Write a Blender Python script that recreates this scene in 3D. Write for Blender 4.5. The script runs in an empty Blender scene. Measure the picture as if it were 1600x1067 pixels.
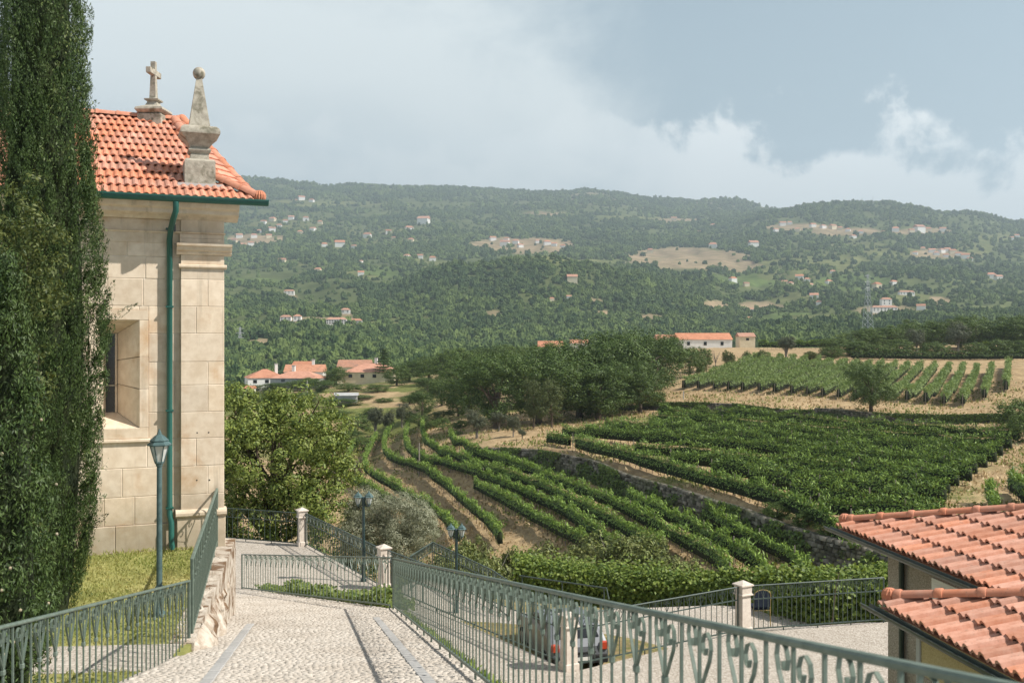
import bpy, bmesh, math, random
import numpy as np
from mathutils import Vector, Matrix

# ------------------------------------------------------------------ camera, sky, sun, exposure
SC = bpy.context.scene
COL = SC.collection
F = 1555.0                      # focal length in pixels of a 1600 px wide frame (35 mm lens)
SUN_EL, SUN_AZ = 46.0, 102.0     # degrees; azimuth is compass style, +Y is 0, +X is 90
SUN_STRENGTH = 5.0
SKY_STRENGTH = 0.052
EXPOSURE = 0.42

cam_d = bpy.data.cameras.new('camera')
cam = bpy.data.objects.new('camera', cam_d)
COL.objects.link(cam)
cam.location = (0, 0, 0)
cam.rotation_euler = (math.radians(90), 0, 0)
cam_d.sensor_width = 36.0
cam_d.lens = 36.0 * F / 1600.0
cam_d.clip_start = 0.05
cam_d.clip_end = 30000.0
cam_d.dof.use_dof = True
cam_d.dof.focus_distance = 45.0
cam_d.dof.aperture_fstop = 4.5
SC.camera = cam

sd = bpy.data.lights.new('sun', 'SUN')
sd.energy = SUN_STRENGTH
sd.angle = math.radians(0.53)
sd.color = (1.0, 0.945, 0.86)
sun = bpy.data.objects.new('sun', sd)
COL.objects.link(sun)
_el, _az = math.radians(SUN_EL), math.radians(SUN_AZ)
to_sun = Vector((math.cos(_el) * math.sin(_az), math.cos(_el) * math.cos(_az), math.sin(_el)))
sun.rotation_euler = to_sun.to_track_quat('Z', 'Y').to_euler()
sun.location = (40, -10, 40)

W = bpy.data.worlds.new('World')
SC.world = W
W.use_nodes = True


class NT:
    """small helper for wiring nodes"""
    def __init__(self, tree):
        self.t = tree
    def n(self, typ, **kw):
        nd = self.t.nodes.new(typ)
        for k, v in kw.items():
            setattr(nd, k, v)
        return nd
    def l(self, a, b):
        self.t.links.new(a, b)
    def put(self, sock, v):
        if isinstance(v, bpy.types.NodeSocket):
            self.l(v, sock)
        else:
            sock.default_value = v
    def m(self, op, a, b=None, c=None, clamp=False):
        nd = self.n('ShaderNodeMath', operation=op)
        nd.use_clamp = clamp
        self.put(nd.inputs[0], a)
        if b is not None:
            self.put(nd.inputs[1], b)
        if c is not None:
            self.put(nd.inputs[2], c)
        return nd.outputs[0]
    def smooth(self, x, lo, hi):
        nd = self.n('ShaderNodeMapRange', interpolation_type='SMOOTHSTEP')
        self.put(nd.inputs['Value'], x)
        nd.inputs['From Min'].default_value = lo
        nd.inputs['From Max'].default_value = hi
        return nd.outputs['Result']
    def mix(self, f, a, b, typ='MIX'):
        nd = self.n('ShaderNodeMix', data_type='RGBA', blend_type=typ)
        self.put(nd.inputs[0], f)
        self.put(nd.inputs[6], a)
        self.put(nd.inputs[7], b)
        return nd.outputs[2]
    def noise(self, vec, scale, detail=4, rough=0.55, dist=0.0, out='Fac'):
        nd = self.n('ShaderNodeTexNoise')
        if vec is not None:
            self.l(vec, nd.inputs['Vector'])
        nd.inputs['Scale'].default_value = scale
        nd.inputs['Detail'].default_value = detail
        nd.inputs['Roughness'].default_value = rough
        nd.inputs['Distortion'].default_value = dist
        return nd.outputs[out]


def build_world():
    g = NT(W.node_tree)
    bg = W.node_tree.nodes['Background']
    sky = g.n('ShaderNodeTexSky', sky_type='NISHITA')
    sky.sun_disc = False
    sky.sun_elevation = _el
    sky.sun_rotation = _az
    sky.altitude = 300
    sky.air_density = 1.0
    sky.dust_density = 2.2
    sky.ozone_density = 1.2
    tc = g.n('ShaderNodeTexCoord')
    sep = g.n('ShaderNodeSeparateXYZ')
    g.l(tc.outputs['Generated'], sep.inputs[0])
    az = g.m('ARCTAN2', sep.outputs[0], sep.outputs[1])
    el = g.m('ARCSINE', sep.outputs[2])
    d = tc.outputs['Generated']
    # stretched direction for streaky high cloud
    mp = g.n('ShaderNodeMapping')
    g.l(d, mp.inputs[0])
    mp.inputs['Rotation'].default_value = (0, math.radians(22), 0)
    mp.inputs['Scale'].default_value = (1.0, 1.0, 2.6)
    n1 = g.noise(mp.outputs[0], 2.2, 6, 0.6, 0.6)
    n2 = g.noise(d, 13.0, 9, 0.60, 0.2)
    n3 = g.noise(d, 5.0, 6, 0.55, 0.3)
    c1 = g.m('SUBTRACT', n1, 0.5)
    c2 = g.m('SUBTRACT', n2, 0.5)
    # high veil
    lin = g.m('ADD', g.m('MULTIPLY', az, 0.336), g.m('MULTIPLY', el, 0.942))
    s1 = g.m('ADD', g.m('SUBTRACT', 0.300, lin), g.m('ADD', g.m('MULTIPLY', c1, 0.30), g.m('MULTIPLY', c2, 0.10)))
    s2 = g.m('ADD', g.m('SUBTRACT', 0.125, az), g.m('ADD', g.m('MULTIPLY', c1, 0.20), g.m('MULTIPLY', c2, 0.16)))
    s3 = g.m('ADD', g.m('SUBTRACT', el, g.m('MULTIPLY', az, -0.16)), g.m('MULTIPLY', c1, 0.3))
    veil = g.m('MULTIPLY', g.m('MULTIPLY', g.smooth(s1, -0.07, 0.08), g.smooth(s2, -0.05, 0.10)), g.m('ADD', 0.30, g.m('MULTIPLY', g.smooth(s3, 0.06, 0.24), 0.70)))
    # cumulus near the horizon
    thr = g.m('ADD', 0.447, g.m('MULTIPLY', g.m('SUBTRACT', el, 0.17), 1.9))
    cu_v = g.m('SUBTRACT', g.m('ADD', g.m('MULTIPLY', n3, 0.62), g.m('MULTIPLY', n2, 0.38)), thr)
    cum = g.m('MULTIPLY', g.smooth(cu_v, -0.016, 0.04), g.smooth(az, 0.02, 0.2))
    cum_b = g.m('MULTIPLY', g.smooth(cu_v, 0.0, 0.08), 0.55)
    cum = g.m('MULTIPLY', g.m('MAXIMUM', cum, g.m('MULTIPLY', cum_b, 0.5)), g.m('ADD', 0.62, g.m('MULTIPLY', g.smooth(el, 0.10, 0.24), 0.38)))
    # milky air low down
    milk = g.m('MULTIPLY', g.m('SUBTRACT', 1.0, g.smooth(el, 0.05, 0.95)), 0.92)
    col = g.mix(milk, sky.outputs[0], (6.1, 8.2, 9.4, 1))
    col = g.mix(g.m('MULTIPLY', veil, 0.86), col, (14.0, 14.9, 14.8, 1))
    col = g.mix(g.m('MULTIPLY', cum, 0.94), col, (16.4, 16.9, 16.7, 1))
    g.l(col, bg.inputs['Color'])
    bg.inputs['Strength'].default_value = SKY_STRENGTH


build_world()
SC.view_settings.view_transform = 'Standard'
SC.view_settings.look = 'None'
SC.view_settings.gamma = 1.0
SC.view_settings.exposure = EXPOSURE
SC.view_settings.use_curve_mapping = False
SC.render.engine = 'CYCLES'
SC.cycles.use_denoising = True
SC.cycles.max_bounces = 5
SC.cycles.diffuse_bounces = 3
SC.cycles.glossy_bounces = 2
SC.cycles.transmission_bounces = 4
SC.cycles.volume_bounces = 0
SC.cycles.transparent_max_bounces = 6
SC.cycles.sample_clamp_indirect = 6.0
SC.render.film_transparent = False

rnd = random.Random(7)
rng = np.random.default_rng(7)

# ------------------------------------------------------------------ materials
MATS = {}


def new_mat(name):
    m = bpy.data.materials.new(name)
    m.use_nodes = True
    b = m.node_tree.nodes['Principled BSDF']
    MATS[name] = m
    return m, NT(m.node_tree), b


def rgb(c):
    return (c[0], c[1], c[2], 1.0)


def surf(name, c1, c2, scale=3.0, rough=0.85, detail=6, c3=None, scale3=0.6, thr3=(0.55, 0.7), bump=0.0, bscale=30.0, spec=0.25, vary=0.0, metal=0.0, bdist=0.02, coord='Object'):
    """two noise-mixed colours, optional third in larger patches, fine bump, per-object value variation"""
    m, g, b = new_mat(name)
    tc = g.n('ShaderNodeTexCoord')
    if coord == 'World':
        geo = g.n('ShaderNodeNewGeometry')
        v = geo.outputs['Position']
    else:
        v = tc.outputs[coord]
    f = g.smooth(g.noise(v, scale, detail, 0.62), 0.3, 0.7)
    col = g.mix(f, rgb(c1), rgb(c2))
    if c3 is not None:
        f3 = g.smooth(g.noise(v, scale3, 5, 0.6, 0.4), thr3[0], thr3[1])
        col = g.mix(f3, col, rgb(c3))
    if vary > 0:
        oi = g.n('ShaderNodeObjectInfo')
        hs = g.n('ShaderNodeHueSaturation')
        g.l(g.m('ADD', 1 - vary, g.m('MULTIPLY', oi.outputs['Random'], 2 * vary)), hs.inputs['Value'])
        g.l(g.m('ADD', 1 - vary * 0.6, g.m('MULTIPLY', g.m('FRACT', g.m('MULTIPLY', oi.outputs['Random'], 7.31)), 1.2 * vary)), hs.inputs['Saturation'])
        g.l(col, hs.inputs['Color'])
        col = hs.outputs[0]
    g.l(col, b.inputs['Base Color'])
    b.inputs['Roughness'].default_value = rough
    b.inputs['Specular IOR Level'].default_value = spec
    b.inputs['Metallic'].default_value = metal
    if bump > 0:
        bp = g.n('ShaderNodeBump')
        bp.inputs['Strength'].default_value = bump
        bp.inputs['Distance'].default_value = bdist
        g.l(g.noise(v, bscale, 5, 0.65), bp.inputs['Height'])
        g.l(bp.outputs[0], b.inputs['Normal'])
    return m


def leaf_mat(name, dark, light, trans=0.28, tcol=None, rough=0.55, spec=0.3, per='island', patch=None):
    """foliage: colour differs leaf by leaf, some light passes through"""
    m, g, b = new_mat(name)
    if per == 'island':
        geo = g.n('ShaderNodeNewGeometry')
        r = geo.outputs['Random Per Island']
    else:
        oi = g.n('ShaderNodeObjectInfo')
        r = oi.outputs['Random']
    col = g.mix(r, rgb(dark), rgb(light))
    if patch is not None:
        tc = g.n('ShaderNodeNewGeometry')
        f = g.smooth(g.noise(tc.outputs['Position'], patch[1], 3, 0.6), 0.42, 0.68)
        col = g.mix(g.m('MULTIPLY', f, patch[2]), col, rgb(patch[0]))
    g.l(col, b.inputs['Base Color'])
    b.inputs['Roughness'].default_value = rough
    b.inputs['Specular IOR Level'].default_value = spec
    if trans > 0:
        tr = g.n('ShaderNodeBsdfTranslucent')
        hs = g.n('ShaderNodeHueSaturation')
        hs.inputs['Hue'].default_value = 0.485
        hs.inputs['Saturation'].default_value = 1.1
        hs.inputs['Value'].default_value = 1.5
        g.l(col, hs.inputs['Color'])
        g.l(hs.outputs[0], tr.inputs['Color'])
        mx = g.n('ShaderNodeMixShader')
        mx.inputs[0].default_value = trans
        out = m.node_tree.nodes['Material Output']
        g.l(b.outputs[0], mx.inputs[1])
        g.l(tr.outputs[0], mx.inputs[2])
        g.l(mx.outputs[0], out.inputs['Surface'])
    return m


granite = surf('chapel_granite', (0.60, 0.485, 0.36), (0.72, 0.61, 0.48), 5, 0.9, 8, (0.50, 0.31, 0.165), 1.1, (0.54, 0.76), 0.35, 90, vary=0.10, bdist=0.006)
granite_mort = surf('lime_mortar', (0.56, 0.50, 0.42), (0.66, 0.60, 0.52), 8, 0.95, bump=0.2, bscale=60)
granite_grey = surf('weathered_granite', (0.27, 0.245, 0.20), (0.44, 0.405, 0.335), 9, 0.95, 8, (0.15, 0.14, 0.10), 3.5, (0.52, 0.66), 0.6, 60, bdist=0.012)
pillar_stone = surf('pillar_granite', (0.52, 0.45, 0.385), (0.64, 0.57, 0.50), 12, 0.9, 7, (0.42, 0.36, 0.30), 3.0, (0.56, 0.75), 0.25, 90, bdist=0.006)
rock_stone = surf('rough_granite', (0.38, 0.31, 0.24), (0.60, 0.54, 0.46), 6, 0.95, 8, (0.17, 0.105, 0.06), 2.2, (0.49, 0.60), 0.8, 26, bdist=0.04)
tile_chapel = surf('clay_tile_orange', (0.47, 0.195, 0.12), (0.58, 0.275, 0.185), 9, 0.8, 6, (0.38, 0.16, 0.09), 2.2, (0.60, 0.80), 0.25, 70, vary=0.19, bdist=0.004)
tile_right = surf('clay_tile_pale', (0.43, 0.195, 0.125), (0.53, 0.275, 0.195), 14, 0.85, 7, (0.34, 0.15, 0.095), 3.0, (0.52, 0.72), 0.25, 80, vary=0.17, bdist=0.004)
tile_cap = surf('clay_ridge_tile', (0.46, 0.185, 0.11), (0.53, 0.235, 0.15), 12, 0.82, 6, (0.36, 0.145, 0.085), 3.0, (0.6, 0.8), 0.2, 80, vary=0.10, bdist=0.004)
far_tile = surf('far_roof_tile', (0.44, 0.20, 0.125), (0.54, 0.27, 0.175), 0.9, 0.85, 6, (0.36, 0.17, 0.11), 0.25, (0.5, 0.75), vary=0.15)
old_tile = surf('old_roof_tile', (0.40, 0.20, 0.13), (0.52, 0.28, 0.19), 1.2, 0.9, 6, (0.30, 0.19, 0.14), 0.4, (0.5, 0.75), vary=0.15)
green_paint = surf('dark_green_paint', (0.012, 0.085, 0.068), (0.018, 0.105, 0.082), 6, 0.35, spec=0.5)
gutter_dark = surf('dark_gutter_paint', (0.016, 0.030, 0.026), (0.03, 0.048, 0.042), 9, 0.4, spec=0.5)
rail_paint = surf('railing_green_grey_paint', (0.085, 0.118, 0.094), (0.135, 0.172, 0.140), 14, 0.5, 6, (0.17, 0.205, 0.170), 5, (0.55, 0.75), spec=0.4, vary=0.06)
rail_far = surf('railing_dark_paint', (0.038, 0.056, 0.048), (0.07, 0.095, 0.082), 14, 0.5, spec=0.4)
lamp_metal = surf('lamp_blue_green_metal', (0.045, 0.085, 0.085), (0.085, 0.14, 0.14), 10, 0.45, spec=0.5)
lamp_dark = surf('lamp_pole_dark', (0.012, 0.030, 0.032), (0.022, 0.048, 0.05), 10, 0.4, spec=0.5)
bark = surf('bark_brown', (0.07, 0.05, 0.035), (0.14, 0.11, 0.08), 8, 0.95, bump=0.5, bscale=14)
bark_grey = surf('bark_grey', (0.13, 0.115, 0.095), (0.22, 0.20, 0.17), 8, 0.95, bump=0.5, bscale=14)
post_wood = surf('vine_post_grey', (0.20, 0.17, 0.14), (0.33, 0.29, 0.25), 6, 0.9)
plaster_white = surf('white_render', (0.72, 0.71, 0.68), (0.80, 0.79, 0.76), 0.8, 0.9, 6, (0.60, 0.58, 0.54), 0.3, (0.6, 0.8))
plaster_cream = surf('cream_render', (0.60, 0.52, 0.36), (0.68, 0.60, 0.44), 0.8, 0.9)
plaster_grey = surf('grey_render', (0.36, 0.36, 0.35), (0.46, 0.46, 0.45), 1.0, 0.9)
wall_grit = surf('speckled_granite_render', (0.20, 0.17, 0.14), (0.44, 0.39, 0.33), 60, 0.95, 3, (0.25, 0.21, 0.17), 2.0, (0.5, 0.8), 0.4, 90, bdist=0.006)
wall_olive = surf('ochre_grit_render', (0.38, 0.30, 0.15), (0.52, 0.43, 0.25), 70, 0.95, 3, bump=0.3, bscale=90, bdist=0.005)
dark_glass = surf('dark_window', (0.010, 0.012, 0.014), (0.022, 0.026, 0.03), 2, 0.12, spec=0.6)
cream_soil = surf('dry_soil', (0.47, 0.35, 0.22), (0.60, 0.47, 0.31), 0.35, 0.95, 8, (0.28, 0.26, 0.12), 0.10, (0.5, 0.66), 0.4, 3.0, coord='World', bdist=0.1)


def weather(m, z_low, streak=0.5):
    """rain streaks and a grimy foot on a stone material"""
    g = NT(m.node_tree)
    b = m.node_tree.nodes['Principled BSDF']
    src = b.inputs['Base Color'].links[0].from_socket
    geo = g.n('ShaderNodeNewGeometry')
    mp = g.n('ShaderNodeMapping')
    g.l(geo.outputs['Position'], mp.inputs[0])
    mp.inputs['Scale'].default_value = (3.4, 3.4, 0.32)
    n = g.noise(mp.outputs[0], 1.6, 6, 0.65)
    f = g.m('MULTIPLY', g.smooth(n, 0.52, 0.74), streak)
    col = g.mix(f, src, (0.30, 0.245, 0.18, 1))
    sp = g.n('ShaderNodeSeparateXYZ')
    g.l(geo.outputs['Position'], sp.inputs[0])
    n2 = g.noise(geo.outputs['Position'], 2.6, 6, 0.7)
    low = g.smooth(g.m('ADD', sp.outputs[2], g.m('MULTIPLY', n2, -1.1)), z_low + 0.55, z_low - 0.75)
    col = g.mix(g.m('MULTIPLY', low, 0.55), col, (0.20, 0.175, 0.12, 1))
    g.l(col, b.inputs['Base Color'])


def lichen(m, amount=0.6, scale=9.0):
    """small dark lichen spots and dusty patches on clay"""
    g = NT(m.node_tree)
    b = m.node_tree.nodes['Principled BSDF']
    src = b.inputs['Base Color'].links[0].from_socket
    geo = g.n('ShaderNodeNewGeometry')
    p = geo.outputs['Position']
    a = g.m('MULTIPLY', g.smooth(g.noise(p, scale * 3, 5, 0.7), 0.56, 0.70), g.smooth(g.noise(p, scale * 0.25, 4, 0.6), 0.42, 0.62))
    col = g.mix(g.m('MULTIPLY', a, amount), src, (0.13, 0.10, 0.075, 1))
    d = g.smooth(g.noise(p, scale * 0.5, 6, 0.7), 0.45, 0.75)
    col = g.mix(g.m('MULTIPLY', d, 0.28), col, (0.50, 0.36, 0.29, 1))
    g.l(col, b.inputs['Base Color'])


weather(granite, -3.5, 0.5)
lichen(tile_chapel, 0.75, 8.0)
lichen(tile_right, 0.6, 9.0)
lichen(tile_cap, 0.6, 9.0)


def glass_mat(name, tint=(0.75, 0.78, 0.75)):
    m, g, b = new_mat(name)
    b.inputs['Base Color'].default_value = rgb(tint)
    b.inputs['Roughness'].default_value = 0.35
    b.inputs['Transmission Weight'].default_value = 0.45
    b.inputs['IOR'].default_value = 1.3
    return m


lamp_glass = glass_mat('frosted_lamp_glass')

# ------------------------------------------------------------------ helpers: geometry and naming
def at(px, py, Y):
    """the point at depth Y seen at pixel (px, py) of the photograph"""
    return Vector(((px - 800) / F * Y, Y, (533.5 - py) / F * Y))


def ground_at(px, py, z):
    """where the ray through a pixel meets the level z"""
    Y = z * F / (533.5 - py)
    return Vector(((px - 800) / F * Y, Y, z))


class MB:
    def __init__(self):
        self.v, self.f = [], []
    def add(self, vs, fs):
        o = len(self.v)
        self.v += [tuple(p) for p in vs]
        self.f += [tuple(i + o for i in f) for f in fs]
        return self
    def box(self, a, b, M=None):
        (x0, y0, z0), (x1, y1, z1) = a, b
        vs = [(x0, y0, z0), (x1, y0, z0), (x1, y1, z0), (x0, y1, z0), (x0, y0, z1), (x1, y0, z1), (x1, y1, z1), (x0, y1, z1)]
        if M is not None:
            vs = [M @ Vector(p) for p in vs]
        return self.add(vs, [(3, 2, 1, 0), (4, 5, 6, 7), (0, 1, 5, 4), (1, 2, 6, 5), (2, 3, 7, 6), (3, 0, 4, 7)])
    def bbox(self, a, b, bev=0.01, M=None):
        """box with chamfered edges"""
        (x0, y0, z0), (x1, y1, z1) = a, b
        e = bev
        vs, fs = [], []
        xs, ys, zs = (x0, x1), (y0, y1), (z0, z1)
        idx = {}
        for i in (0, 1):
            for j in (0, 1):
                for k in (0, 1):
                    sx, sy, sz = (1 if i == 0 else -1), (1 if j == 0 else -1), (1 if k == 0 else -1)
                    for ax in range(3):
                        p = [xs[i] + sx * e, ys[j] + sy * e, zs[k] + sz * e]
                        p[ax] = (xs[i], ys[j], zs[k])[ax]
                        idx[(i, j, k, ax)] = len(vs)
                        vs.append(p)
        I = idx
        for s in (0, 1):
            q = [I[(s, 0, 0, 0)], I[(s, 1, 0, 0)], I[(s, 1, 1, 0)], I[(s, 0, 1, 0)]]
            fs.append(q if s else q[::-1])
            q = [I[(0, s, 0, 1)], I[(0, s, 1, 1)], I[(1, s, 1, 1)], I[(1, s, 0, 1)]]
            fs.append(q if s else q[::-1])
            q = [I[(0, 0, s, 2)], I[(1, 0, s, 2)], I[(1, 1, s, 2)], I[(0, 1, s, 2)]]
            fs.append(q if s else q[::-1])
        for a_ in (0, 1):
            for b_ in (0, 1):
                fs.append([I[(a_, b_, 0, 0)], I[(a_, b_, 0, 1)], I[(a_, b_, 1, 1)], I[(a_, b_, 1, 0)]])
                fs.append([I[(a_, 0, b_, 0)], I[(a_, 0, b_, 2)], I[(a_, 1, b_, 2)], I[(a_, 1, b_, 0)]])
                fs.append([I[(0, a_, b_, 1)], I[(0, a_, b_, 2)], I[(1, a_, b_, 2)], I[(1, a_, b_, 1)]])
        for i in (0, 1):
            for j in (0, 1):
                for k in (0, 1):
                    fs.append([I[(i, j, k, 0)], I[(i, j, k, 1)], I[(i, j, k, 2)]])
        if M is not None:
            vs = [M @ Vector(p) for p in vs]
        return self.add(vs, fs)
    def tube(self, pts, r, n=8, cap=True, up=None):
        pts = [Vector(p) for p in pts]
        rs = r if isinstance(r, (list, tuple)) else [r] * len(pts)
        o = len(self.v)
        prev = None
        for i, p in enumerate(pts):
            t = (pts[min(i + 1, len(pts) - 1)] - pts[max(i - 1, 0)])
            t = t.normalized() if t.length > 1e-9 else Vector((0, 0, 1))
            ref = prev if prev is not None else (Vector((0, 0, 1)) if abs(t.z) < 0.9 else Vector((1, 0, 0)))
            a = t.cross(ref)
            if a.length < 1e-6:
                a = t.cross(Vector((0, 1, 0)))
            a.normalize()
            b = a.cross(t).normalized()
            prev = b
            for k in range(n):
                an = 2 * math.pi * k / n
                self.v.append(tuple(p + (a * math.cos(an) + b * math.sin(an)) * rs[i]))
        for i in range(len(pts) - 1):
            for k in range(n):
                k2 = (k + 1) % n
                self.f.append((o + i * n + k, o + i * n + k2, o + (i + 1) * n + k2, o + (i + 1) * n + k))
        if cap:
            self.f.append(tuple(o + k for k in reversed(range(n))))
            self.f.append(tuple(o + (len(pts) - 1) * n + k for k in range(n)))
        return self
    def lathe(self, prof, n=16, c=(0, 0, 0), sq=False, rot=0.0):
        """prof: list of (radius, z); sq gives a square section of half width r"""
        if sq:
            n = 4
        o = len(self.v)
        for r, z in prof:
            for k in range(n):
                an = 2 * math.pi * (k + (0.5 if sq else 0)) / n + rot
                rr = r * math.sqrt(2) if sq else r
                self.v.append((c[0] + rr * math.cos(an), c[1] + rr * math.sin(an), c[2] + z))
        for i in range(len(prof) - 1):
            for k in range(n):
                k2 = (k + 1) % n
                self.f.append((o + i * n + k, o + i * n + k2, o + (i + 1) * n + k2, o + (i + 1) * n + k))
        self.f.append(tuple(o + k for k in reversed(range(n))))
        self.f.append(tuple(o + (len(prof) - 1) * n + k for k in range(n)))
        return self
    def extrude(self, prof, a, b, axis='x'):
        """closed profile of (u, z) swept along x from a to b, u is y"""
        n = len(prof)
        o = len(self.v)
        for xx in (a, b):
            for u, z in prof:
                self.v.append((xx, u, z))
        for k in range(n):
            k2 = (k + 1) % n
            self.f.append((o + k, o + k2, o + n + k2, o + n + k))
        self.f.append(tuple(o + k for k in reversed(range(n))))
        self.f.append(tuple(o + n + k for k in range(n)))
        return self
    def strip(self, pts, w, d, nrm=None):
        """flat bar (w wide in plane, d deep along y) following points in the xz plane"""
        pts = [Vector((p[0], 0, p[1])) for p in pts]
        o = len(self.v)
        for i, p in enumerate(pts):
            t = (pts[min(i + 1, len(pts) - 1)] - pts[max(i - 1, 0)]).normalized()
            s = Vector((t.z, 0, -t.x))
            for a, b in ((-1, -1), (1, -1), (1, 1), (-1, 1)):
                self.v.append(tuple(p + s * (a * w / 2) + Vector((0, b * d / 2, 0))))
        for i in range(len(pts) - 1):
            for k in range(4):
                k2 = (k + 1) % 4
                self.f.append((o + i * 4 + k, o + i * 4 + k2, o + (i + 1) * 4 + k2, o + (i + 1) * 4 + k))
        self.f.append((o + 3, o + 2, o + 1, o))
        e = o + (len(pts) - 1) * 4
        self.f.append((e, e + 1, e + 2, e + 3))
        return self
    def mesh(self, name, mat=None, smooth=False):
        me = bpy.data.meshes.new(name)
        me.from_pydata(self.v, [], self.f)
        bm = bmesh.new()
        bm.from_mesh(me)
        bmesh.ops.recalc_face_normals(bm, faces=bm.faces)
        bm.to_mesh(me)
        bm.free()
        if mat is not None:
            me.materials.append(mat)
        if smooth:
            me.polygons.foreach_set('use_smooth', [True] * len(me.polygons))
            try:
                me.set_sharp_from_angle(angle=math.radians(40))
            except Exception:
                pass
        me.update()
        return me
    def build(self, name, mat=None, parent=None, smooth=False, loc=None, rotz=0.0):
        return link(name, self.mesh(name, mat, smooth), parent, loc, rotz)


def link(name, me, parent=None, loc=None, rotz=0.0):
    o = bpy.data.objects.new(name, me)
    COL.objects.link(o)
    if loc is not None:
        o.location = loc
    if rotz:
        o.rotation_euler = (0, 0, rotz)
    if parent is not None:
        o.parent = parent
    return o


def tag(o, label=None, cat=None, group=None, kind=None):
    if label:
        o['label'] = label
    if cat:
        o['category'] = cat
    if group:
        o['group'] = group
    if kind:
        o['kind'] = kind
    return o


def thing(name, label, cat, loc=(0, 0, 0), rotz=0.0, group=None):
    o = bpy.data.objects.new(name, None)
    COL.objects.link(o)
    o.location = loc
    o.rotation_euler = (0, 0, rotz)
    o.empty_display_size = 0.3
    return tag(o, label, cat, group)


def fast_mesh(name, V, Q, mat=None, smooth=False):
    """mesh from numpy arrays: V (n,3), Q (m,k) faces all of k corners"""
    me = bpy.data.meshes.new(name)
    V = np.asarray(V, dtype=np.float32)
    Q = np.asarray(Q, dtype=np.int32)
    k = Q.shape[1]
    me.vertices.add(len(V))
    me.vertices.foreach_set('co', V.ravel())
    me.loops.add(Q.size)
    me.loops.foreach_set('vertex_index', Q.ravel())
    me.polygons.add(len(Q))
    me.polygons.foreach_set('loop_start', np.arange(0, Q.size, k, dtype=np.int32))
    me.polygons.foreach_set('loop_total', np.full(len(Q), k, dtype=np.int32))
    if smooth:
        me.polygons.foreach_set('use_smooth', np.ones(len(Q), dtype=bool))
    me.update(calc_edges=True)
    if mat is not None:
        me.materials.append(mat)
    return me


def unit(a):
    return a / np.maximum(np.linalg.norm(a, axis=-1, keepdims=True), 1e-9)


def leaf_arrays(P, N, L, Wd, up=None, jitter=0.6, g=None):
    """rhombic leaves at P, facing about N, long axis about UP; returns V, Q"""
    g = g or rng
    n = len(P)
    N = unit(N + g.normal(0, jitter, (n, 3)))
    if up is None:
        A = g.normal(0, 1, (n, 3))
    else:
        A = up + g.normal(0, 0.45, (n, 3))
    A = unit(A - (A * N).sum(1, keepdims=True) * N)
    B = np.cross(N, A)
    L = np.broadcast_to(np.asarray(L, dtype=float), (n,))[:, None] * (0.7 + 0.6 * g.random((n, 1)))
    Wd = np.broadcast_to(np.asarray(Wd, dtype=float), (n,))[:, None] * (0.7 + 0.6 * g.random((n, 1)))
    V = np.empty((n, 4, 3))
    V[:, 0] = P - A * L * 0.5
    V[:, 1] = P + B * Wd * 0.5 + N * Wd * 0.12
    V[:, 2] = P + A * L * 0.5
    V[:, 3] = P - B * Wd * 0.5 + N * Wd * 0.12
    Q = np.arange(n * 4).reshape(n, 4)
    return V.reshape(-1, 3), Q


class Leaves:
    def __init__(self):
        self.V, self.Q, self.n = [], [], 0
    def add(self, V, Q):
        self.V.append(V)
        self.Q.append(Q + self.n)
        self.n += len(V)
    def mesh(self, name, mat):
        return fast_mesh(name, np.concatenate(self.V), np.concatenate(self.Q), mat)


# value noise in numpy, for terrain and cover
def _hash(ix, iy, seed):
    h = (ix.astype(np.int64) * 374761393 + iy.astype(np.int64) * 668265263 + seed * 974634777) & 0x7fffffff
    h = ((h ^ (h >> 13)) * 1274126177) & 0x7fffffff
    return ((h ^ (h >> 16)) & 0xffff) / 65535.0


def vnoise(x, y, seed=0):
    x, y = np.asarray(x, float), np.asarray(y, float)
    ix, iy = np.floor(x), np.floor(y)
    fx, fy = x - ix, y - iy
    fx, fy = fx * fx * (3 - 2 * fx), fy * fy * (3 - 2 * fy)
    a, b = _hash(ix, iy, seed), _hash(ix + 1, iy, seed)
    c, d = _hash(ix, iy + 1, seed), _hash(ix + 1, iy + 1, seed)
    return (a + (b - a) * fx) * (1 - fy) + (c + (d - c) * fx) * fy


def fbm(x, y, seed=0, octv=4, gain=0.5):
    s, a, t = 0.0, 1.0, 0.0
    x, y = np.asarray(x, float), np.asarray(y, float)
    for i in range(octv):
        s = s + a * vnoise(x * 2 ** i, y * 2 ** i, seed + i * 17)
        t += a
        a *= gain
    return s / t


def grid_faces(nr, nc):
    i = np.arange(nr - 1)[:, None] * nc + np.arange(nc - 1)[None, :]
    return np.stack([i, i + 1, i + nc + 1, i + nc], -1).reshape(-1, 4)


def poly_sheet(name, pts, mat, kind='structure', thick=0.25, parent=None):
    """a slab with a polygon outline; pts (x, y, z) counter-clockwise"""
    m = MB()
    n = len(pts)
    top = [tuple(p) for p in pts]
    bot = [(p[0], p[1], p[2] - thick) for p in pts]
    m.add(top + bot, [tuple(range(n)), tuple(reversed(range(n, 2 * n)))] + [(i, (i + 1) % n, n + (i + 1) % n, n + i) for i in range(n)])
    o = m.build(name, mat, parent)
    if kind:
        o['kind'] = kind
    return o


ORD = ['first', 'second', 'third', 'fourth', 'fifth', 'sixth', 'seventh', 'eighth', 'ninth', 'tenth', 'eleventh', 'twelfth', 'thirteenth', 'fourteenth', 'fifteenth', 'sixteenth', 'seventeenth', 'eighteenth', 'nineteenth', 'twentieth', 'twenty-first', 'twenty-second']

# ------------------------------------------------------------------ the vineyard hillside
COURT_Z = -7.1
LAWN_Z = -3.75
TERR_Z = -8.0
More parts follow.
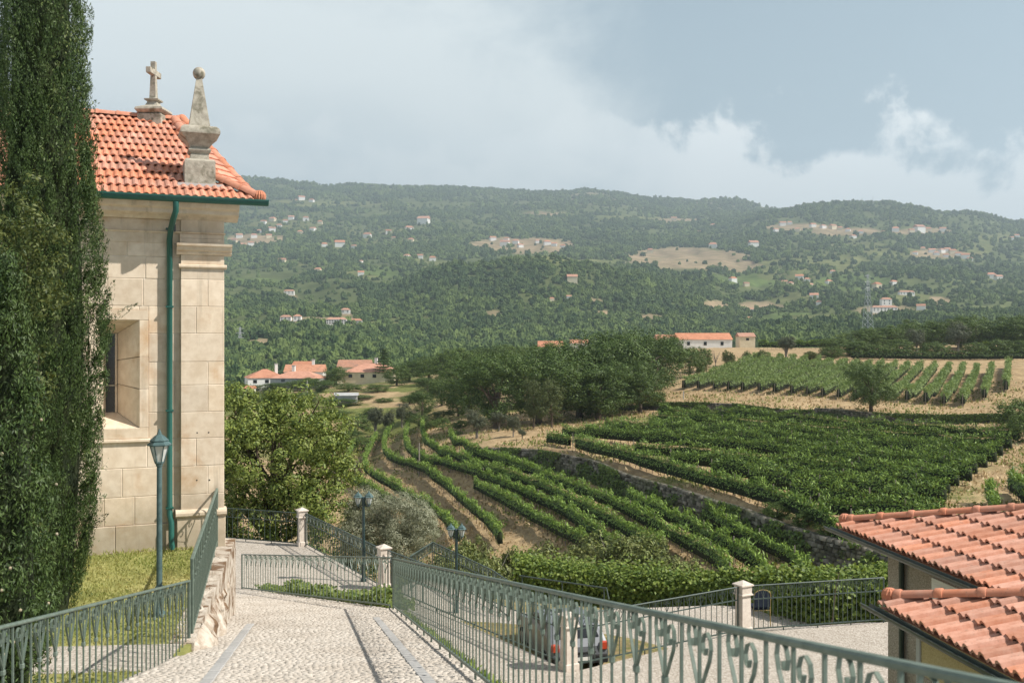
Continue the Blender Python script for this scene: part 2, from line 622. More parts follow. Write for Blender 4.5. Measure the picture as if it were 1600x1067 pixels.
# wall below the large vine block, and the low wall behind it (plan points)
WALL1 = [(-20, 150), (-5.7, 131), (0, 121), (3, 117), (6.0, 111.3), (8.2, 106.4), (10.4, 97.0), (12.1, 92.3), (14.1, 87.3), (16.4, 79.8), (17.6, 76.9), (18.4, 72.9), (19.5, 68.5), (22.2, 61.5), (29, 50), (42, 40)]
STEP1 = [0, 0.9, 1.6, 1.9, 2.1, 2.2, 2.3, 2.3, 2.3, 2.3, 2.3, 2.3, 2.2, 1.6, 0.6, 0]
WALL2 = [(8, 182), (25.4, 171.5), (32, 166), (37.3, 161), (42.9, 152.5), (49.8, 148), (54.4, 141), (63.2, 132.7), (72, 127), (90, 122)]
STEP2 = [0, 1.2, 1.3, 1.3, 1.3, 1.3, 1.3, 1.2, 0.4, 0]


def poly_side(x, y, poly, step):
    """signed distance to a plan polyline (positive on its left going along) and the interpolated step"""
    x, y = np.asarray(x, float), np.asarray(y, float)
    best = np.full(x.shape, 1e18)
    sd = np.zeros(x.shape)
    st = np.zeros(x.shape)
    for i in range(len(poly) - 1):
        ax, ay = poly[i]
        bx, by = poly[i + 1]
        dx, dy = bx - ax, by - ay
        L2 = dx * dx + dy * dy
        t = np.clip(((x - ax) * dx + (y - ay) * dy) / L2, 0, 1)
        qx, qy = ax + t * dx, ay + t * dy
        d2 = (x - qx) ** 2 + (y - qy) ** 2
        cr = dx * (y - ay) - dy * (x - ax)
        u = d2 < best
        best = np.where(u, d2, best)
        sd = np.where(u, np.sign(cr) * np.sqrt(d2), sd)
        st = np.where(u, step[i] + (step[i + 1] - step[i]) * t, st)
    return sd, st


def steps(x, y):
    s1, h1 = poly_side(x, y, WALL1, STEP1)
    s2, h2 = poly_side(x, y, WALL2, STEP2)
    a = np.clip((s1 - 0.25) / 0.5, 0, 1) * h1
    b = np.clip((s2 - 0.25) / 0.5, 0, 1) * h2
    return a + b


# vine rows of the curved lower terraces: pixel line along the middle of the foliage, ground level
LOW = [
    ('r00', -15.0, [(1100, 798), (1124, 814), (1150, 826), (1180, 840), (1210, 854), (1236, 866), (1254, 882), (1266, 900)]),
    ('r0', -15.1, [(982, 772), (1000, 784), (1020, 794), (1050, 806), (1080, 820), (1110, 834), (1140, 852), (1170, 868), (1190, 882), (1202, 900)]),
    ('r1', -15.3, [(704, 683), (710, 693), (740, 704), (770, 714), (800, 723), (840, 736), (866, 747), (896, 758), (924, 768), (952, 780), (980, 792), (1010, 808), (1040, 823), (1070, 840), (1100, 857), (1120, 870), (1134, 884), (1141, 898)]),
    ('r2', -15.9, [(660, 660), (660, 673), (664, 686), (680, 698), (700, 706), (720, 713), (740, 721), (760, 728), (790, 737), (820, 747), (845, 756), (870, 767), (900, 782), (930, 797), (960, 812), (1000, 834), (1040, 858)]),
    ('r3', -16.7, [(638, 664), (634, 676), (633, 688), (640, 700), (660, 710), (684, 718), (710, 726), (736, 735), (760, 744), (790, 756), (815, 766), (840, 778), (870, 791), (900, 809), (930, 827), (960, 846), (985, 862)]),
    ('r4', -17.5, [(742, 757), (760, 766), (780, 776), (800, 787), (820, 798), (840, 810), (870, 826), (900, 840), (925, 855)]),
    ('r5', -18.3, [(614, 664), (604, 678), (600, 692), (600, 704), (610, 716), (630, 724), (654, 733), (680, 748), (700, 760), (720, 776), (740, 792), (760, 808), (774, 824), (782, 838)]),
    ('r6', -19.2, [(588, 682), (578, 700), (570, 716), (570, 730), (584, 740), (606, 752), (626, 764), (652, 778), (675, 792), (696, 808), (706, 822), (716, 838)]),
    ('r7', -19.8, [(554, 690), (546, 708), (538, 726), (540, 745), (566, 756), (590, 770), (615, 785)]),
]
HC = 1.15   # height of the middle of the foliage above ground


def row_world(pxs, zg):
    return [ground_at(p[0], p[1], zg + HC) for p in pxs]


LOW_W = [(n, row_world(p, z)) for n, z, p in LOW]

CTRL = []
for _n, _w in LOW_W:
    for _p in _w:
        CTRL.append((_p.x, _p.y, _p.z - HC))
CTRL += [(-40, 20, -9), (-26, 30, -9.6), (-16, 36, -10), (-9, 36.5, -9.2), (-4, 35.5, -8.8), (0, 33, -8.6), (4, 31, -8.4), (10, 29, -8.4), (20, 27, -8.4), (34, 24, -8.5), (10, 20, -8.3), (-10, 20, -8.3), (30, 15, -8.3), (-30, 15, -8.6),
         (-12, 46, -13), (-4, 44, -12.6), (3, 42, -12.2), (10, 41, -12.4), (19, 40, -12.4), (30, 38, -12), (50, 36, -11.5),
         (-22, 60, -18.5), (-8, 58, -17.8), (3, 56, -16.4), (12, 56, -15.8), (20, 58, -15.0), (-12, 75, -19.4), (-4, 75, -18.8), (6, 72, -17.2),
         (-34, 84, -20.6), (-30, 110, -21), (-60, 110, -22), (-60, 160, -21.5), (-34, 150, -20.5), (-90, 200, -21),
         (-28, 190, -18.2), (-36, 215, -15.8), (-45, 250, -13.6), (-52, 290, -13.6), (-70, 310, -14.6), (-45, 320, -13.2), (-95, 320, -16), (-22, 235, -13.4), (-14, 262, -11.6), (-18, 205, -14.8),
         (-10, 168, -14.2), (-6, 145, -13.4), (2, 150, -13.4), (-3, 180, -13.2), (12, 165, -12.9), (10, 200, -11.6), (22, 195, -10.8), (5, 240, -9.6), (-20, 320, -10), (20, 300, -5),
         (4, 119, -12.7), (9, 110, -12.7), (13.5, 97, -12.75), (16.5, 88, -12.75), (19.5, 79, -12.8), (22.5, 70, -12.8), (26, 62, -12.4), (20, 130, -12.2), (24, 150, -11.6), (40, 130, -11.6), (56, 111, -11.5), (42, 90, -12.3), (30, 70, -12.7), (36, 62, -12.4), (46, 80, -12.2), (62, 100, -11.4), (48, 60, -12.0), (70, 80, -10.8),
         (30, 158, -11.5), (44, 140, -11.5), (34, 176, -10.1), (42, 165, -10.1), (52, 153, -10.1), (64, 139, -10.0), (74, 135, -9.0), (84, 130, -8.0), (32, 190, -9.9), (55, 162, -9.9), (72, 158, -9.8), (80, 170, -9.0),
         (62, 246, -5.6), (80, 238, -5.7), (100, 225, -5.8), (110, 228, -5.8), (50, 256, -5.2), (66, 258, -4.4), (85, 265, -3.2), (120, 262, -3.4), (140, 258, -4.0), (130, 160, -7.5), (150, 210, -5.5),
         (60, 330, -2.6), (78, 366, -2.8), (95, 330, -2.4), (110, 300, -2.4), (140, 300, -1.2), (170, 300, -1.6), (180, 240, -4.5), (40, 366, -4.0), (120, 350, -2.0),
         (-120, 420, -34), (-40, 420, -30), (40, 430, -16), (120, 430, -16), (220, 430, -18), (-200, 420, -34), (-100, 470, -62), (40, 480, -62), (180, 480, -62), (300, 470, -62), (-280, 300, -25), (-200, 150, -22), (-120, 60, -18), (200, 120, -8), (280, 300, -8), (120, 60, -10)]
_C = np.array(CTRL)
_cz = _C[:, 2] - steps(_C[:, 0], _C[:, 1])
_SOFT = 4.0


def _kern(ax, ay, bx, by):
    return np.sqrt((ax[:, None] - bx[None, :]) ** 2 + (ay[:, None] - by[None, :]) ** 2 + _SOFT ** 2)


_A = _kern(_C[:, 0], _C[:, 1], _C[:, 0], _C[:, 1])
_n = len(_C)
_M = np.zeros((_n + 3, _n + 3))
_M[:_n, :_n] = _A - np.eye(_n) * 0.6
_M[:_n, _n] = 1
_M[:_n, _n + 1] = _C[:, 0] / 100
_M[:_n, _n + 2] = _C[:, 1] / 100
_M[_n:, :_n] = _M[:_n, _n:].T
_sol = np.linalg.solve(_M, np.concatenate([_cz, [0, 0, 0]]))


def H(x, y):
    """height of the hillside"""
    x, y = np.atleast_1d(np.asarray(x, float)), np.atleast_1d(np.asarray(y, float))
    sh = x.shape
    xf, yf = x.ravel(), y.ravel()
    out = np.empty(len(xf))
    for a in range(0, len(xf), 8000):
        s = slice(a, a + 8000)
        K = _kern(xf[s], yf[s], _C[:, 0], _C[:, 1])
        out[s] = K @ _sol[:_n] + _sol[_n] + _sol[_n + 1] * xf[s] / 100 + _sol[_n + 2] * yf[s] / 100
    out += steps(xf, yf)
    return out.reshape(sh)


def Hs(x, y):
    return float(H([x], [y])[0])


def build_hillside():
    ys = [2.0]
    while ys[-1] < 470:
        ys.append(ys[-1] + (0.8 if ys[-1] < 175 else 0.8 + (ys[-1] - 175) * 0.02))
    ys = np.array(ys)
    t = np.linspace(-1, 1, 210)
    X = t[None, :] * (0.66 * ys[:, None] + 12)
    Yg = np.repeat(ys[:, None], len(t), 1)
    Z = H(X, Yg)
    d = np.hypot(X, Yg)
    Z += (fbm(X / 3.0, Yg / 3.0, 3, 4) - 0.5) * 0.5 * np.clip((Yg - 40) / 30, 0, 1)
    V = np.stack([X, Yg, Z], -1).reshape(-1, 3)
    me = fast_mesh('hillside', V, grid_faces(*X.shape), None, smooth=True)
    # what grows on the ground: 0 dry earth .. 1 green grass
    g = fbm(X / 9.0, Yg / 9.0, 11, 4)
    s1, _ = poly_side(X, Yg, WALL1, STEP1)
    s2, _ = poly_side(X, Yg, WALL2, STEP2)
    green = np.clip((g - 0.46) * 3.0, 0, 1) * 0.75
    low = (s1 < 0) & (Yg > 48)
    green = np.where(low, np.clip((g - 0.53) * 3.2, 0, 1) * 0.6, green)
    green = np.where((s2 > 0) & (X > 20), np.clip((g - 0.62) * 3, 0, 1) * 0.5, green)
    left = np.clip((-(X) - 0.05 * Yg + 2) / 14, 0, 1) * np.clip((Yg - 155) / 40, 0, 1)
    green = np.clip(np.maximum(green, left * np.clip((g - 0.30) * 3.5, 0, 1)), 0, 1)
    green = np.where(Yg < 56, np.clip(green + 0.5, 0, 1), green)
    at_ = me.attributes.new('cover', 'FLOAT', 'POINT')
    at_.data.foreach_set('value', green.ravel().astype(np.float32))
    m, gg, b = new_mat('hillside_ground')
    geo = gg.n('ShaderNodeNewGeometry')
    pos = geo.outputs['Position']
    av = gg.n('ShaderNodeAttribute', attribute_name='cover')
    n1 = gg.smooth(gg.noise(pos, 0.9, 7, 0.65), 0.32, 0.68)
    n2 = gg.noise(pos, 5.0, 6, 0.7)
    n3 = gg.smooth(gg.noise(pos, 0.22, 5, 0.6), 0.4, 0.62)
    dry = gg.mix(n1, rgb((0.34, 0.24, 0.135)), rgb((0.52, 0.385, 0.22)))
    dry = gg.mix(gg.m('MULTIPLY', n3, 0.5), dry, rgb((0.26, 0.18, 0.10)))
    grs = gg.mix(n1, rgb((0.10, 0.125, 0.035)), rgb((0.21, 0.215, 0.07)))
    f = gg.smooth(gg.m('ADD', av.outputs['Fac'], gg.m('MULTIPLY', gg.m('SUBTRACT', n2, 0.5), 1.1)), 0.25, 0.75)
    gg.l(gg.mix(f, dry, grs), b.inputs['Base Color'])
    b.inputs['Roughness'].default_value = 0.95
    b.inputs['Specular IOR Level'].default_value = 0.1
    bp = gg.n('ShaderNodeBump')
    bp.inputs['Strength'].default_value = 0.7
    bp.inputs['Distance'].default_value = 0.25
    gg.l(gg.noise(pos, 3.2, 8, 0.72), bp.inputs['Height'])
    gg.l(bp.outputs[0], b.inputs['Normal'])
    me.materials.append(m)
    o = link('hillside', me)
    o['kind'] = 'structure'


build_hillside()

# ------------------------------------------------------------------ the far side of the valley
ZN = np.array([430, 560, 750, 1000, 1350, 1700, 1950, 2500, 3200, 4000, 4800, 5800, 6800.0])
COLS = {
    -500: [640, 600, 565, 520, 490, 465, 448, 425, 395, 360, 335, 310, 320],
    200: [640, 600, 565, 520, 490, 465, 448, 420, 390, 350, 318, 285, 300],
    350: [640, 600, 566, 525, 490, 465, 448, 420, 388, 350, 316, 281, 298],
    395: [640, 600, 568, 525, 491, 466, 448, 420, 388, 350, 315, 277, 296],
    445: [640, 600, 568, 523, 491, 466, 448, 420, 388, 350, 316, 282, 298],
    500: [640, 600, 568, 520, 490, 466, 448, 420, 388, 350, 318, 290, 305],
    600: [640, 598, 560, 530, 500, 462, 445, 420, 388, 350, 318, 292, 305],
    680: [640, 598, 558, 540, 490, 427, 440, 418, 385, 350, 320, 293, 305],
    780: [640, 598, 556, 545, 485, 407, 440, 415, 382, 350, 322, 299, 310],
    860: [640, 598, 556, 545, 485, 403, 438, 412, 380, 350, 322, 303, 312],
    930: [640, 598, 556, 545, 488, 412, 436, 412, 380, 350, 322, 297, 306],
    960: [640, 598, 556, 545, 489, 420, 435, 412, 380, 350, 325, 303, 312],
    1000: [640, 598, 556, 545, 492, 432, 434, 414, 384, 354, 330, 310, 318],
    1080: [640, 596, 556, 548, 500, 460, 440, 415, 386, 360, 338, 315, 322],
    1145: [640, 590, 555, 545, 515, 490, 460, 420, 385, 354, 335, 310, 320],
    1200: [640, 580, 545, 525, 500, 475, 452, 415, 372, 333, 340, 326, 335],
    1265: [640, 575, 540, 515, 490, 462, 445, 410, 365, 322, 345, 340, 350],
    1340: [640, 572, 535, 510, 485, 460, 443, 408, 363, 320, 345, 345, 350],
    1400: [640, 572, 535, 510, 485, 460, 443, 408, 363, 322, 345, 345, 350],
    1460: [640, 572, 535, 510, 485, 460, 443, 410, 368, 330, 350, 350, 355],
    1530: [640, 572, 535, 510, 485, 462, 445, 414, 374, 339, 355, 355, 360],
    1610: [640, 572, 535, 510, 487, 465, 448, 420, 382, 350, 365, 365, 370],
    2100: [640, 572, 540, 515, 495, 475, 460, 435, 405, 380, 385, 385, 390],
}
_us = np.array(sorted(COLS))
_tab = np.array([COLS[u] for u in sorted(COLS)], float)
UU = np.linspace(-480, 2080, 420)
LZ = np.linspace(math.log(430), math.log(6800), 260)


def _far_table():
    a = np.stack([np.interp(LZ, np.log(ZN), r) for r in _tab])
    t = np.stack([np.interp(UU, _us, a[:, j]) for j in range(len(LZ))], 1)
    k = np.array([1, 4, 6, 4, 1]) / 16.0
    for _ in range(3):
        p = np.pad(t, ((2, 2), (0, 0)), 'edge')
        t = sum(k[i] * p[i:i + t.shape[0]] for i in range(5))
    for _ in range(4):
        p = np.pad(t, ((0, 0), (2, 2)), 'edge')
        t = sum(k[i] * p[:, i:i + t.shape[1]] for i in range(5))
    u, lz = np.meshgrid(UU, LZ, indexing='ij')
    amp = np.interp(lz, np.log([430, 800, 1500, 3000, 4200, 5800]), [0, 6, 11, 9, 5, 3])
    t = t + (fbm(u / 95.0, lz * 5.0, 5, 5, 0.55) - 0.5) * 2 * amp
    ridge = 1 - np.abs(fbm(u / 60.0 + lz * 2.0, lz * 3.2, 23, 4) - 0.5) * 4
    t = t - np.clip(ridge, 0, 1) * amp * 0.5
    return t


FT = _far_table()


def far_y(u, Z):
    """pixel row of the far ground at column u and depth Z"""
    u, Z = np.asarray(u, float), np.asarray(Z, float)
    a = np.clip((u - UU[0]) / (UU[1] - UU[0]), 0, len(UU) - 1.001)
    b = np.clip((np.log(Z) - LZ[0]) / (LZ[1] - LZ[0]), 0, len(LZ) - 1.001)
    i, j = a.astype(int), b.astype(int)
    fa, fb = a - i, b - j
    return (FT[i, j] * (1 - fb) + FT[i, j + 1] * fb) * (1 - fa) + (FT[i + 1, j] * (1 - fb) + FT[i + 1, j + 1] * fb) * fa


def far_z(x, y):
    return (533.5 - far_y(800 + F * np.asarray(x) / np.asarray(y), y)) * np.asarray(y) / F


def far_cast(px, py, zmin=600.0):
    zs = np.exp(np.linspace(math.log(zmin), math.log(6750), 1400))
    yy = far_y(np.full(zs.shape, float(px)), zs)
    hit = np.where(yy <= py)[0]
    Z = zs[hit[0]] if len(hit) else 5600.0
    return ((px - 800) / F * Z, Z, (533.5 - float(far_y(px, Z))) * Z / F)


# open ground seen on the slopes: (px, py, rx, ry, colour kind 0 tan, 1 yellow-green, 2 green)
FIELDS = [(1075, 404, 112, 17, 0), (1150, 415, 40, 12, 0), (820, 384, 88, 13, 0), (880, 404, 70, 9, 1), (945, 402, 50, 9, 1), (1235, 420, 70, 22, 1), (1180, 436, 60, 12, 2), (1300, 410, 60, 16, 1), (1270, 468, 70, 12, 1), (1190, 478, 45, 8, 0),
          (1115, 478, 26, 8, 0), (1330, 440, 60, 14, 2), (1380, 485, 45, 9, 0), (1420, 468, 45, 9, 1), (1455, 470, 35, 7, 0), (1550, 485, 60, 8, 1), (1520, 388, 40, 9, 1), (1300, 500, 90, 10, 1), (1240, 500, 60, 12, 2),
          (610, 424, 62, 8, 2), (690, 413, 40, 5, 1), (560, 430, 40, 7, 1), (620, 523, 55, 7, 2), (700, 536, 60, 5, 0), (600, 508, 50, 6, 1), (640, 498, 40, 5, 1), (440, 352, 55, 9, 1), (400, 375, 50, 9, 0), (420, 400, 60, 8, 2), (470, 318, 40, 6, 1),
          (400, 468, 40, 3, 0), (420, 535, 40, 6, 0), (500, 500, 60, 5, 0), (600, 362, 60, 5, 1), (640, 378, 60, 5, 1), (1240, 355, 55, 5, 0), (1320, 362, 60, 6, 0), (1440, 362, 60, 5, 0), (1470, 396, 60, 8, 0), (1560, 372, 40, 7, 1), (1390, 395, 60, 8, 1), (1340, 385, 50, 6, 1),
          (1060, 345, 50, 4, 0), (1000, 340, 60, 4, 1), (560, 318, 60, 4, 1), (850, 335, 35, 4, 0), (930, 470, 14, 4, 0), (1020, 497, 26, 6, 0), (770, 490, 14, 6, 0), (950, 490, 20, 5, 0), (395, 440, 60, 5, 2), (470, 410, 50, 5, 1)]


# houses across the valley, as the photograph shows them: (px, py, width in px)
FH = [(471, 313, 9), (487, 316, 7), (461, 316, 6), (426, 346, 9), (455, 343, 8), (478, 345, 9), (425, 362, 10), (446, 349, 8), (374, 372, 9), (397, 372, 9), (366, 379, 8), (469, 366, 8), (489, 361, 8), (392, 384, 9), (662, 350, 16), (639, 362, 12), (607, 365, 8), (574, 372, 11), (616, 375, 7), (642, 378, 8), (531, 386, 14), (507, 386, 9), (553, 388, 7), (636, 404, 9), (656, 404, 9), (676, 408, 10), (441, 411, 10), (497, 425, 9), (564, 430, 9), (564, 411, 6), (412, 350, 8), (436, 356, 8), (380, 386, 8), (405, 364, 7), (420, 372, 8), (500, 350, 7),
      (789, 385, 13), (806, 381, 9), (813, 387, 8), (855, 383, 10), (866, 385, 8), (880, 388, 8), (894, 440, 15), (862, 470, 7), (889, 467, 7), (1114, 388, 12), (1177, 386, 13), (1145, 440, 10), (1094, 365, 6), (1114, 355, 7), (1053, 345, 8), (1016, 395, 9), (1171, 501, 8), (791, 377, 8), (770, 376, 9), (840, 380, 7),
      (1223, 353, 9), (1234, 351, 7), (1301, 358, 10), (1312, 360, 8), (1436, 362, 14), (1399, 362, 10), (1473, 362, 9), (1333, 373, 8), (1456, 395, 9), (1471, 395, 9), (1488, 396, 9), (1442, 391, 7), (1508, 404, 11), (1548, 435, 12), (1560, 437, 10), (1295, 444, 9), (1249, 437, 11), (1261, 440, 8), (1226, 444, 8), (1370, 450, 12), (1272, 467, 12), (1281, 477, 10), (1439, 484, 12), (1301, 428, 8), (1396, 445, 9), (1174, 487, 8), (1166, 447, 8), (1235, 446, 8), (1266, 449, 8), (1588, 372, 8), (1580, 375, 7), (1286, 357, 8), (1270, 355, 8), (1325, 362, 7), (1424, 364, 8), (1450, 362, 9), (1480, 393, 8), (1463, 399, 8), (1497, 400, 8), (1430, 398, 7), (1478, 402, 7), (1515, 408, 8), (1380, 365, 6), (1246, 362, 8), (1212, 362, 7), (1345, 365, 7)]
MAN = [(526, 508, 31), (556, 507, 20), (452, 461, 16), (447, 502, 17), (465, 501, 12), (540, 490, 14), (1381, 488, 40), (1384, 478, 16), (1416, 461, 24)]
FIELDS += [(a, b + 1.2, c * 0.9, 3.6, 1) for a, b, c in FH] + [(a, b + 2.5, c * 0.8, 5, 0) for a, b, c in MAN]


def far_cover(u, y):
    """openness of the forest and colour kind at picture-plane positions of the slopes"""
    u, y = np.asarray(u, float), np.asarray(y, float)
    op = np.zeros(u.shape)
    kind = np.full(u.shape, 1.0)
    wob = (fbm(u / 22.0, y / 9.0, 31, 3) - 0.5) * 0.9
    for fx, fy, rx, ry, k in FIELDS:
        d = ((u - fx) / rx) ** 2 + ((y - fy) / ry) ** 2 + wob
        s = np.clip((1.15 - d) / 0.4, 0, 1)
        kind = np.where(s > op, k, kind)
        op = np.maximum(op, s)
    return op, kind


def build_far():
    u, lz = np.meshgrid(UU, LZ, indexing='ij')
    Z = np.exp(lz)
    X = (u - 800) / F * Z
    zz = (533.5 - FT) * Z / F
    V = np.stack([X, Z, zz], -1).reshape(-1, 3)
    me = fast_mesh('far_hills', V, grid_faces(*X.shape)[:, ::-1], None, smooth=True)
    op, kind = far_cover(u, FT)
    c = np.zeros(u.shape + (4,), np.float32)
    tan, yel, grn, woods = np.array([0.285, 0.22, 0.145]), np.array([0.135, 0.148, 0.06]), np.array([0.105, 0.145, 0.046]), np.array([0.085, 0.105, 0.042])
    bare = np.array([0.20, 0.175, 0.115])
    n = fbm(u / 30.0, FT / 9.0, 41, 4)[..., None]
    base = woods * (0.8 + 0.5 * n)
    hi = (np.clip((Z - 4600) / 900, 0, 1) * np.clip((u - 760) / 120, 0, 1) * np.clip((fbm(u / 50, FT / 10, 77, 4) - 0.40) * 4, 0, 1))[..., None]
    base = base * (1 - hi) + bare * hi
    k3 = kind[..., None]
    fc = np.where(k3 < 0.5, tan, np.where(k3 < 1.5, yel, grn)) * (0.75 + 0.5 * n)
    # terraces: thin alternate bands across the open ground
    band = (0.5 + 0.5 * np.sin(FT * 2.4 + 3 * fbm(u / 40, FT / 12, 9, 2) * 6))[..., None]
    fc = fc * (0.86 + 0.28 * band)
    c[..., :3] = base * (1 - op[..., None]) + fc * op[..., None]
    c[..., 3] = 1
    ca = me.color_attributes.new('field', 'FLOAT_COLOR', 'POINT')
    ca.data.foreach_set('color', c.ravel())
    m, g, b = new_mat('far_slope_ground')
    at_ = g.n('ShaderNodeAttribute', attribute_name='field')
    geo = g.n('ShaderNodeNewGeometry')
    nn = g.noise(geo.outputs['Position'], 0.02, 8, 0.7)
    col = g.mix(g.smooth(nn, 0.35, 0.65), g.mix(1.0, at_.outputs['Color'], (0.72, 0.78, 0.66, 1), 'MULTIPLY'), g.mix(1.0, at_.outputs['Color'], (1.25, 1.2, 1.15, 1), 'MULTIPLY'))
    g.l(col, b.inputs['Base Color'])
    b.inputs['Roughness'].default_value = 1.0
    b.inputs['Specular IOR Level'].default_value = 0.05
    me.materials.append(m)
    o = link('far_hills', me)
    o['kind'] = 'structure'


build_far()


def build_forest():
    """the woods of the far slopes: one mass of tree crowns"""
    g = np.random.default_rng(3)
    pts, rad = [], []
    bands = np.exp(np.linspace(math.log(470), math.log(6300), 40))
    for a, b in zip(bands[:-1], bands[1:]):
        zc = (a + b) / 2
        s = 5.2 + zc / 450.0
        n = int((b - a) * 1.25 * zc / (s * s))
        Z = g.uniform(a, b, n)
        u = g.uniform(200, 1760, n)
        y = far_y(u, Z)
        op, kind = far_cover(u, y)
        x = (u - 800) / F * Z
        nz = fbm(x / 130.0, Z / 130.0, 51, 4)
        nb = fbm(x / 420.0, Z / 420.0, 57, 3)
        dens = np.clip((nz * 0.6 + nb * 0.4 - 0.44) * 9.0, 0.05, 1)
        mid = ((Z > 850) & (Z < 1800) & (u > 560) & (u < 1180))
        dens = np.where(mid, np.maximum(dens, 0.85), dens)
        vil = np.clip((y - 330) / 20, 0, 1) * np.clip((510 - y) / 30, 0, 1) * np.clip((u - 1180) / 60, 0, 1)
        dens = np.maximum(dens, 0.22 * vil) * (1 - 0.28 * vil)
        vl = np.clip((y - 330) / 15, 0, 1) * np.clip((415 - y) / 20, 0, 1) * np.clip((700 - u) / 100, 0, 1)
        dens = np.maximum(dens, 0.25 * vl) * (1 - 0.15 * vl)
        bar = np.clip((Z - 4700) / 700, 0, 1) * np.clip((u - 780) / 100, 0, 1) * np.clip((fbm(u / 50, y / 10, 77, 4) - 0.40) * 4, 0, 1)
        dens = dens * (1 - 0.7 * bar)
        keep = g.random(n) < dens * (1 - op * np.where(kind > 0.5, 0.74, 0.985))
        x, Z, y = x[keep], Z[keep], y[keep]
        z = (533.5 - y) * Z / F
        r = s * (0.34 + 0.46 * g.random(len(x)) ** 1.8) * (0.7 + 0.6 * nz[keep])
        pts.append(np.stack([x, Z, z + r * 0.35], -1))
        rad.append(r)
    P = np.concatenate(pts)
    R = np.concatenate(rad).astype(np.float32)
    me = bpy.data.meshes.new('forest')
    me.vertices.add(len(P))
    me.vertices.foreach_set('co', P.astype(np.float32).ravel())
    me.attributes.new('rad', 'FLOAT', 'POINT').data.foreach_set('value', R)
    me.attributes.new('pick', 'INT', 'POINT').data.foreach_set('value', g.integers(0, 5, len(P)).astype(np.int32))
    me.attributes.new('spin', 'FLOAT', 'POINT').data.foreach_set('value', (g.random(len(P)) * 6.28).astype(np.float32))
    o = link('forest', me)
    tag(o, 'distant woods of dark green trees covering the hills across the valley', 'woods', kind='stuff')
    lm = leaf_mat('far_wood_green', (0.030, 0.058, 0.020), (0.150, 0.200, 0.062), 0.0, per='object', rough=0.9, spec=0.1, patch=((0.034, 0.064, 0.030), 0.004, 0.6))
    ng = bpy.data.node_groups.new('wood_scatter', 'GeometryNodeTree')
    ng.interface.new_socket('Geometry', in_out='INPUT', socket_type='NodeSocketGeometry')
    ng.interface.new_socket('Geometry', in_out='OUTPUT', socket_type='NodeSocketGeometry')
    N = ng.nodes
    def nd(t, **k):
        q = N.new(t)
        for a, b in k.items():
            setattr(q, a, b)
        return q
    gi, go = nd('NodeGroupInput'), nd('NodeGroupOutput')
    join = nd('GeometryNodeJoinGeometry')
    for i in range(5):
        ico = nd('GeometryNodeMeshIcoSphere')
        ico.inputs['Radius'].default_value = 1.0
        ico.inputs['Subdivisions'].default_value = 3
        pos = nd('GeometryNodeInputPosition')
        add = nd('ShaderNodeVectorMath', operation='ADD')
        add.inputs[1].default_value = (i * 7.3, i * 3.1, i * 1.7)
        ng.links.new(pos.outputs[0], add.inputs[0])
        nt = nd('ShaderNodeTexNoise')
        nt.inputs['Scale'].default_value = 1.9
        nt.inputs['Detail'].default_value = 4
        nt.inputs['Roughness'].default_value = 0.75
        ng.links.new(add.outputs[0], nt.inputs['Vector'])
        sub = nd('ShaderNodeMath', operation='MULTIPLY_ADD')
        ng.links.new(nt.outputs[0], sub.inputs[0])
        sub.inputs[1].default_value = 2.6
        sub.inputs[2].default_value = -0.45
        sc = nd('ShaderNodeVectorMath', operation='SCALE')
        ng.links.new(pos.outputs[0], sc.inputs[0])
        ng.links.new(sub.outputs[0], sc.inputs['Scale'])
        mul = nd('ShaderNodeVectorMath', operation='MULTIPLY')
        ng.links.new(sc.outputs[0], mul.inputs[0])
        mul.inputs[1].default_value = ((1, 1, 1.25), (1, 1, 1.0), (0.85, 0.85, 1.5), (1.1, 1.0, 0.9), (0.7, 0.7, 1.7))[i]
        sp = nd('GeometryNodeSetPosition')
        ng.links.new(ico.outputs['Mesh'], sp.inputs['Geometry'])
        ng.links.new(mul.outputs[0], sp.inputs['Position'])
        sm = nd('GeometryNodeSetMaterial')
        sm.inputs['Material'].default_value = lm
        ng.links.new(sp.outputs[0], sm.inputs[0])
        ti = nd('GeometryNodeGeometryToInstance')
        ng.links.new(sm.outputs[0], ti.inputs[0])
        ng.links.new(ti.outputs[0], join.inputs[0])
    iop = nd('GeometryNodeInstanceOnPoints')
    ng.links.new(gi.outputs[0], iop.inputs['Points'])
    ng.links.new(join.outputs[0], iop.inputs['Instance'])
    iop.inputs['Pick Instance'].default_value = True
    for nm, typ, sock in (('pick', 'INT', 'Instance Index'), ('rad', 'FLOAT', 'Scale')):
        na = nd('GeometryNodeInputNamedAttribute', data_type=typ)
        na.inputs['Name'].default_value = nm
        ng.links.new(na.outputs[0], iop.inputs[sock])
    na = nd('GeometryNodeInputNamedAttribute', data_type='FLOAT')
    na.inputs['Name'].default_value = 'spin'
    cx = nd('ShaderNodeCombineXYZ')
    ng.links.new(na.outputs[0], cx.inputs[2])
    ng.links.new(cx.outputs[0], iop.inputs['Rotation'])
    ng.links.new(iop.outputs[0], go.inputs[0])
    md = o.modifiers.new('wood_scatter', 'NODES')
    md.node_group = ng
    return len(P)


N_FOREST = build_forest()
print('forest trees', N_FOREST)

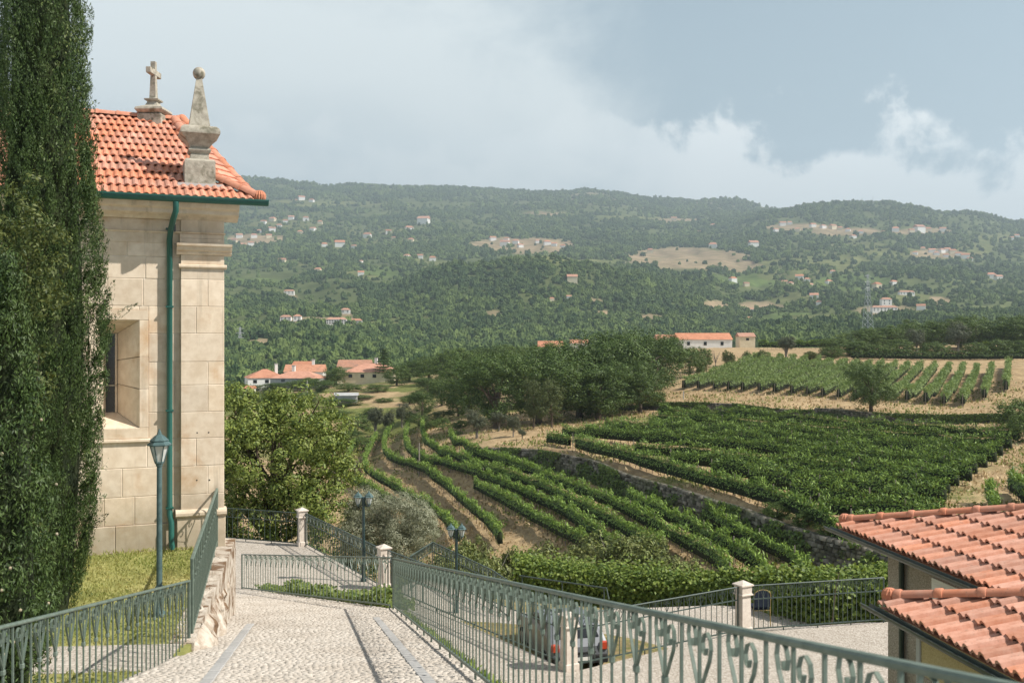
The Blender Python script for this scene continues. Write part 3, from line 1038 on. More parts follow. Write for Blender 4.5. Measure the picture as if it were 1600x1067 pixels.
# ------------------------------------------------------------------ ground by the chapel: ramp, court, lawn
def cobble_mat(name, c1, c2, joint, scale=9.0, bump=0.6):
    m, g, b = new_mat(name)
    geo = g.n('ShaderNodeNewGeometry')
    pos = geo.outputs['Position']
    vo = g.n('ShaderNodeTexVoronoi', feature='DISTANCE_TO_EDGE')
    vo.inputs['Scale'].default_value = scale
    vo.inputs['Randomness'].default_value = 0.75
    g.l(pos, vo.inputs['Vector'])
    vc = g.n('ShaderNodeTexVoronoi')
    vc.inputs['Scale'].default_value = scale
    vc.inputs['Randomness'].default_value = 0.75
    g.l(pos, vc.inputs['Vector'])
    sp = g.n('ShaderNodeSeparateXYZ')
    g.l(vc.outputs['Color'], sp.inputs[0])
    e = g.smooth(vo.outputs['Distance'], 0.02, 0.10)
    col = g.mix(sp.outputs[0], rgb(c1), rgb(c2))
    big = g.smooth(g.noise(pos, 0.7, 5, 0.6), 0.35, 0.7)
    col = g.mix(g.m('MULTIPLY', big, 0.22), col, rgb((c1[0] * 0.75, c1[1] * 0.74, c1[2] * 0.70)))
    col = g.mix(e, rgb(joint), col)
    g.l(col, b.inputs['Base Color'])
    b.inputs['Roughness'].default_value = 0.9
    b.inputs['Specular IOR Level'].default_value = 0.2
    bp = g.n('ShaderNodeBump')
    bp.inputs['Strength'].default_value = bump
    bp.inputs['Distance'].default_value = 0.012
    g.l(g.m('ADD', e, g.m('MULTIPLY', g.noise(pos, 70, 4, 0.6), 0.4)), bp.inputs['Height'])
    g.l(bp.outputs[0], b.inputs['Normal'])
    return m


court_mat = cobble_mat('court_cobbles', (0.41, 0.365, 0.31), (0.52, 0.47, 0.41), (0.29, 0.25, 0.205), 13.0)
bed_mat = surf('ramp_bedding_sand', (0.38, 0.34, 0.29), (0.46, 0.415, 0.36), 5, 0.95, bump=0.4, bscale=60, coord='World', bdist=0.01)
cobble_stone = leaf_mat('pale_cobble_stone', (0.41, 0.37, 0.32), (0.51, 0.465, 0.41), 0.0, rough=0.9, spec=0.2, patch=((0.36, 0.315, 0.265), 0.9, 0.6))
strip_stone = surf('blue_grey_granite_strip', (0.31, 0.305, 0.295), (0.40, 0.39, 0.375), 10, 0.9, bump=0.4, bscale=60, vary=0.10, bdist=0.006)
lawn_mat = surf('lawn_soil', (0.17, 0.18, 0.05), (0.29, 0.285, 0.10), 2.2, 0.95, 7, (0.42, 0.36, 0.16), 0.5, (0.52, 0.72), coord='World')
grass_blade = leaf_mat('lawn_grass_blade', (0.13, 0.18, 0.04), (0.33, 0.345, 0.105), 0.3, patch=((0.46, 0.40, 0.17), 0.6, 0.7))
bank_grass = leaf_mat('bank_grass_blade', (0.10, 0.17, 0.03), (0.27, 0.33, 0.07), 0.3)


def rx(Y):      # right edge of the ramp, at its railing
    return 1.55 - 0.2 * Y


def lx(Y):
    if Y < 12.6:
        return -2.82 - 0.1 * Y
    if Y < 18.3:
        return -4.08 + (Y - 12.6) / 5.7 * (-5.45 + 4.08) + 0.2
    return -5.25 - (Y - 18.3) * 0.36


def rz(Y):      # ramp surface
    return -(0.325 + 0.2005 * Y + 1.05)


RAMP_END = 28.55
C1 = Vector((rx(19.95), 19.95, rz(19.95)))           # inner corner of the railing
C2 = Vector((-7.76, 28.6, COURT_Z))                  # end of the return railing


def far_edge_x(Y):
    t = (Y - C1.y) / (C2.y - C1.y)
    return C1.x + (C2.x - C1.x) * t


def ramp_right(Y):
    return rx(Y) if Y <= 19.95 else far_edge_x(Y)


def build_ground():
    m = MB()
    ys = [-3, 0, 2, 4, 6, 8, 10, 12, 12.6, 14, 16, 18, 18.3, 19.95, 21, 22.5, 24, 25.5, 27, 28.5]
    vs, fs = [], []
    for y in ys:
        l, r = lx(y) - (0.05 if y < 12.6 else 0.5), ramp_right(y) + 0.16
        if r < l + 0.3:
            l = r - 1.4
        z = max(rz(y), COURT_Z + 0.02)
        vs += [(l, y, z), (r, y, z), (r, y, z - 1.2), (l, y, z - 1.2)]
    n = len(ys)
    for i in range(n - 1):
        a, b = i * 4, i * 4 + 4
        fs += [(a, a + 1, b + 1, b), (a + 1, a + 2, b + 2, b + 1), (a + 3, a, b, b + 3), (a + 2, a + 3, b + 3, b + 2)]
    fs += [(3, 2, 1, 0), (4 * n - 4, 4 * n - 3, 4 * n - 2, 4 * n - 1)]
    m.add(vs, fs)
    ramp = m.build('path', bed_mat)
    ramp['kind'] = 'structure'
    # cobbles on the ramp: too small to pick apart singly
    g = np.random.default_rng(5)
    s = 0.067
    P = []
    y = 4.6
    while y < 28.2:
        l, r = lx(y) + 0.02, ramp_right(y) + 0.13
        if y > 19.9:
            l = max(l, -9.5)
        k = np.arange(l, r, s)
        P.append(np.stack([k + g.normal(0, 0.014, len(k)) + g.uniform(0, s), y + g.normal(0, 0.016, len(k)) + 0.05 * np.sin(k * 2.3 + y) + 0.03 * np.sin(k * 5.1)], -1))
        y += s
    P = np.concatenate(P)
    # leave room for the two granite strips
    def strip_x(yy):
        return np.where(yy < 18.4, 1.55 - 0.2 * yy - 0.42, 99)
    def strip_l(yy):
        return np.where(yy < 16.5, -4.08 + (np.maximum(yy, 9.0) - 12.6) * -0.2 + 0.52, 99)
    keep = (np.abs(P[:, 0] - strip_x(P[:, 1])) > 0.075) & (np.abs(P[:, 0] - strip_l(P[:, 1])) > 0.075)
    P = P[keep]
    n = len(P)
    hw = (s * 0.5) * (0.88 + 0.16 * g.random((n, 2)))
    an = g.uniform(0, 1.57, n)
    z = np.maximum(-(0.325 + 0.2005 * P[:, 1] + 1.05), COURT_Z + 0.02) + 0.004
    hgt = 0.003 + 0.005 * g.random(n)
    V = np.empty((n, 8, 3))
    cs = np.array([(-1, -1), (1, -1), (1, 1), (-1, 1)], float)
    for k in range(4):
        o = cs[k] * hw * (1 + g.normal(0, 0.10, (n, 2)))
        xx, yy = o[:, 0] * np.cos(an) - o[:, 1] * np.sin(an), o[:, 0] * np.sin(an) + o[:, 1] * np.cos(an)
        V[:, k] = np.stack([P[:, 0] + xx, P[:, 1] + yy, z - 0.2005 * yy - 0.01], -1)
        V[:, 4 + k] = np.stack([P[:, 0] + xx * 0.72, P[:, 1] + yy * 0.72, z - 0.2005 * yy * 0.72 + hgt + g.normal(0, 0.003, n)], -1)
    base = np.arange(n)[:, None] * 8
    Q = np.concatenate([base + np.array([4, 5, 6, 7]), base + np.array([0, 1, 5, 4]), base + np.array([1, 2, 6, 5]), base + np.array([2, 3, 7, 6]), base + np.array([3, 0, 4, 7])])
    co = link('cobbles', fast_mesh('cobbles', V.reshape(-1, 3), Q, cobble_stone), ramp)
    co['kind'] = 'stuff'
    # granite strips: slabs laid end to end
    slab = MB().bbox((-0.062, -0.29, -0.05), (0.062, 0.29, 0.016), 0.008).mesh('granite_slab', strip_stone)
    for fn, a, b in ((strip_x, 5.0, 18.2), (strip_l, 9.0, 16.3)):
        y = a
        while y < b:
            o = link('granite_slab', slab, ramp)
            x0, x1 = float(fn(np.array(y - 0.3))), float(fn(np.array(y + 0.3)))
            o.location = (float(fn(np.array(y))), y, rz(y))
            o.rotation_euler = (-math.atan(0.2005), 0, -math.atan2(x1 - x0, 0.6) + rnd.uniform(-0.01, 0.01))
            y += 0.6
    # the court and its lower neighbour
    z = COURT_Z
    court = poly_sheet('courtyard', [(-16, 26, z), (-9.5, 22.8, z), (-4.2, 20.6, z), (C1.x + 0.2, 19.2, z), (rx(8) + 0.3, 8, z), (13, 8, z), (13, 25.6, z), (8.8, 25.15, z), (5.65, 24.45, z), (1.3, 21.4, z), (-3.65, 28.75, z), (-7.2, 34.9, z), (-10.6, 36.2, z), (-16, 36, z)], court_mat, thick=0.8)
    low = poly_sheet('lower_terrace', [(-3.0, 28.4, TERR_Z), (1.4, 21.9, TERR_Z), (5.4, 24.7, TERR_Z), (8.8, 25.5, TERR_Z), (14, 26, TERR_Z), (14, 29.5, TERR_Z), (6, 30.2, TERR_Z), (0.2, 29.4, TERR_Z), (-2.6, 34.2, TERR_Z), (-3.6, 32.6, TERR_Z)], court_mat, thick=1.2)
    # grassy bank falling from the ramp's edge to the court
    bank_soil = surf('bank_soil', (0.16, 0.17, 0.05), (0.27, 0.25, 0.10), 3, 0.95, coord='World')
    m = MB()
    vs, fs = [], []
    for i in range(13):
        y = 5.0 + i * 1.22
        t0, t1 = rx(y) + 0.19, rx(y) + 0.19 + 0.55 * (rz(y) - COURT_Z)
        for k in range(5):
            f = k / 4
            vs.append((t0 + (t1 - t0) * f, y, rz(y) - 0.06 + (COURT_Z - rz(y)) * f ** 1.1))
    for i in range(12):
        for k in range(4):
            a = i * 5 + k
            fs.append((a, a + 1, a + 6, a + 5))
    m.add(vs, fs)
    bank = m.build('grass_bank', bank_soil)
    bank['kind'] = 'structure'
    n = 9000
    gy = g.uniform(5.2, 19.4, n)
    f = g.random(n)
    zz = -(0.325 + 0.2005 * gy + 1.05)
    Pn = np.stack([1.55 - 0.2 * gy + 0.19 + 0.55 * (zz - COURT_Z) * f, gy, zz - 0.06 + (COURT_Z - zz) * f ** 1.1 + 0.06], -1)
    V, Q = leaf_arrays(Pn, np.tile([0.2, -1.0, 0.1], (n, 1)), 0.22, 0.035, up=np.tile([0.1, 0, 1.0], (n, 1)), g=g)
    o = link('grass', fast_mesh('grass', V, Q, bank_grass))
    tag(o, 'green grass on the bank below the near railing', 'grass', kind='stuff')
    # retaining wall along the outer edge of the return railing
    m = MB()
    for i in range(8):
        y0, y1 = 19.95 + i * 1.08, 19.95 + (i + 1) * 1.08
        a, b = far_edge_x(y0) + 0.17, far_edge_x(y1) + 0.17
        m.add([(a, y0, rz(y0) - 0.02), (b, y1, max(rz(y1), COURT_Z) - 0.02), (b, y1, COURT_Z - 0.5), (a, y0, COURT_Z - 0.5), (a + 0.12, y0 + 0.12, rz(y0) - 0.04), (b + 0.12, y1 + 0.12, max(rz(y1), COURT_Z) - 0.04), (b + 0.12, y1 + 0.12, COURT_Z - 0.5), (a + 0.12, y0 + 0.12, COURT_Z - 0.5)],
              [(0, 1, 2, 3), (4, 7, 6, 5), (0, 4, 5, 1)])
    o = m.build('retaining_wall', rock_stone)
    tag(o, 'low stone wall carrying the return railing of the ramp', 'wall')
    # lawn
    z = LAWN_Z
    lawn = poly_sheet('lawn', [(-34, 2, z), (lx(2) - 0.1, 2, z), (lx(12.6) - 0.12, 12.6, z), (-5.42, 18.25, z), (-5.42, 19.5, z), (-34, 9, z)][:4] + [(-9, 20.5, z), (-34, 12, z)], lawn_mat, thick=0.5)
    gp = poly_sheet('gravel_path', [(-16, 10.2, z + 0.006), (-4.0, 11.35, z + 0.006), (-4.1, 12.35, z + 0.006), (-16, 11.4, z + 0.006)], court_mat, thick=0.005)
    n = 42000
    x = g.uniform(-11, -3.7, n)
    y = g.uniform(8.0, 18.2, n)
    lim = -4.15 - np.maximum(y - 12.6, 0) * 0.24
    yb = 18.25 + (x + 5.42) * 0.404
    ok = (x < lim) & (y < yb - 0.03) & ~((y > 10.2 + (x + 16) * 0.096) & (y < 11.4 + (x + 16) * 0.08))
    x, y = x[ok], y[ok]
    wall = np.exp(-(yb[ok] - y) / 0.25)
    hl = 0.045 + 0.10 * wall * g.random(len(x)) + 0.02 * g.random(len(x))
    Pn = np.stack([x, y, z + hl * 0.45], -1)
    V, Q = leaf_arrays(Pn, np.tile([0.0, -1.0, 0.2], (len(x), 1)), hl, 0.016, up=np.tile([0, 0, 1.0], (len(x), 1)), g=g)
    o = link('grass', fast_mesh('grass', V, Q, grass_blade))
    tag(o, 'short dry green grass of the chapel lawn', 'grass', kind='stuff')


build_ground()


def build_rock_wall():
    """rough granite revetment carrying the chapel lawn beside the ramp"""
    t = thing('granite_revetment', 'rough pale granite wall under the railing beside the ramp', 'wall', (0, 0, 0))
    g = np.random.default_rng(12)
    nr, nc = 150, 46
    V = np.empty((nr, nc, 3))
    for i in range(nr):
        s = i / (nr - 1)
        y = 12.25 + s * 6.8
        xr = -4.08 + (y - 12.6) / 5.7 * (-1.37)
        zt, zb = LAWN_Z + 0.02, rz(y) - 0.25
        for j in range(nc):
            f = j / (nc - 1)
            end = min(1.0, 0.12 + s * 9.0)
            out = (0.06 + 0.15 * min(1, f * 2.5) + 0.10 * f) * end - (1 - end) * 0.12
            V[i, j] = (xr + out, y, zt + (zb - zt) * f)
    yy, zz = V[..., 1], V[..., 2]
    bl = fbm(yy * 1.1, zz * 1.3 + 3, 61, 5, 0.62)
    cr = np.abs(fbm(yy * 0.9 + 9, zz * 0.8, 67, 3) - 0.5)
    V[..., 1] += (fbm(zz * 3.1 + 5, yy * 2.7, 91, 3) - 0.5) * 0.16
    V[..., 0] += (bl - 0.5) * 0.30 + (fbm(yy * 5, zz * 5, 93, 3) - 0.5) * 0.10 - np.clip(0.05 - cr, 0, 1) * 2.2
    V[..., 2] += (fbm(yy * 2, zz * 2, 71, 3) - 0.5) * 0.12 * (np.arange(nc) > 0)[None, :]
    me = fast_mesh('rock_face', V.reshape(-1, 3), grid_faces(nr, nc), rock_stone, smooth=True)
    link('rock_face', me, t)
    m = MB()
    m.add([(-4.25, 12.35, LAWN_Z + 0.015), (-3.95, 12.35, LAWN_Z + 0.015), (-5.25, 18.9, LAWN_Z + 0.015), (-5.6, 18.9, LAWN_Z + 0.015), (-4.25, 12.35, -5.2), (-3.95, 12.35, -5.2), (-5.25, 18.9, -6.2), (-5.6, 18.9, -6.2)], [(0, 1, 2, 3), (0, 4, 5, 1), (3, 2, 6, 7), (0, 3, 7, 4), (1, 5, 6, 2)])
    m.build('rubble_core', rock_stone, t)
    # ragged cap stones
    for i in range(0):
        y = 12.5 + i * 0.72
        xr = -4.08 + (y - 12.6) / 5.7 * (-1.37)
        st = MB().bbox((-0.10, -0.34, -0.16), (0.20 + rnd.uniform(-0.04, 0.05), 0.34, 0.03 + rnd.uniform(-0.02, 0.02)), 0.04)
        st.v = [(p[0] + rnd.uniform(-.03, .03), p[1] + rnd.uniform(-.03, .03), p[2] + rnd.uniform(-.015, .015)) for p in st.v]
        st.build('cap_stone', rock_stone, t, loc=(xr + 0.02, y, LAWN_Z - 0.01), rotz=0.235 + rnd.uniform(-.05, .05))


build_rock_wall()

# ------------------------------------------------------------------ the chapel
TH = math.radians(22.0)
KX, KY = -5.30, 18.32
CT, ST = math.cos(TH), math.sin(TH)


def ch_local(px, py, yl=0.0):
    """pixel -> (x, z) on the chapel plane local y = yl"""
    u, v = (px - 800) / F, (533.5 - py) / F
    # world = K + x*(CT,ST) + yl*(-ST,CT); X = u*Y
    ox, oy = KX - yl * ST, KY + yl * CT
    x = (u * oy - ox) / (CT - u * ST)
    Y = oy + x * ST
    return x, v * Y - LAWN_Z


def ch_from_world(px, py, Y):
    p = at(px, py, Y)
    dx, dy = p.x - KX, p.y - KY
    return Vector((dx * CT + dy * ST, -dx * ST + dy * CT, p.z - LAWN_Z))


def build_chapel():
    t = thing('chapel', 'granite chapel with orange tiled roof, stone cross, pinnacle and green gutter', 'chapel', (KX, KY, LAWN_Z), TH)
    XL = -9.0
    wx = lambda px, py=600: ch_local(px, py)[0]
    wz = lambda py, px=300: ch_local(px, py)[1]
    top = wz(333)
    EZ0 = wz(318, 380)
    # backing walls
    win = (wx(139), wx(232), wz(686, 190), wz(484, 190))        # stone surround
    o0 = (wx(151), wx(217.5), wz(669, 190), wz(500, 190))       # opening, outer edge
    w = MB()
    w.box((XL, 0.009, -0.3), (win[0], 0.7, top))
    w.box((win[1], 0.009, -0.3), (0, 0.7, top))
    w.box((win[0], 0.009, -0.3), (win[1], 0.7, win[2]))
    w.box((win[0], 0.009, win[3]), (win[1], 0.7, top))
    w.box((XL, 6.4, -2.5), (-0.5, 7.06, top))
    w.add([(0, 0.05, -3.2), (-0.7, 0.05, -3.2), (-1.2, 7.0, -3.2), (-0.5, 7.0, -3.2), (0, 0.05, top), (-0.7, 0.05, top), (-1.2, 7.0, top), (-0.5, 7.0, top)], [(0, 3, 7, 4), (1, 0, 4, 5), (2, 1, 5, 6), (3, 2, 6, 7), (4, 7, 6, 5)])
    w.box((XL, 0.02, -0.3), (XL + 0.6, 7.0, top))
    wall = w.build('wall', granite_mort, t)
    # ashlar courses, each stone a piece
    ys = [868, 814, 771, 727, 684, 643, 601, 565, 521, 479, 437, 403, 366]
    zs = [wz(y) for y in ys]
    zs[0] = -0.05
    pil_l, pil_r = wx(282), wx(349.5)
    r = random.Random(21)
    gap = 0.0032
    def stone(x0, x1, z0, z1, y0, mat=granite):
        if x1 - x0 < 0.05 or z1 - z0 < 0.05:
            return
        MB().bbox((x0 + gap, y0 + r.uniform(-0.003, 0.003), z0 + gap), (x1 - gap, 0.10, z1 - gap), 0.008).build('stone', mat, wall)
    for i in range(len(zs) - 1):
        z0, z1 = zs[i], zs[i + 1]
        y0 = -0.035 if i == 0 else 0.0
        x = pil_l
        while x > -4.6:
            ln = r.uniform(0.5, 1.05) if i else r.uniform(1.0, 1.6)
            x0 = x - ln
            # cut around the window surround
            if z1 > win[2] and z0 < win[3] and x0 < win[1] and x > win[0]:
                if x > win[1]:
                    stone(max(x0, win[1]), x, z0, z1, y0)
                if x0 < win[0]:
                    stone(x0, min(x, win[0]), z0, z1, y0)
                for a, b in ((z0, min(z1, win[2])), (max(z0, win[3]), z1)):
                    if b - a > 0.06:
                        stone(max(x0, win[0]), min(x, win[1]), a, b, y0)
            else:
                stone(x0, x, z0, z1, y0)
            x = x0
    # pilaster
    pil = thing('pilaster', None, None)
    pil.parent = t
    pz = [wz(805), wz(771), wz(727), wz(684), wz(643), wz(601), wz(565), wz(521), wz(479), wz(437), wz(419)]
    for i in range(len(pz) - 1):
        z0, z1 = pz[i], pz[i + 1]
        cut = pil_l + (pil_r - pil_l) * r.choice((0.35, 0.5, 0.62))
        spans = ((pil_l, cut), (cut, pil_r)) if i % 3 else ((pil_l, pil_r),)
        for a, b in spans:
            MB().bbox((a + (gap if a > pil_l else 0), -0.085 + r.uniform(-.003, .003), z0 + gap), (b - (gap if b < pil_r else 0), 0.06, z1 - gap), 0.007).build('stone', granite, pil)
    MB().box((pil_l + 0.01, -0.078, pz[0]), (pil_r - 0.01, 0.05, pz[-1])).build('joint_bed', granite_mort, pil)
    # plinth under the pilaster, base mould, neck ring, capital, frieze
    a, b = pil_l - 0.07, pil_r + 0.02
    MB().bbox((a, -0.13, -0.3), (b, 0.1, wz(806) - 0.0), 0.01).build('plinth', granite, pil)
    prof = [(0.05, wz(806) + 0.003), (-0.15, wz(806) + 0.003), (-0.175, wz(803)), (-0.175, wz(799)), (-0.15, wz(796)), (-0.10, wz(794)), (0.05, wz(794))]
    MB().extrude(prof, a - 0.02, b + 0.02).build('base_moulding', granite, pil)
    prof = [(0.05, wz(420)), (-0.10, wz(420)), (-0.13, wz(418)), (-0.13, wz(415)), (-0.10, wz(413.5)), (0.05, wz(413.5))]
    MB().extrude(prof, pil_l - 0.035, pil_r + 0.045).build('neck_ring', granite, pil)
    MB().bbox((pil_l, -0.088, wz(413.3)), (pil_r, 0.05, wz(399.2)), 0.006).build('neck', granite, pil)
    prof = [(0.05, wz(399)), (-0.10, wz(399)), (-0.13, wz(396)), (-0.13, wz(394)), (-0.17, wz(392.5)), (-0.19, wz(388.5)), (-0.19, wz(387)), (-0.23, wz(385.5)), (-0.24, wz(382)), (0.05, wz(382))]
    MB().extrude(prof, pil_l - 0.075, pil_r + 0.13).build('capital', granite, pil)
    # entablature and cornice
    ent = MB()
    ent.bbox((XL, -0.015, wz(381.8)), (pil_l - 0.02, 0.05, wz(366)), 0.004)
    ent.bbox((pil_l - 0.02, -0.10, wz(381.8)), (pil_r, 0.05, wz(373.5)), 0.004)
    ent.bbox((pil_l - 0.02, -0.085, wz(373.3)), (pil_r, 0.05, wz(366.2)), 0.004)
    ent.build('architrave', granite, t)
    prof = [(0.05, wz(366)), (-0.03, wz(366)), (-0.05, wz(364)), (0.05, wz(363.6))]
    MB().extrude(prof, XL, pil_l - 0.1).build('string_course', granite, t)
    prof = [(0.05, wz(366)), (-0.11, wz(366)), (-0.14, wz(364)), (0.05, wz(363.6))]
    MB().extrude(prof, pil_l - 0.1, pil_r + 0.02).build('string_course', granite, t)
    fr = MB()
    fr.bbox((XL, 0.0, wz(363.4)), (pil_l, 0.05, wz(345)), 0.003)
    fr.bbox((pil_l + 0.001, -0.08, wz(363.4)), (pil_r, 0.05, wz(345)), 0.003)
    fr.build('frieze', granite, t)
    prof = [(0.05, wz(345)), (-0.09, wz(345)), (-0.11, wz(343.5)), (-0.16, wz(341)), (-0.25, wz(338.6)), (-0.29, wz(337)), (-0.29, wz(331.5)), (-0.36, wz(328.5)), (-0.42, EZ0 - 0.045), (0.05, EZ0 - 0.045)]
    MB().extrude(prof, XL, pil_r + 0.24).build('cornice', granite, t)
    # window: surround stones, splayed reveals, dark slit pane and bar
    wd = thing('window', None, None)
    wd.parent = t
    def fr_piece(x0, x1, z0, z1):
        MB().bbox((x0 + 0.002, -0.022, z0 + 0.002), (x1 - 0.002, 0.06, z1 - 0.002), 0.006).build('surround', granite, wd)
    fr_piece(win[0], win[1], o0[3], win[3])
    fr_piece(win[0], win[1], win[2], o0[2])
    zm = [o0[2], o0[2] + (o0[3] - o0[2]) * 0.36, o0[2] + (o0[3] - o0[2]) * 0.66, o0[3]]
    for k in range(3):
        fr_piece(o0[1], win[1], zm[k], zm[k + 1])
        fr_piece(win[0], o0[0], zm[k], zm[k + 1])
    MB().bbox((win[0] - 0.03, -0.05, win[2] - 0.06), (win[1] + 0.03, 0.05, win[2] - 0.002), 0.01).build('sill', granite, wd)
    D = 0.52
    i0 = (ch_local(165, 600, D)[0], ch_local(183, 600, D)[0], ch_local(175, 644, D)[1], ch_local(175, 521, D)[1])
    O = [(o0[0], o0[2]), (o0[1], o0[2]), (o0[1], o0[3]), (o0[0], o0[3])]
    I = [(i0[0], i0[2]), (i0[1], i0[2]), (i0[1], i0[3]), (i0[0], i0[3])]
    for k, nm in ((0, 'sloped_sill'), (1, 'reveal'), (2, 'reveal'), (3, 'reveal')):
        k2 = (k + 1) % 4
        if k == 1:     # jamb of three stones
            cuts = (0, 0.36, 0.66, 1)
            for c0, c1 in zip(cuts[:-1], cuts[1:]):
                f = lambda A, B, s: (A[0] + (B[0] - A[0]) * s, A[1] + (B[1] - A[1]) * s)
                e = 0.004
                q = [f(O[k], O[k2], c0 + e), f(O[k], O[k2], c1 - e), f(I[k], I[k2], c1 - e), f(I[k], I[k2], c0 + e)]
                MB().add([(q[0][0], 0.0, q[0][1]), (q[1][0], 0.0, q[1][1]), (q[2][0], D, q[2][1]), (q[3][0], D, q[3][1]), (q[0][0] + .03, 0.0, q[0][1]), (q[1][0] + .03, 0.0, q[1][1]), (q[2][0] + .03, D, q[2][1]), (q[3][0] + .03, D, q[3][1])], [(0, 1, 2, 3), (4, 7, 6, 5), (0, 4, 5, 1), (1, 5, 6, 2), (2, 6, 7, 3), (3, 7, 4, 0)]).build(nm, granite, wd)
        else:
            MB().add([(O[k][0], 0.0, O[k][1]), (O[k2][0], 0.0, O[k2][1]), (I[k2][0], D, I[k2][1]), (I[k][0], D, I[k][1])], [(0, 1, 2, 3)]).build(nm, granite, wd)
    MB().box((i0[0] - 0.05, D + 0.004, i0[2] - 0.05), (i0[1] + 0.05, D + 0.05, i0[3] + 0.05)).build('pane', dark_glass, wd)
    zb = ch_local(175, 602, D)[1]
    MB().box((i0[0], D - 0.03, zb - 0.012), (i0[1], D - 0.005, zb + 0.012)).build('window_bar', granite_grey, wd)
    MB().box((i0[1] - 0.035, D - 0.03, i0[2]), (i0[1] - 0.003, D - 0.001, i0[3])).build('window_frame', granite, wd)
    # small fixing holes in the pilaster
    for px, py in ((308, 676), (326, 675.5), (307.5, 750), (327.5, 749.5)):
        hx, hz = ch_local(px, py, -0.086)
        MB().tube([(hx, -0.0895, hz), (hx, -0.05, hz)], 0.014, 8).build('fixing_hole', dark_glass, pil)

    # ---------------- roof
    EY = -0.48
    EZ = wz(318, 380) + 0.0
    sl = math.radians(28.3)
    ct, stt = math.cos(sl), math.sin(sl)
    tn = math.tan(sl)
    E = Vector((0.627, EY, EZ))
    Mh = Vector((-0.112, EY + 0.828, EZ + 0.828 * tn))
    A = Vector((-0.667, EY + 4.01, EZ + 4.01 * tn))
    E2, M2, A2 = ch_from_world(399, 312.5, 19.5), ch_from_world(371, 283, 20.5), ch_from_world(288, 191, 22.0)
    rb = MB()
    th = 0.03
    front = [Vector((XL, EY, EZ)), E, Mh, A, Vector((XL, A.y, A.z))]
    dn = Vector((0, stt, -ct)) * th
    n = len(front)
    rb.add([p + dn for p in front] + [p + dn * 2 for p in front], [tuple(range(n)), tuple(reversed(range(n, 2 * n)))] + [(i, (i + 1) % n, n + (i + 1) % n, n + i) for i in range(n)])
    bk = [Vector((XL, 7.5, EZ)), Vector((-0.2, 7.5, EZ)), A2 - Vector((0, 0, 0.05)), A - Vector((0, 0, .02)), Vector((XL, A.y, A.z - 0.02))]
    rb.add(bk, [(0, 1, 2, 3, 4)])
    roof = rb.build('roof', old_tile, t)
    # tiles: pan of two rolls, lower edge lifted on the course below
    TW, TL, EXP = 0.272, 0.455, 0.392
    prof = []
    for q in range(2):
        o = q * TW / 2
        prof += [(o, 0.0), (o + 0.022, 0.004), (o + 0.045, 0.026), (o + 0.075, 0.036), (o + 0.103, 0.028), (o + 0.122, 0.006)]
    prof.append((TW, 0.0))
    def tile_mesh(name, prof, tl, mat, lift=0.036, drop=0.024):
        V, Fc = [], []
        k = len(prof)
        for x, z in prof:
            V.append((x, 0, z + lift))
        for x, z in prof:
            V.append((x, tl, z * 0.95))
        for x, z in prof:
            V.append((x, 0.002, z + lift - drop))
        for i in range(k - 1):
            Fc.append((i, i + 1, k + i + 1, k + i))
            Fc.append((2 * k + i, 2 * k + i + 1, i + 1, i))
        Fc.append((0, k, 2 * k))
        Fc.append((k - 1, 3 * k - 1, 2 * k - 1))
        return MB().add(V, Fc).mesh(name, mat)
    tm = tile_mesh('tile', prof, TL, tile_chapel)
    def hip_x(w):
        if w < 0.828:
            return E.x + (Mh.x - E.x) * w / 0.828
        return Mh.x + (A.x - Mh.x) * (w - 0.828) / (4.01 - 0.828)
    ncourse = int(4.01 / ct / EXP) + 1
    rest = MB()
    for j in range(ncourse):
        d = j * EXP - 0.05
        w = max(0, (d + 0.2) * ct)
        x = hip_x(min(w, 4.0)) - 0.04
        x -= TW
        first = True
        while x > XL:
            loc = Vector((x, EY + d * ct, EZ + d * stt))
            if x > -3.55:
                o = link('tile', tm, roof)
                o.location = loc
                o.rotation_euler = (sl + rnd.uniform(-.006, .006), rnd.uniform(-.008, .008), rnd.uniform(-.008, .008))
            else:
                M_ = Matrix.Translation(loc) @ Matrix.Rotation(sl, 4, 'X')
                rest.add([M_ @ v.co for v in tm.vertices], [tuple(p.vertices) for p in tm.polygons])
            x -= TW
    o = rest.build('tiles', tile_chapel, roof)
    o['kind'] = 'stuff'
    # end slope: courses between the near hip and the far hip
    near, far = [E, Mh, A], [E2, M2, A2]
    def along(pl, s):
        L = [(pl[1] - pl[0]).length, (pl[2] - pl[1]).length]
        d = s * sum(L)
        return pl[0].lerp(pl[1], d / L[0]) if d < L[0] else pl[1].lerp(pl[2], min(1, (d - L[0]) / L[1]))
    NC = 15
    for j in range(NC):
        a0, a1 = along(near, j / NC), along(near, min(1, (j + 1.12) / NC))
        b0, b1 = along(far, j / NC), along(far, min(1, (j + 1.12) / NC))
        nrm = (b0 - a0).cross(a1 - a0)
        nrm.normalize()
        if nrm.x < 0:
            nrm = -nrm
        k = 6
        V, Fc = [], []
        for i in range(k + 1):
            f = i / k
            for q in (0, 1):
                rise = 0.035 if (i + q) % 2 else 0.015
                lo, hi = a0.lerp(b0, f), a1.lerp(b1, f)
                V += [lo + nrm * (0.035 + rise * 0.4), hi + nrm * 0.012, lo + nrm * 0.0] if q == 0 else []
        for i in range(k):
            Fc += [(i * 3, i * 3 + 3, i * 3 + 4, i * 3 + 1), (i * 3 + 2, i * 3 + 5, i * 3 + 3, i * 3)]
        MB().add(V, Fc).build('tile_course', tile_chapel, roof)
    MB().add([E, E2, M2, A2, A, Mh], [(0, 1, 2, 5), (5, 2, 3, 4)]).build('end_sheathing', old_tile, roof)
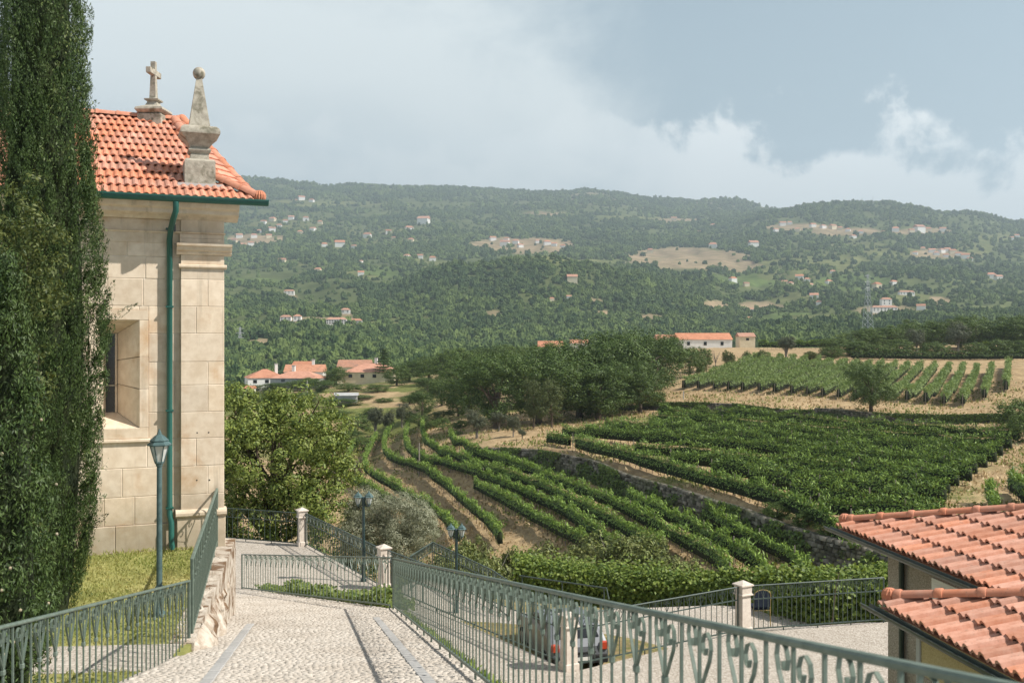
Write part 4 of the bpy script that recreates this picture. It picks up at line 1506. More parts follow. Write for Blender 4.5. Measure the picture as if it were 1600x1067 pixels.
    # ridge and hip caps
    def cap_mesh(name, L, r0, r1, mat, n=8):
        V, Fc = [], []
        for yy, rr in ((0, r0), (0.06, r0), (0.061, r1), (L, r1 * 0.96)):
            for k in range(n + 1):
                an = math.pi * k / n
                V.append((math.cos(an) * rr, yy, math.sin(an) * rr * 0.85))
        for i in range(3):
            for k in range(n):
                a = i * (n + 1) + k
                Fc.append((a, a + 1, a + n + 2, a + n + 1))
        Fc.append(tuple(range(n, -1, -1)))
        return MB().add(V, Fc).mesh(name, mat, True)
    cm = cap_mesh('ridge_tile', 0.44, 0.135, 0.115, tile_cap)
    def run_caps(p, q, me, L, parent, lift=0.02, start=0.0):
        d = q - p
        n = max(1, int(round((d.length - start) / L)))
        u = d.normalized()
        yaw = math.atan2(-u.x, u.y)
        pit = math.asin(u.z)
        for i in range(n):
            o = link(me.name, me, parent)
            o.location = p + u * (start + i * L) + Vector((0, 0, lift))
            o.rotation_euler = (pit + 0.03, rnd.uniform(-.02, .02), yaw)
    run_caps(A + Vector((0.1, 0, 0.0)), Vector((XL, A.y, A.z)), cm, 0.40, roof)
    run_caps(E, Mh, cm, 0.40, roof, 0.03, 0.10)
    run_caps(Mh, A, cm, 0.40, roof, 0.03)
    run_caps(E2, M2, cm, 0.40, roof, 0.0)
    run_caps(M2, A2, cm, 0.40, roof, 0.0)
    # scalloped end piece at the foot of the hip
    V = MB()
    n = 16
    pr = [(0.0, 0.13), (0.06, 0.12), (0.10, 0.09), (0.125, 0.04), (0.12, -0.02), (0.10, -0.06)]
    vs = []
    for r_, z_ in pr:
        for k in range(n * 2):
            rr = r_ * (1.0 if k % 2 else 0.86)
            an = math.pi * k / n
            vs.append((rr * math.cos(an), rr * math.sin(an), z_))
    m_ = n * 2
    V.add(vs, [(i * m_ + k, i * m_ + (k + 1) % m_, (i + 1) * m_ + (k + 1) % m_, (i + 1) * m_ + k) for i in range(len(pr) - 1) for k in range(m_)])
    V.build('hip_end', tile_cap, roof, loc=E + Vector((-0.05, 0.07, 0.07)))
    # gutter and downpipe
    gp = []
    for k in range(9):
        an = math.pi + math.pi * k / 8
        gp.append((EY - 0.065 + 0.062 * math.cos(an), EZ - 0.012 + 0.095 * math.sin(an)))
    gp += [(EY - 0.012, EZ - 0.006), (EY - 0.118, EZ - 0.006)]
    gu = MB().extrude(gp, XL, 0.72)
    gu.extrude([(EY - 0.14, EZ - 0.02), (EY - 0.12, EZ - 0.02), (EY - 0.12, EZ + 0.004), (EY - 0.14, EZ + 0.004)], XL, 0.724)
    gu.build('gutter', green_paint, t)
    pxx = wx(266.5)
    pipe = MB()
    yo = -0.075
    zt = EZ - 0.1
    pipe.tube([(pxx + 0.06, EY - 0.06, zt), (pxx + 0.06, EY - 0.06, zt - 0.16), (pxx + 0.02, EY + 0.05, zt - 0.30), (pxx - 0.01, yo - 0.12, zt - 0.47), (pxx - 0.02, yo, zt - 0.62), (pxx - 0.02, yo, wz(800)), (pxx + 0.005, yo - 0.075, wz(812)), (pxx + 0.005, yo - 0.075, 0.22), (pxx + 0.02, yo - 0.12, 0.02)], 0.052, 10)
    dp = pipe.build('downpipe', green_paint, t, smooth=True)
    for zc in (wz(360), wz(480), wz(640), wz(790)):
        MB().box((pxx - 0.085, yo - 0.058, zc - 0.015), (pxx + 0.045, 0.0, zc + 0.015)).build('pipe_clip', green_paint, dp)
    MB().box((wx(272), -0.012, wz(352)), (wx(274.6), -0.004, wz(382))).build('cable', dark_glass, t)

    # ---------------- cross on the ridge
    cx, _ = ch_local(240, 190, A.y)
    cr = thing('stone_cross', None, None, (cx, A.y - 0.02, A.z - 0.10), math.radians(-24))
    cr.parent = t
    cr.scale = (0.86, 0.86, 0.86)
    MB().lathe([(0.29, -0.15), (0.29, 0.20), (0.27, 0.215)], sq=True).build('pedestal', granite_grey, cr)
    MB().lathe([(0.20, 0.2155), (0.30, 0.25), (0.345, 0.31), (0.33, 0.36), (0.25, 0.40), (0.16, 0.435), (0.125, 0.50), (0.115, 0.54), (0.17, 0.57), (0.175, 0.60), (0.10, 0.625)], sq=True).build('cushion', granite_grey, cr, smooth=True)
    sh = MB().lathe([(0.078, 0.626), (0.058, 1.19)], sq=True)
    sh.build('shaft', granite_grey, cr)
    MB().lathe([(0.057, 1.3405), (0.056, 1.54)], sq=True).build('cross_head', granite_grey, cr)
    MB().bbox((-0.062, -0.34, 1.191), (0.062, 0.34, 1.34), 0.012).build('cross_arm', granite_grey, cr)
    # ---------------- pinnacle over the corner
    px_ = wx(311)
    w_ = 0.70
    fy = EY + w_
    # plane point seen at the pinnacle's foot
    for w_ in np.linspace(0.3, 1.2, 60):
        xx, zz = ch_local(311, 290, EY + w_ + 0.28)
        fy = EY + w_ + 0.28
        if zz <= EZ + w_ * tn + 0.06:
            break
    base = Vector((xx, fy, EZ + (fy - 0.28 - EY) * tn + 0.02))
    pn = thing('pinnacle', None, None, base)
    pn.parent = t
    pn.scale = (1.0, 1.0, 1.07)
    MB().box((-0.40, -0.36, -0.06), (0.40, 0.40, 0.02)).build('lead_flashing', plaster_grey, pn)
    MB().lathe([(0.27, -0.30), (0.27, 0.42), (0.245, 0.455)], sq=True).build('block', granite_grey, pn)
    MB().lathe([(0.17, 0.4555), (0.155, 0.56), (0.185, 0.585), (0.20, 0.62), (0.185, 0.655), (0.16, 0.66), (0.19, 0.71), (0.255, 0.80), (0.315, 0.86), (0.345, 0.885), (0.35, 0.93), (0.33, 0.98), (0.28, 1.02), (0.20, 1.035)], sq=True).build('urn_moulding', granite_grey, pn, smooth=True)
    MB().lathe([(0.185, 1.0355), (0.05, 1.88)], sq=True).build('spire', granite_grey, pn)
    me = bpy.data.meshes.new('ball')
    bm = bmesh.new()
    bmesh.ops.create_uvsphere(bm, u_segments=20, v_segments=14, radius=0.112)
    for f in bm.faces:
        f.smooth = True
    bm.to_mesh(me)
    bm.free()
    me.materials.append(granite_grey)
    link('ball', me, pn, (0, 0, 1.97))
    return t


build_chapel()

# ------------------------------------------------------------------ iron railings
def lyre_mesh(mat, h=0.28, w=0.125):
    m = MB()
    base = [(0.006, -h), (w * 0.14, -h * 0.90), (w * 0.52, -h * 0.64), (w * 0.86, -h * 0.40), (w * 0.99, -h * 0.22), (w * 0.92, -h * 0.08), (w * 0.68, -h * 0.015), (w * 0.42, -h * 0.07), (w * 0.30, -h * 0.20), (w * 0.36, -h * 0.33), (w * 0.54, -h * 0.35), (w * 0.60, -h * 0.25)]
    for s in (-1, 1):
        m.strip([(s * x, z) for x, z in base], 0.006, 0.016)
    m.bbox((-0.017, -0.015, -h - 0.020), (0.017, 0.015, -h + 0.020), 0.006)
    return m.mesh('scroll', mat)


_lyre = {}


def railing(name, label, pts, pitch, mat, Hh=1.05, style=0, group=None, end_posts=(True, True), foot=0.07, lyre_h=0.28, posts_at=None, rail_w=0.046):
    """pts: ground points along the foot of the railing"""
    pts = [Vector(p) for p in pts]
    t = thing(name, label, 'railing', pts[0], 0.0, group)
    org = pts[0]
    key = (mat.name, lyre_h, pitch)
    if key not in _lyre:
        _lyre[key] = lyre_mesh(mat, lyre_h, pitch * 0.30)
    ly = _lyre[key]
    up = Vector((0, 0, Hh))
    hr, br, sr = MB(), MB(), MB()
    bars = {}
    for a, b in zip(pts[:-1], pts[1:]):
        d = b - a
        hl = math.hypot(d.x, d.y)
        yaw = math.atan2(d.y, d.x)
        sx = d.z / hl
        S = Matrix.Identity(4)
        S[2][0] = sx
        Mx = Matrix.Translation(a - org) @ Matrix.Rotation(yaw, 4, 'Z') @ S
        e = 0.012
        hr.bbox((-e, -rail_w / 2, Hh - 0.026), (hl + e, rail_w / 2, Hh), 0.008, Mx)
        br.box((0, -0.012, foot), (hl, 0.012, foot + 0.03), Mx)
        if style == 1:
            sr.box((0, -0.011, Hh - lyre_h - 0.055), (hl, 0.011, Hh - lyre_h - 0.03), Mx)
        n = max(2, int(round(hl / (pitch / 2))))
        st = hl / n
        ztop = Hh - 0.027
        kb = (round(ztop, 3), foot)
        if kb not in bars:
            bars[kb] = MB().box((-0.0065, -0.0065, foot + 0.004), (0.0065, 0.0065, ztop)).mesh('baluster', mat)
        for i in range(1, n):
            p = Mx @ Vector((i * st, 0, 0))
            o = link('baluster', bars[kb], t)
            o.location = p
            o.rotation_euler = (0, 0, yaw)
            if i % 2:
                o = link('scroll', ly, t)
                o.location = p + Vector((0, 0, Hh - 0.028))
                o.rotation_euler = (0, 0, yaw)
        # feet pins
        k = max(1, int(hl / 0.9))
        for i in range(k + 1):
            p = Mx @ Vector((hl * i / k, 0, 0))
            br.box((p.x - 0.012, p.y - 0.012, p.z - 0.06), (p.x + 0.012, p.y + 0.012, p.z + foot + 0.002))
    hr.build('handrail', mat, t)
    br.build('bottom_rail', mat, t)
    if style == 1:
        sr.build('second_rail', mat, t)
    for i, p in enumerate(pts):
        if (i == 0 and not end_posts[0]) or (i == len(pts) - 1 and not end_posts[1]):
            continue
        MB().bbox((-0.018, -0.018, -0.08), (0.018, 0.018, Hh - 0.005), 0.004).build('post', mat, t, loc=p - org)
    return t


GR = 'iron railings around the ramp and court'
P0 = [(rx(y) + 0.06, y, rz(y)) for y in (0.7, 19.95)]
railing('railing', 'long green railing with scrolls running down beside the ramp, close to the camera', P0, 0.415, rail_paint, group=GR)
railing('railing', 'level-topped green railing with ivy along its foot, closing the end of the ramp', [(C1.x - 0.02, C1.y + 0.05, C1.z), (C2.x, C2.y, COURT_Z - 0.05)], 0.43, rail_paint, group=GR, end_posts=(False, True))
railing('railing', 'green railing sloping down at the lower left below the cypress', [(-2.82 - 0.1 * y, y, -(0.683 + 0.185 * y + 1.05)) for y in (3.0, 12.55)], 0.335, rail_paint, group=GR, lyre_h=0.30)
_ra, _rb = Vector((-4.10, 12.75, LAWN_Z - 0.07)), Vector((-5.38, 18.15, LAWN_Z + 0.03))
railing('railing', 'green railing on the rough granite wall, ending against the chapel corner', [_ra, _rb], 0.335, rail_paint, group=GR, lyre_h=0.30)
CP1, CP2, CP4, CP3 = ground_at(472, 852, COURT_Z), ground_at(600, 919, COURT_Z), ground_at(889, 1045, COURT_Z), ground_at(1161, 988, COURT_Z)
RR = ground_at(1352, 974, COURT_Z)
BL = at(352, 855, 35.6)
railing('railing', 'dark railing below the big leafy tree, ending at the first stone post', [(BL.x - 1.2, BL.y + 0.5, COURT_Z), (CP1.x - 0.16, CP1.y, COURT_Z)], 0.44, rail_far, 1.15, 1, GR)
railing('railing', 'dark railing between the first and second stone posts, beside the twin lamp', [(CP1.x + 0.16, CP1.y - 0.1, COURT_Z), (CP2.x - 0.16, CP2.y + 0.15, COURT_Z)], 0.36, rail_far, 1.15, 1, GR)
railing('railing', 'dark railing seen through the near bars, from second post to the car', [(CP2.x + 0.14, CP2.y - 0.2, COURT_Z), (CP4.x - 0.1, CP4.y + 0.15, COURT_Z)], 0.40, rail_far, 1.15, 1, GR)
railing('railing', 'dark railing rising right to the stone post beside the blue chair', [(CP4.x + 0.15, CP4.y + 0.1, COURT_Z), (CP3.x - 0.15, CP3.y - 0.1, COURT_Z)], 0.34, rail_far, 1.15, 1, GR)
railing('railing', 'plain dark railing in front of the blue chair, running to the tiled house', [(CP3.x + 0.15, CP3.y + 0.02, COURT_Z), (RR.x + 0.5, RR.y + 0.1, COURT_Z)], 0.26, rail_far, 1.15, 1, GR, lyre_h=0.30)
Q1, Q2, Q3, Q4 = at(641, 868, 32.0), at(676, 846, 34.3), at(770, 890, 29.8), at(796, 908, 28.9)
hz = 1.12
railing('railing', 'pale zigzag railing of the lower landing behind the second twin lamp', [(p.x, p.y, p.z - hz) for p in (Q1, Q2, Q3, Q4)], 0.34, rail_far, hz, 1, GR)
# thin pipe rail in front of the vine hedge
t = thing('pipe_rail', 'thin grey pipe rail running along the vine hedge', 'railing', (0, 0, 0))
pa, pb = at(812, 899, 31.0), at(948, 918.5, 29.6)
MB().tube([pa, pb, pb + Vector((0.05, -0.1, -0.3))], 0.024, 8).build('pipe', rail_far, t)
for f in (0.03, 0.5, 0.97):
    p = pa.lerp(pb, f)
    MB().tube([p, (p.x, p.y, p.z - 1.0)], 0.02, 6).build('support', rail_far, t)


# ------------------------------------------------------------------ stone posts
def stone_post(p, label, h=1.28):
    t = thing('stone_post', label, 'post', p, 0.5, 'granite posts of the court railings')
    MB().lathe([(0.165, -0.1), (0.165, 0.14), (0.145, 0.16)], sq=True).build('base', pillar_stone, t)
    MB().lathe([(0.138, 0.1605), (0.128, h - 0.36)], sq=True).build('shaft', pillar_stone, t)
    MB().lathe([(0.135, h - 0.3595), (0.175, h - 0.345), (0.175, h - 0.32), (0.15, h - 0.305), (0.15, h - 0.14), (0.185, h - 0.12), (0.185, h - 0.09), (0.012, h)], sq=True).build('cap', pillar_stone, t)


stone_post(CP1, 'pale granite post with pyramid cap at the corner by the leafy tree', 1.33)
stone_post(CP2, 'pale granite post with pyramid cap beside the first twin lamp')
stone_post(CP4, 'pale granite post seen through the near railing bars, beside the car')
stone_post(CP3, 'pale granite post with pyramid cap beside the blue chair')


# ------------------------------------------------------------------ lamps
def lantern_parts(parent, x, y, z, s=1.0):
    """four-sided tapering lantern hung over point (x, y, z = foot of the glass)"""
    o = thing('lantern', None, None, (x, y, z))
    o.parent = parent
    n = 6
    MB().lathe([(0.050 * s, 0.0), (0.105 * s, 0.20 * s)], n).build('glass', lamp_glass, o)
    fr = MB()
    for k in range(n):
        an = 2 * math.pi * k / n
        fr.tube([(0.052 * s * math.cos(an), 0.052 * s * math.sin(an), 0), (0.108 * s * math.cos(an), 0.108 * s * math.sin(an), 0.20 * s)], 0.007 * s, 4)
    fr.build('glazing_frame', lamp_metal, o)
    MB().lathe([(0.015 * s, -0.07 * s), (0.03 * s, -0.05 * s), (0.056 * s, -0.012 * s), (0.056 * s, 0.004 * s)], n).build('holder', lamp_metal, o)
    MB().lathe([(0.14 * s, 0.198 * s), (0.145 * s, 0.215 * s), (0.105 * s, 0.25 * s), (0.115 * s, 0.262 * s), (0.06 * s, 0.315 * s), (0.03 * s, 0.335 * s), (0.022 * s, 0.36 * s), (0.006 * s, 0.40 * s)], n).build('lantern_roof', lamp_metal, o)
    return o


def lamp_single(p, top_z, label):
    t = thing('street_lamp', label, 'street lamp', p, 0.3, 'lantern lamps')
    h = top_z - p[2]
    s = 1.12
    MB().lathe([(0.085, 0), (0.085, 0.05), (0.06, 0.08), (0.055, 0.34), (0.07, 0.36), (0.07, 0.38), (0.045, 0.42)], 12).build('base', lamp_metal, t, smooth=True)
    MB().lathe([(0.040, 0.4195), (0.034, h - 0.54), (0.045, h - 0.53), (0.045, h - 0.515), (0.03, h - 0.50)], 12).build('pole', lamp_metal, t, smooth=True)
    lantern_parts(t, 0, 0, h - 0.425 * s, s)


def lamp_twin(p, top_z, label, half=0.16, yaw=0.0):
    t = thing('street_lamp', label, 'street lamp', p, yaw, 'lantern lamps')
    h = top_z - p[2]
    MB().lathe([(0.085, 0), (0.085, 0.06), (0.06, 0.10), (0.052, 0.5), (0.065, 0.52), (0.045, 0.56)], 12).build('base', lamp_dark, t, smooth=True)
    MB().lathe([(0.045, 0.5595), (0.04, h - 0.42), (0.055, h - 0.41), (0.055, h - 0.22), (0.02, h - 0.18)], 12).build('pole', lamp_dark, t, smooth=True)
    for s in (-1, 1):
        arm = MB().tube([(0, 0, h - 0.36), (s * half * 0.5, 0, h - 0.47), (s * half, 0, h - 0.48), (s * half, 0, h - 0.44)], 0.014, 6)
        arm.build('arm', lamp_dark, t)
        lantern_parts(t, s * half, 0, h - 0.40, 0.98)


LB = at(249, 951, 13.6)
lamp_single((LB.x, LB.y, LAWN_Z), at(0, 667, 13.6).z, 'tall single lantern lamp on the lawn in front of the chapel')
L1 = ground_at(568, 908, COURT_Z)
lamp_twin((L1.x, L1.y, L1.z), at(0, 766, L1.y).z, 'twin lantern lamp in the court, before the olive tree and beside a stone post', yaw=0.05)
L2 = at(713, 816, 29.4)
lamp_twin((L2.x, L2.y, TERR_Z), L2.z, 'twin lantern lamp on the lower landing, rising behind the long near railing')
L3 = at(1015, 896, 42.0)
lamp_twin((L3.x, L3.y, L3.z - 2.65), L3.z, 'small distant twin lantern lamp half sunk in the vine hedge')


# ------------------------------------------------------------------ tiled houses at the lower right
def tiled_house(corner, label, over, zfloor, wall_mat, eave_len, hip_run, seed, window=False):
    r = random.Random(seed)
    e = Vector((0.129, -0.992, 0)).normalized()          # along the eave, toward the camera
    u = Vector((0.992, 0.129, 0)).normalized()           # up the slope in plan
    slope = 0.25
    t = thing('tiled_house', label, 'house', corner, 0.0)
    nrm = Vector((-u.x * slope, -u.y * slope, 1)).normalized()
    us = Vector((u.x, u.y, slope)).normalized()
    # structure under the tiles
    run = hip_run
    A = Vector((0, 0, 0))
    hip_top = (e + u) * run + Vector((0, 0, slope * run))
    eave_far = e * eave_len
    ridge_end = u * run + e * eave_len + Vector((0, 0, slope * run))
    b0 = u * (2 * run)
    m = MB()
    dz = Vector((0, 0, -0.05))
    m.add([A + dz, eave_far + dz, ridge_end + dz, hip_top + dz, b0 + dz, b0 + e * eave_len + dz], [(0, 1, 2, 3), (0, 3, 4), (3, 2, 5, 4)])
    roof = m.build('roof', tile_cap, t)
    # tiles
    TW, TL, EX = 0.222, 0.43, 0.365
    prof = [(0, 0.0), (0.016, 0.016), (0.036, 0.028), (0.058, 0.016), (0.076, 0.0), (0.102, 0.002), (0.120, 0.034), (0.150, 0.048), (0.182, 0.034), (0.20, 0.002), (TW, 0.0)]
    k = len(prof)
    V, Fc = [], []
    for x, z in prof:
        V.append((x, 0, z + 0.040))
    for x, z in prof:
        V.append((x, TL, z))
    for x, z in prof:
        V.append((x, 0.003, z + 0.012))
    for i in range(k - 1):
        Fc += [(i, i + 1, k + i + 1, k + i), (2 * k + i, 2 * k + i + 1, i + 1, i)]
    Fc += [(0, k, 2 * k), (k - 1, 3 * k - 1, 2 * k - 1)]
    tm = MB().add(V, Fc).mesh('tile', tile_right, False)
    ex = -e      # tile x axis runs away from the camera so that z comes out upward
    rot = Matrix((( e.x, us.x, nrm.x), (e.y, us.y, nrm.y), (e.z, us.z, nrm.z)))
    if rot.determinant() < 0:
        rot = Matrix(((-e.x, us.x, nrm.x), (-e.y, us.y, nrm.y), (-e.z, us.z, nrm.z)))
        flip = True
    else:
        flip = False
    q = rot.to_quaternion()
    L = math.hypot(1, slope)
    j = 0
    while j * EX / L < run:
        d = j * EX / L - 0.045
        s = max(d + 0.10, 0.05) + 0.0
        nmax = int((eave_len - s) / TW)
        for i in range(nmax):
            o = link('tile', tm, roof)
            base = e * (s + i * TW + (TW if flip else 0)) + u * d + Vector((0, 0, slope * d))
            o.location = base + Vector((0, 0, -0.012))
            o.rotation_mode = 'QUATERNION'
            o.rotation_quaternion = q
        j += 1
    # hip caps
    n = 8
    V, Fc = [], []
    r0, r1, CL = 0.078, 0.064, 0.395
    for yy, rr in ((-0.012, r0 * 0.93), (0.0, r0), (0.05, r0), (0.062, r0 * 0.93), (0.064, r1), (CL, r1)):
        for kk in range(n + 1):
            an = math.pi * kk / n
            V.append((math.cos(an) * rr, yy, math.sin(an) * rr))
    for i in range(5):
        for kk in range(n):
            a = i * (n + 1) + kk
            Fc.append((a, a + 1, a + n + 2, a + n + 1))
    Fc.append(tuple(range(n, -1, -1)))
    cm = MB().add(V, Fc).mesh('hip_tile', tile_cap, True)
    hd = hip_top.normalized()
    yaw, pit = math.atan2(-hd.x, hd.y), math.asin(hd.z)
    i = 0
    while 0.16 + i * 0.385 < hip_top.length:
        o = link('hip_tile', cm, roof)
        o.location = hd * (0.16 + i * 0.385) + Vector((0, 0, 0.045))
        o.rotation_euler = (pit, 0, yaw)
        i += 1
    # shell at the foot of the hip
    vs, ns = [], 12
    pr = [(0.0, 0.085), (0.04, 0.078), (0.066, 0.058), (0.08, 0.025), (0.076, -0.02), (0.06, -0.05)]
    for r_, z_ in pr:
        for kk in range(ns * 2):
            rr = r_ * (1.0 if kk % 2 else 0.84)
            an = math.pi * kk / ns
            vs.append((rr * math.cos(an), rr * math.sin(an), z_))
    mm = ns * 2
    MB().add(vs, [(a * mm + kk, a * mm + (kk + 1) % mm, (a + 1) * mm + (kk + 1) % mm, (a + 1) * mm + kk) for a in range(len(pr) - 1) for kk in range(mm)]).build('hip_shell', tile_cap, roof, loc=hd * 0.10 + Vector((0, 0, 0.055)))
    MB().tube([hd * 0.08 + Vector((0, 0, 0.05)), hd * 0.20 + Vector((0, 0, 0.053))], 0.062, 10).build('hip_neck', tile_cap, roof)
    # gutter along the eave and round the corner
    gp = [(-0.075 + 0.05 * math.cos(math.pi + math.pi * kk / 8), -0.045 + 0.055 * math.sin(math.pi + math.pi * kk / 8)) for kk in range(9)]
    gp += [(-0.030, -0.045), (-0.030, -0.04), (-0.034, -0.05), (-0.045, -0.085), (-0.075, -0.094), (-0.105, -0.085), (-0.116, -0.05), (-0.12, -0.036), (-0.132, -0.036)]
    Mg = Matrix(((e.x, u.x, 0, 0), (e.y, u.y, 0, 0), (0, 0, 1, 0), (0, 0, 0, 1)))
    gm = MB().extrude(gp, -0.14, eave_len)
    gm.v = [tuple(Mg @ Vector(p)) for p in gm.v]
    gm.build('gutter', gutter_dark, t)
    # walls
    c = u * over + e * over
    wl = eave_len - over
    zt, zb = -0.13, zfloor - corner[2]
    Mw = Matrix.Translation(c) @ Mg
    w = MB().box((0, 0, zb), (wl, 0.3, zt), Mw)
    w.box((0, 0.3, zb), (0.3, 2 * run - 2 * over, zt), Mw)
    w.build('wall', wall_mat, t)
    if window:
        # corner pilaster, dark downpipe, lintel band, window
        MB().bbox((-0.02, -0.03, zb), (0.30, 0.0, zt - 0.02), 0.01, Mw).build('corner_pilaster', wall_grit, t)
        MB().tube([Mw @ Vector((0.36, -0.05, zt + 0.02)), Mw @ Vector((0.36, -0.05, zb))], 0.034, 10).build('downpipe', gutter_dark, t)
        MB().tube([Mw @ Vector((0.02, -0.16, zt + 0.06)), Mw @ Vector((0.02, -0.05, zt - 0.02)), Mw @ Vector((0.30, -0.04, zt - 0.03))], 0.03, 8).build('pipe_elbow', gutter_dark, t)
        wn = thing('window', None, None, c + e * 0.0)
        wn.parent = t
        Mn = Mg
        MB().box((0.98, -0.02, -1.2), (1.9, 0.002, -0.36), Mn).build('frame', plaster_white, wn)
        MB().box((1.04, -0.026, -1.2), (1.9, -0.021, -0.42), Mn).build('shutter', plaster_white, wn)
        MB().box((0.0, -0.02, -0.30), (3.0, -0.001, -0.131), Mn).build('lintel_band', wall_grit, wn)
    else:
        MB().bbox((-0.015, -0.02, zb), (0.05, 0.0, zt), 0.004, Mw).build('corner_trim', plaster_grey, t)
        MB().box((0.05, -0.014, zb), (0.62, -0.001, -0.62), Mw).build('wall_panel', wall_grit, t)
    return t


tiled_house((4.25, 13.0, -2.39), 'farther tiled house with granite corner and downpipe under its dark gutter', 0.48, -8, wall_grit, 8.2, 4.2, 3, True)
tiled_house((3.60, 9.75, -2.55), 'nearer tiled house, its ochre wall and dark gutter behind the railing', 0.26, -8, wall_olive, 6.2, 3.4, 4, False)


# ------------------------------------------------------------------ parked car and chair
def build_car():
    p = ground_at(876, 1026, TERR_Z)
    t = thing('parked_car', 'small grey car seen through the railing, beside a stone post', 'car', (p.x, p.y + 0.2, TERR_Z), 0.25)
    t.scale = (0.90, 0.9, 0.78)
    silver = surf('car_grey_paint', (0.15, 0.16, 0.175), (0.19, 0.20, 0.215), 2, 0.3, spec=0.6, metal=0.3)
    tyre = surf('tyre_rubber', (0.015, 0.015, 0.015), (0.03, 0.03, 0.03), 9, 0.9)
    red = surf('tail_lamp_red', (0.45, 0.05, 0.02), (0.55, 0.08, 0.03), 9, 0.3, spec=0.6)
    # side profile (y forward, z), rear toward -y
    prof = [(-1.75, 0.32), (-1.80, 0.55), (-1.76, 0.85), (-1.60, 1.05), (-1.35, 1.40), (-0.9, 1.48), (0.2, 1.46), (0.75, 1.05), (1.55, 0.92), (1.78, 0.75), (1.80, 0.40), (1.7, 0.25), (-1.6, 0.25)]
    body = MB()
    vs = []
    for x, sh in ((-0.80, 0.9), (-0.72, 1.0), (0.72, 1.0), (0.80, 0.9)):
        for y, z in prof:
            xx = x * (1 - 0.16 * max(0, (z - 0.95) / 0.5))
            vs.append((xx, y * (0.985 if abs(x) > 0.75 else 1), 0.25 + (z - 0.25) * (0.985 if abs(x) > 0.75 else 1)))
    n = len(prof)
    fs = [(i * n + k, i * n + (k + 1) % n, (i + 1) * n + (k + 1) % n, (i + 1) * n + k) for i in range(3) for k in range(n)] + [tuple(range(n))[::-1], tuple(range(3 * n, 4 * n))]
    body.add(vs, fs).build('body', silver, t)
    MB().add([(-0.60, -1.605, 1.08), (0.60, -1.605, 1.08), (0.52, -1.375, 1.385), (-0.52, -1.375, 1.385)], [(0, 1, 2, 3)]).build('rear_window', dark_glass, t)
    for s in (-1, 1):
        MB().add([(s * 0.775, -1.2, 1.0), (s * 0.775, 0.55, 1.0), (s * 0.70, 0.2, 1.36), (s * 0.70, -0.95, 1.38)], [(0, 1, 2, 3)]).build('side_window', dark_glass, t)
        MB().bbox((s * 0.68 - 0.1, -1.825, 0.74), (s * 0.68 + 0.1, -1.70, 0.98), 0.02).build('tail_lamp', red, t)
        for y in (-1.1, 1.15):
            wh = MB().tube([(s * 0.66, y, 0.3), (s * 0.82, y, 0.3)], 0.3, 18).build('wheel', tyre, t)
            MB().tube([(s * 0.81, y, 0.3), (s * 0.826, y, 0.3)], 0.19, 12).build('rim', silver, wh)
    MB().bbox((-0.78, -1.86, 0.34), (0.78, -1.74, 0.60), 0.03).build('bumper', tyre, t)
    MB().box((-0.24, -1.868, 0.46), (0.24, -1.861, 0.57)).build('number_plate', plaster_white, t)
    MB().bbox((-0.45, -1.815, 0.66), (0.45, -1.77, 0.70), 0.006).build('boot_handle', tyre, t)


def build_chair():
    p = ground_at(1200, 989, COURT_Z)
    t = thing('banquet_chair', 'dark blue padded chair with golden metal frame behind the court railing', 'chair', (p.x, p.y + 0.55, COURT_Z), math.radians(8))
    blue = surf('dark_blue_upholstery', (0.010, 0.016, 0.030), (0.02, 0.028, 0.048), 14, 0.8)
    gold = surf('gold_metal', (0.45, 0.33, 0.13), (0.55, 0.42, 0.18), 8, 0.35, metal=0.6, spec=0.5)
    w = 0.215
    arch = [(-w, 0.0, 0.0), (-w, 0.03, 0.46), (-w, 0.0, 0.78)] + [(-w * math.cos(a), -0.02, 0.80 + 0.13 * math.sin(a)) for a in (0.5, 1.0, 1.57, 2.14, 2.64)] + [(w, 0.0, 0.78), (w, 0.03, 0.46), (w, 0.0, 0.0)]
    MB().tube(arch, 0.013, 8).build('back_frame', gold, t)
    pad = [(-0.195, 0.50), (-0.195, 0.77)] + [(-0.195 * math.cos(a), 0.785 + 0.12 * math.sin(a)) for a in (0.5, 1.0, 1.57, 2.14, 2.64)] + [(0.195, 0.77), (0.195, 0.50)]
    m = MB()
    n = len(pad)
    vs = [(x, -0.03, z) for x, z in pad] + [(x, 0.025, z) for x, z in pad]
    m.add(vs, [tuple(range(n)), tuple(range(2 * n - 1, n - 1, -1))] + [(i, (i + 1) % n, n + (i + 1) % n, n + i) for i in range(n)])
    m.build('backrest', blue, t)
    MB().bbox((-0.215, 0.03, 0.41), (0.215, 0.45, 0.48), 0.025).build('seat', blue, t)
    for s in (-1, 1):
        MB().tube([(s * 0.205, 0.43, 0.41), (s * 0.215, 0.46, 0.0)], 0.012, 8).build('leg', gold, t)
    MB().tube([(-0.205, 0.03, 0.40), (0.205, 0.03, 0.40)], 0.011, 8).build('seat_rail', gold, t)


build_car()
build_chair()

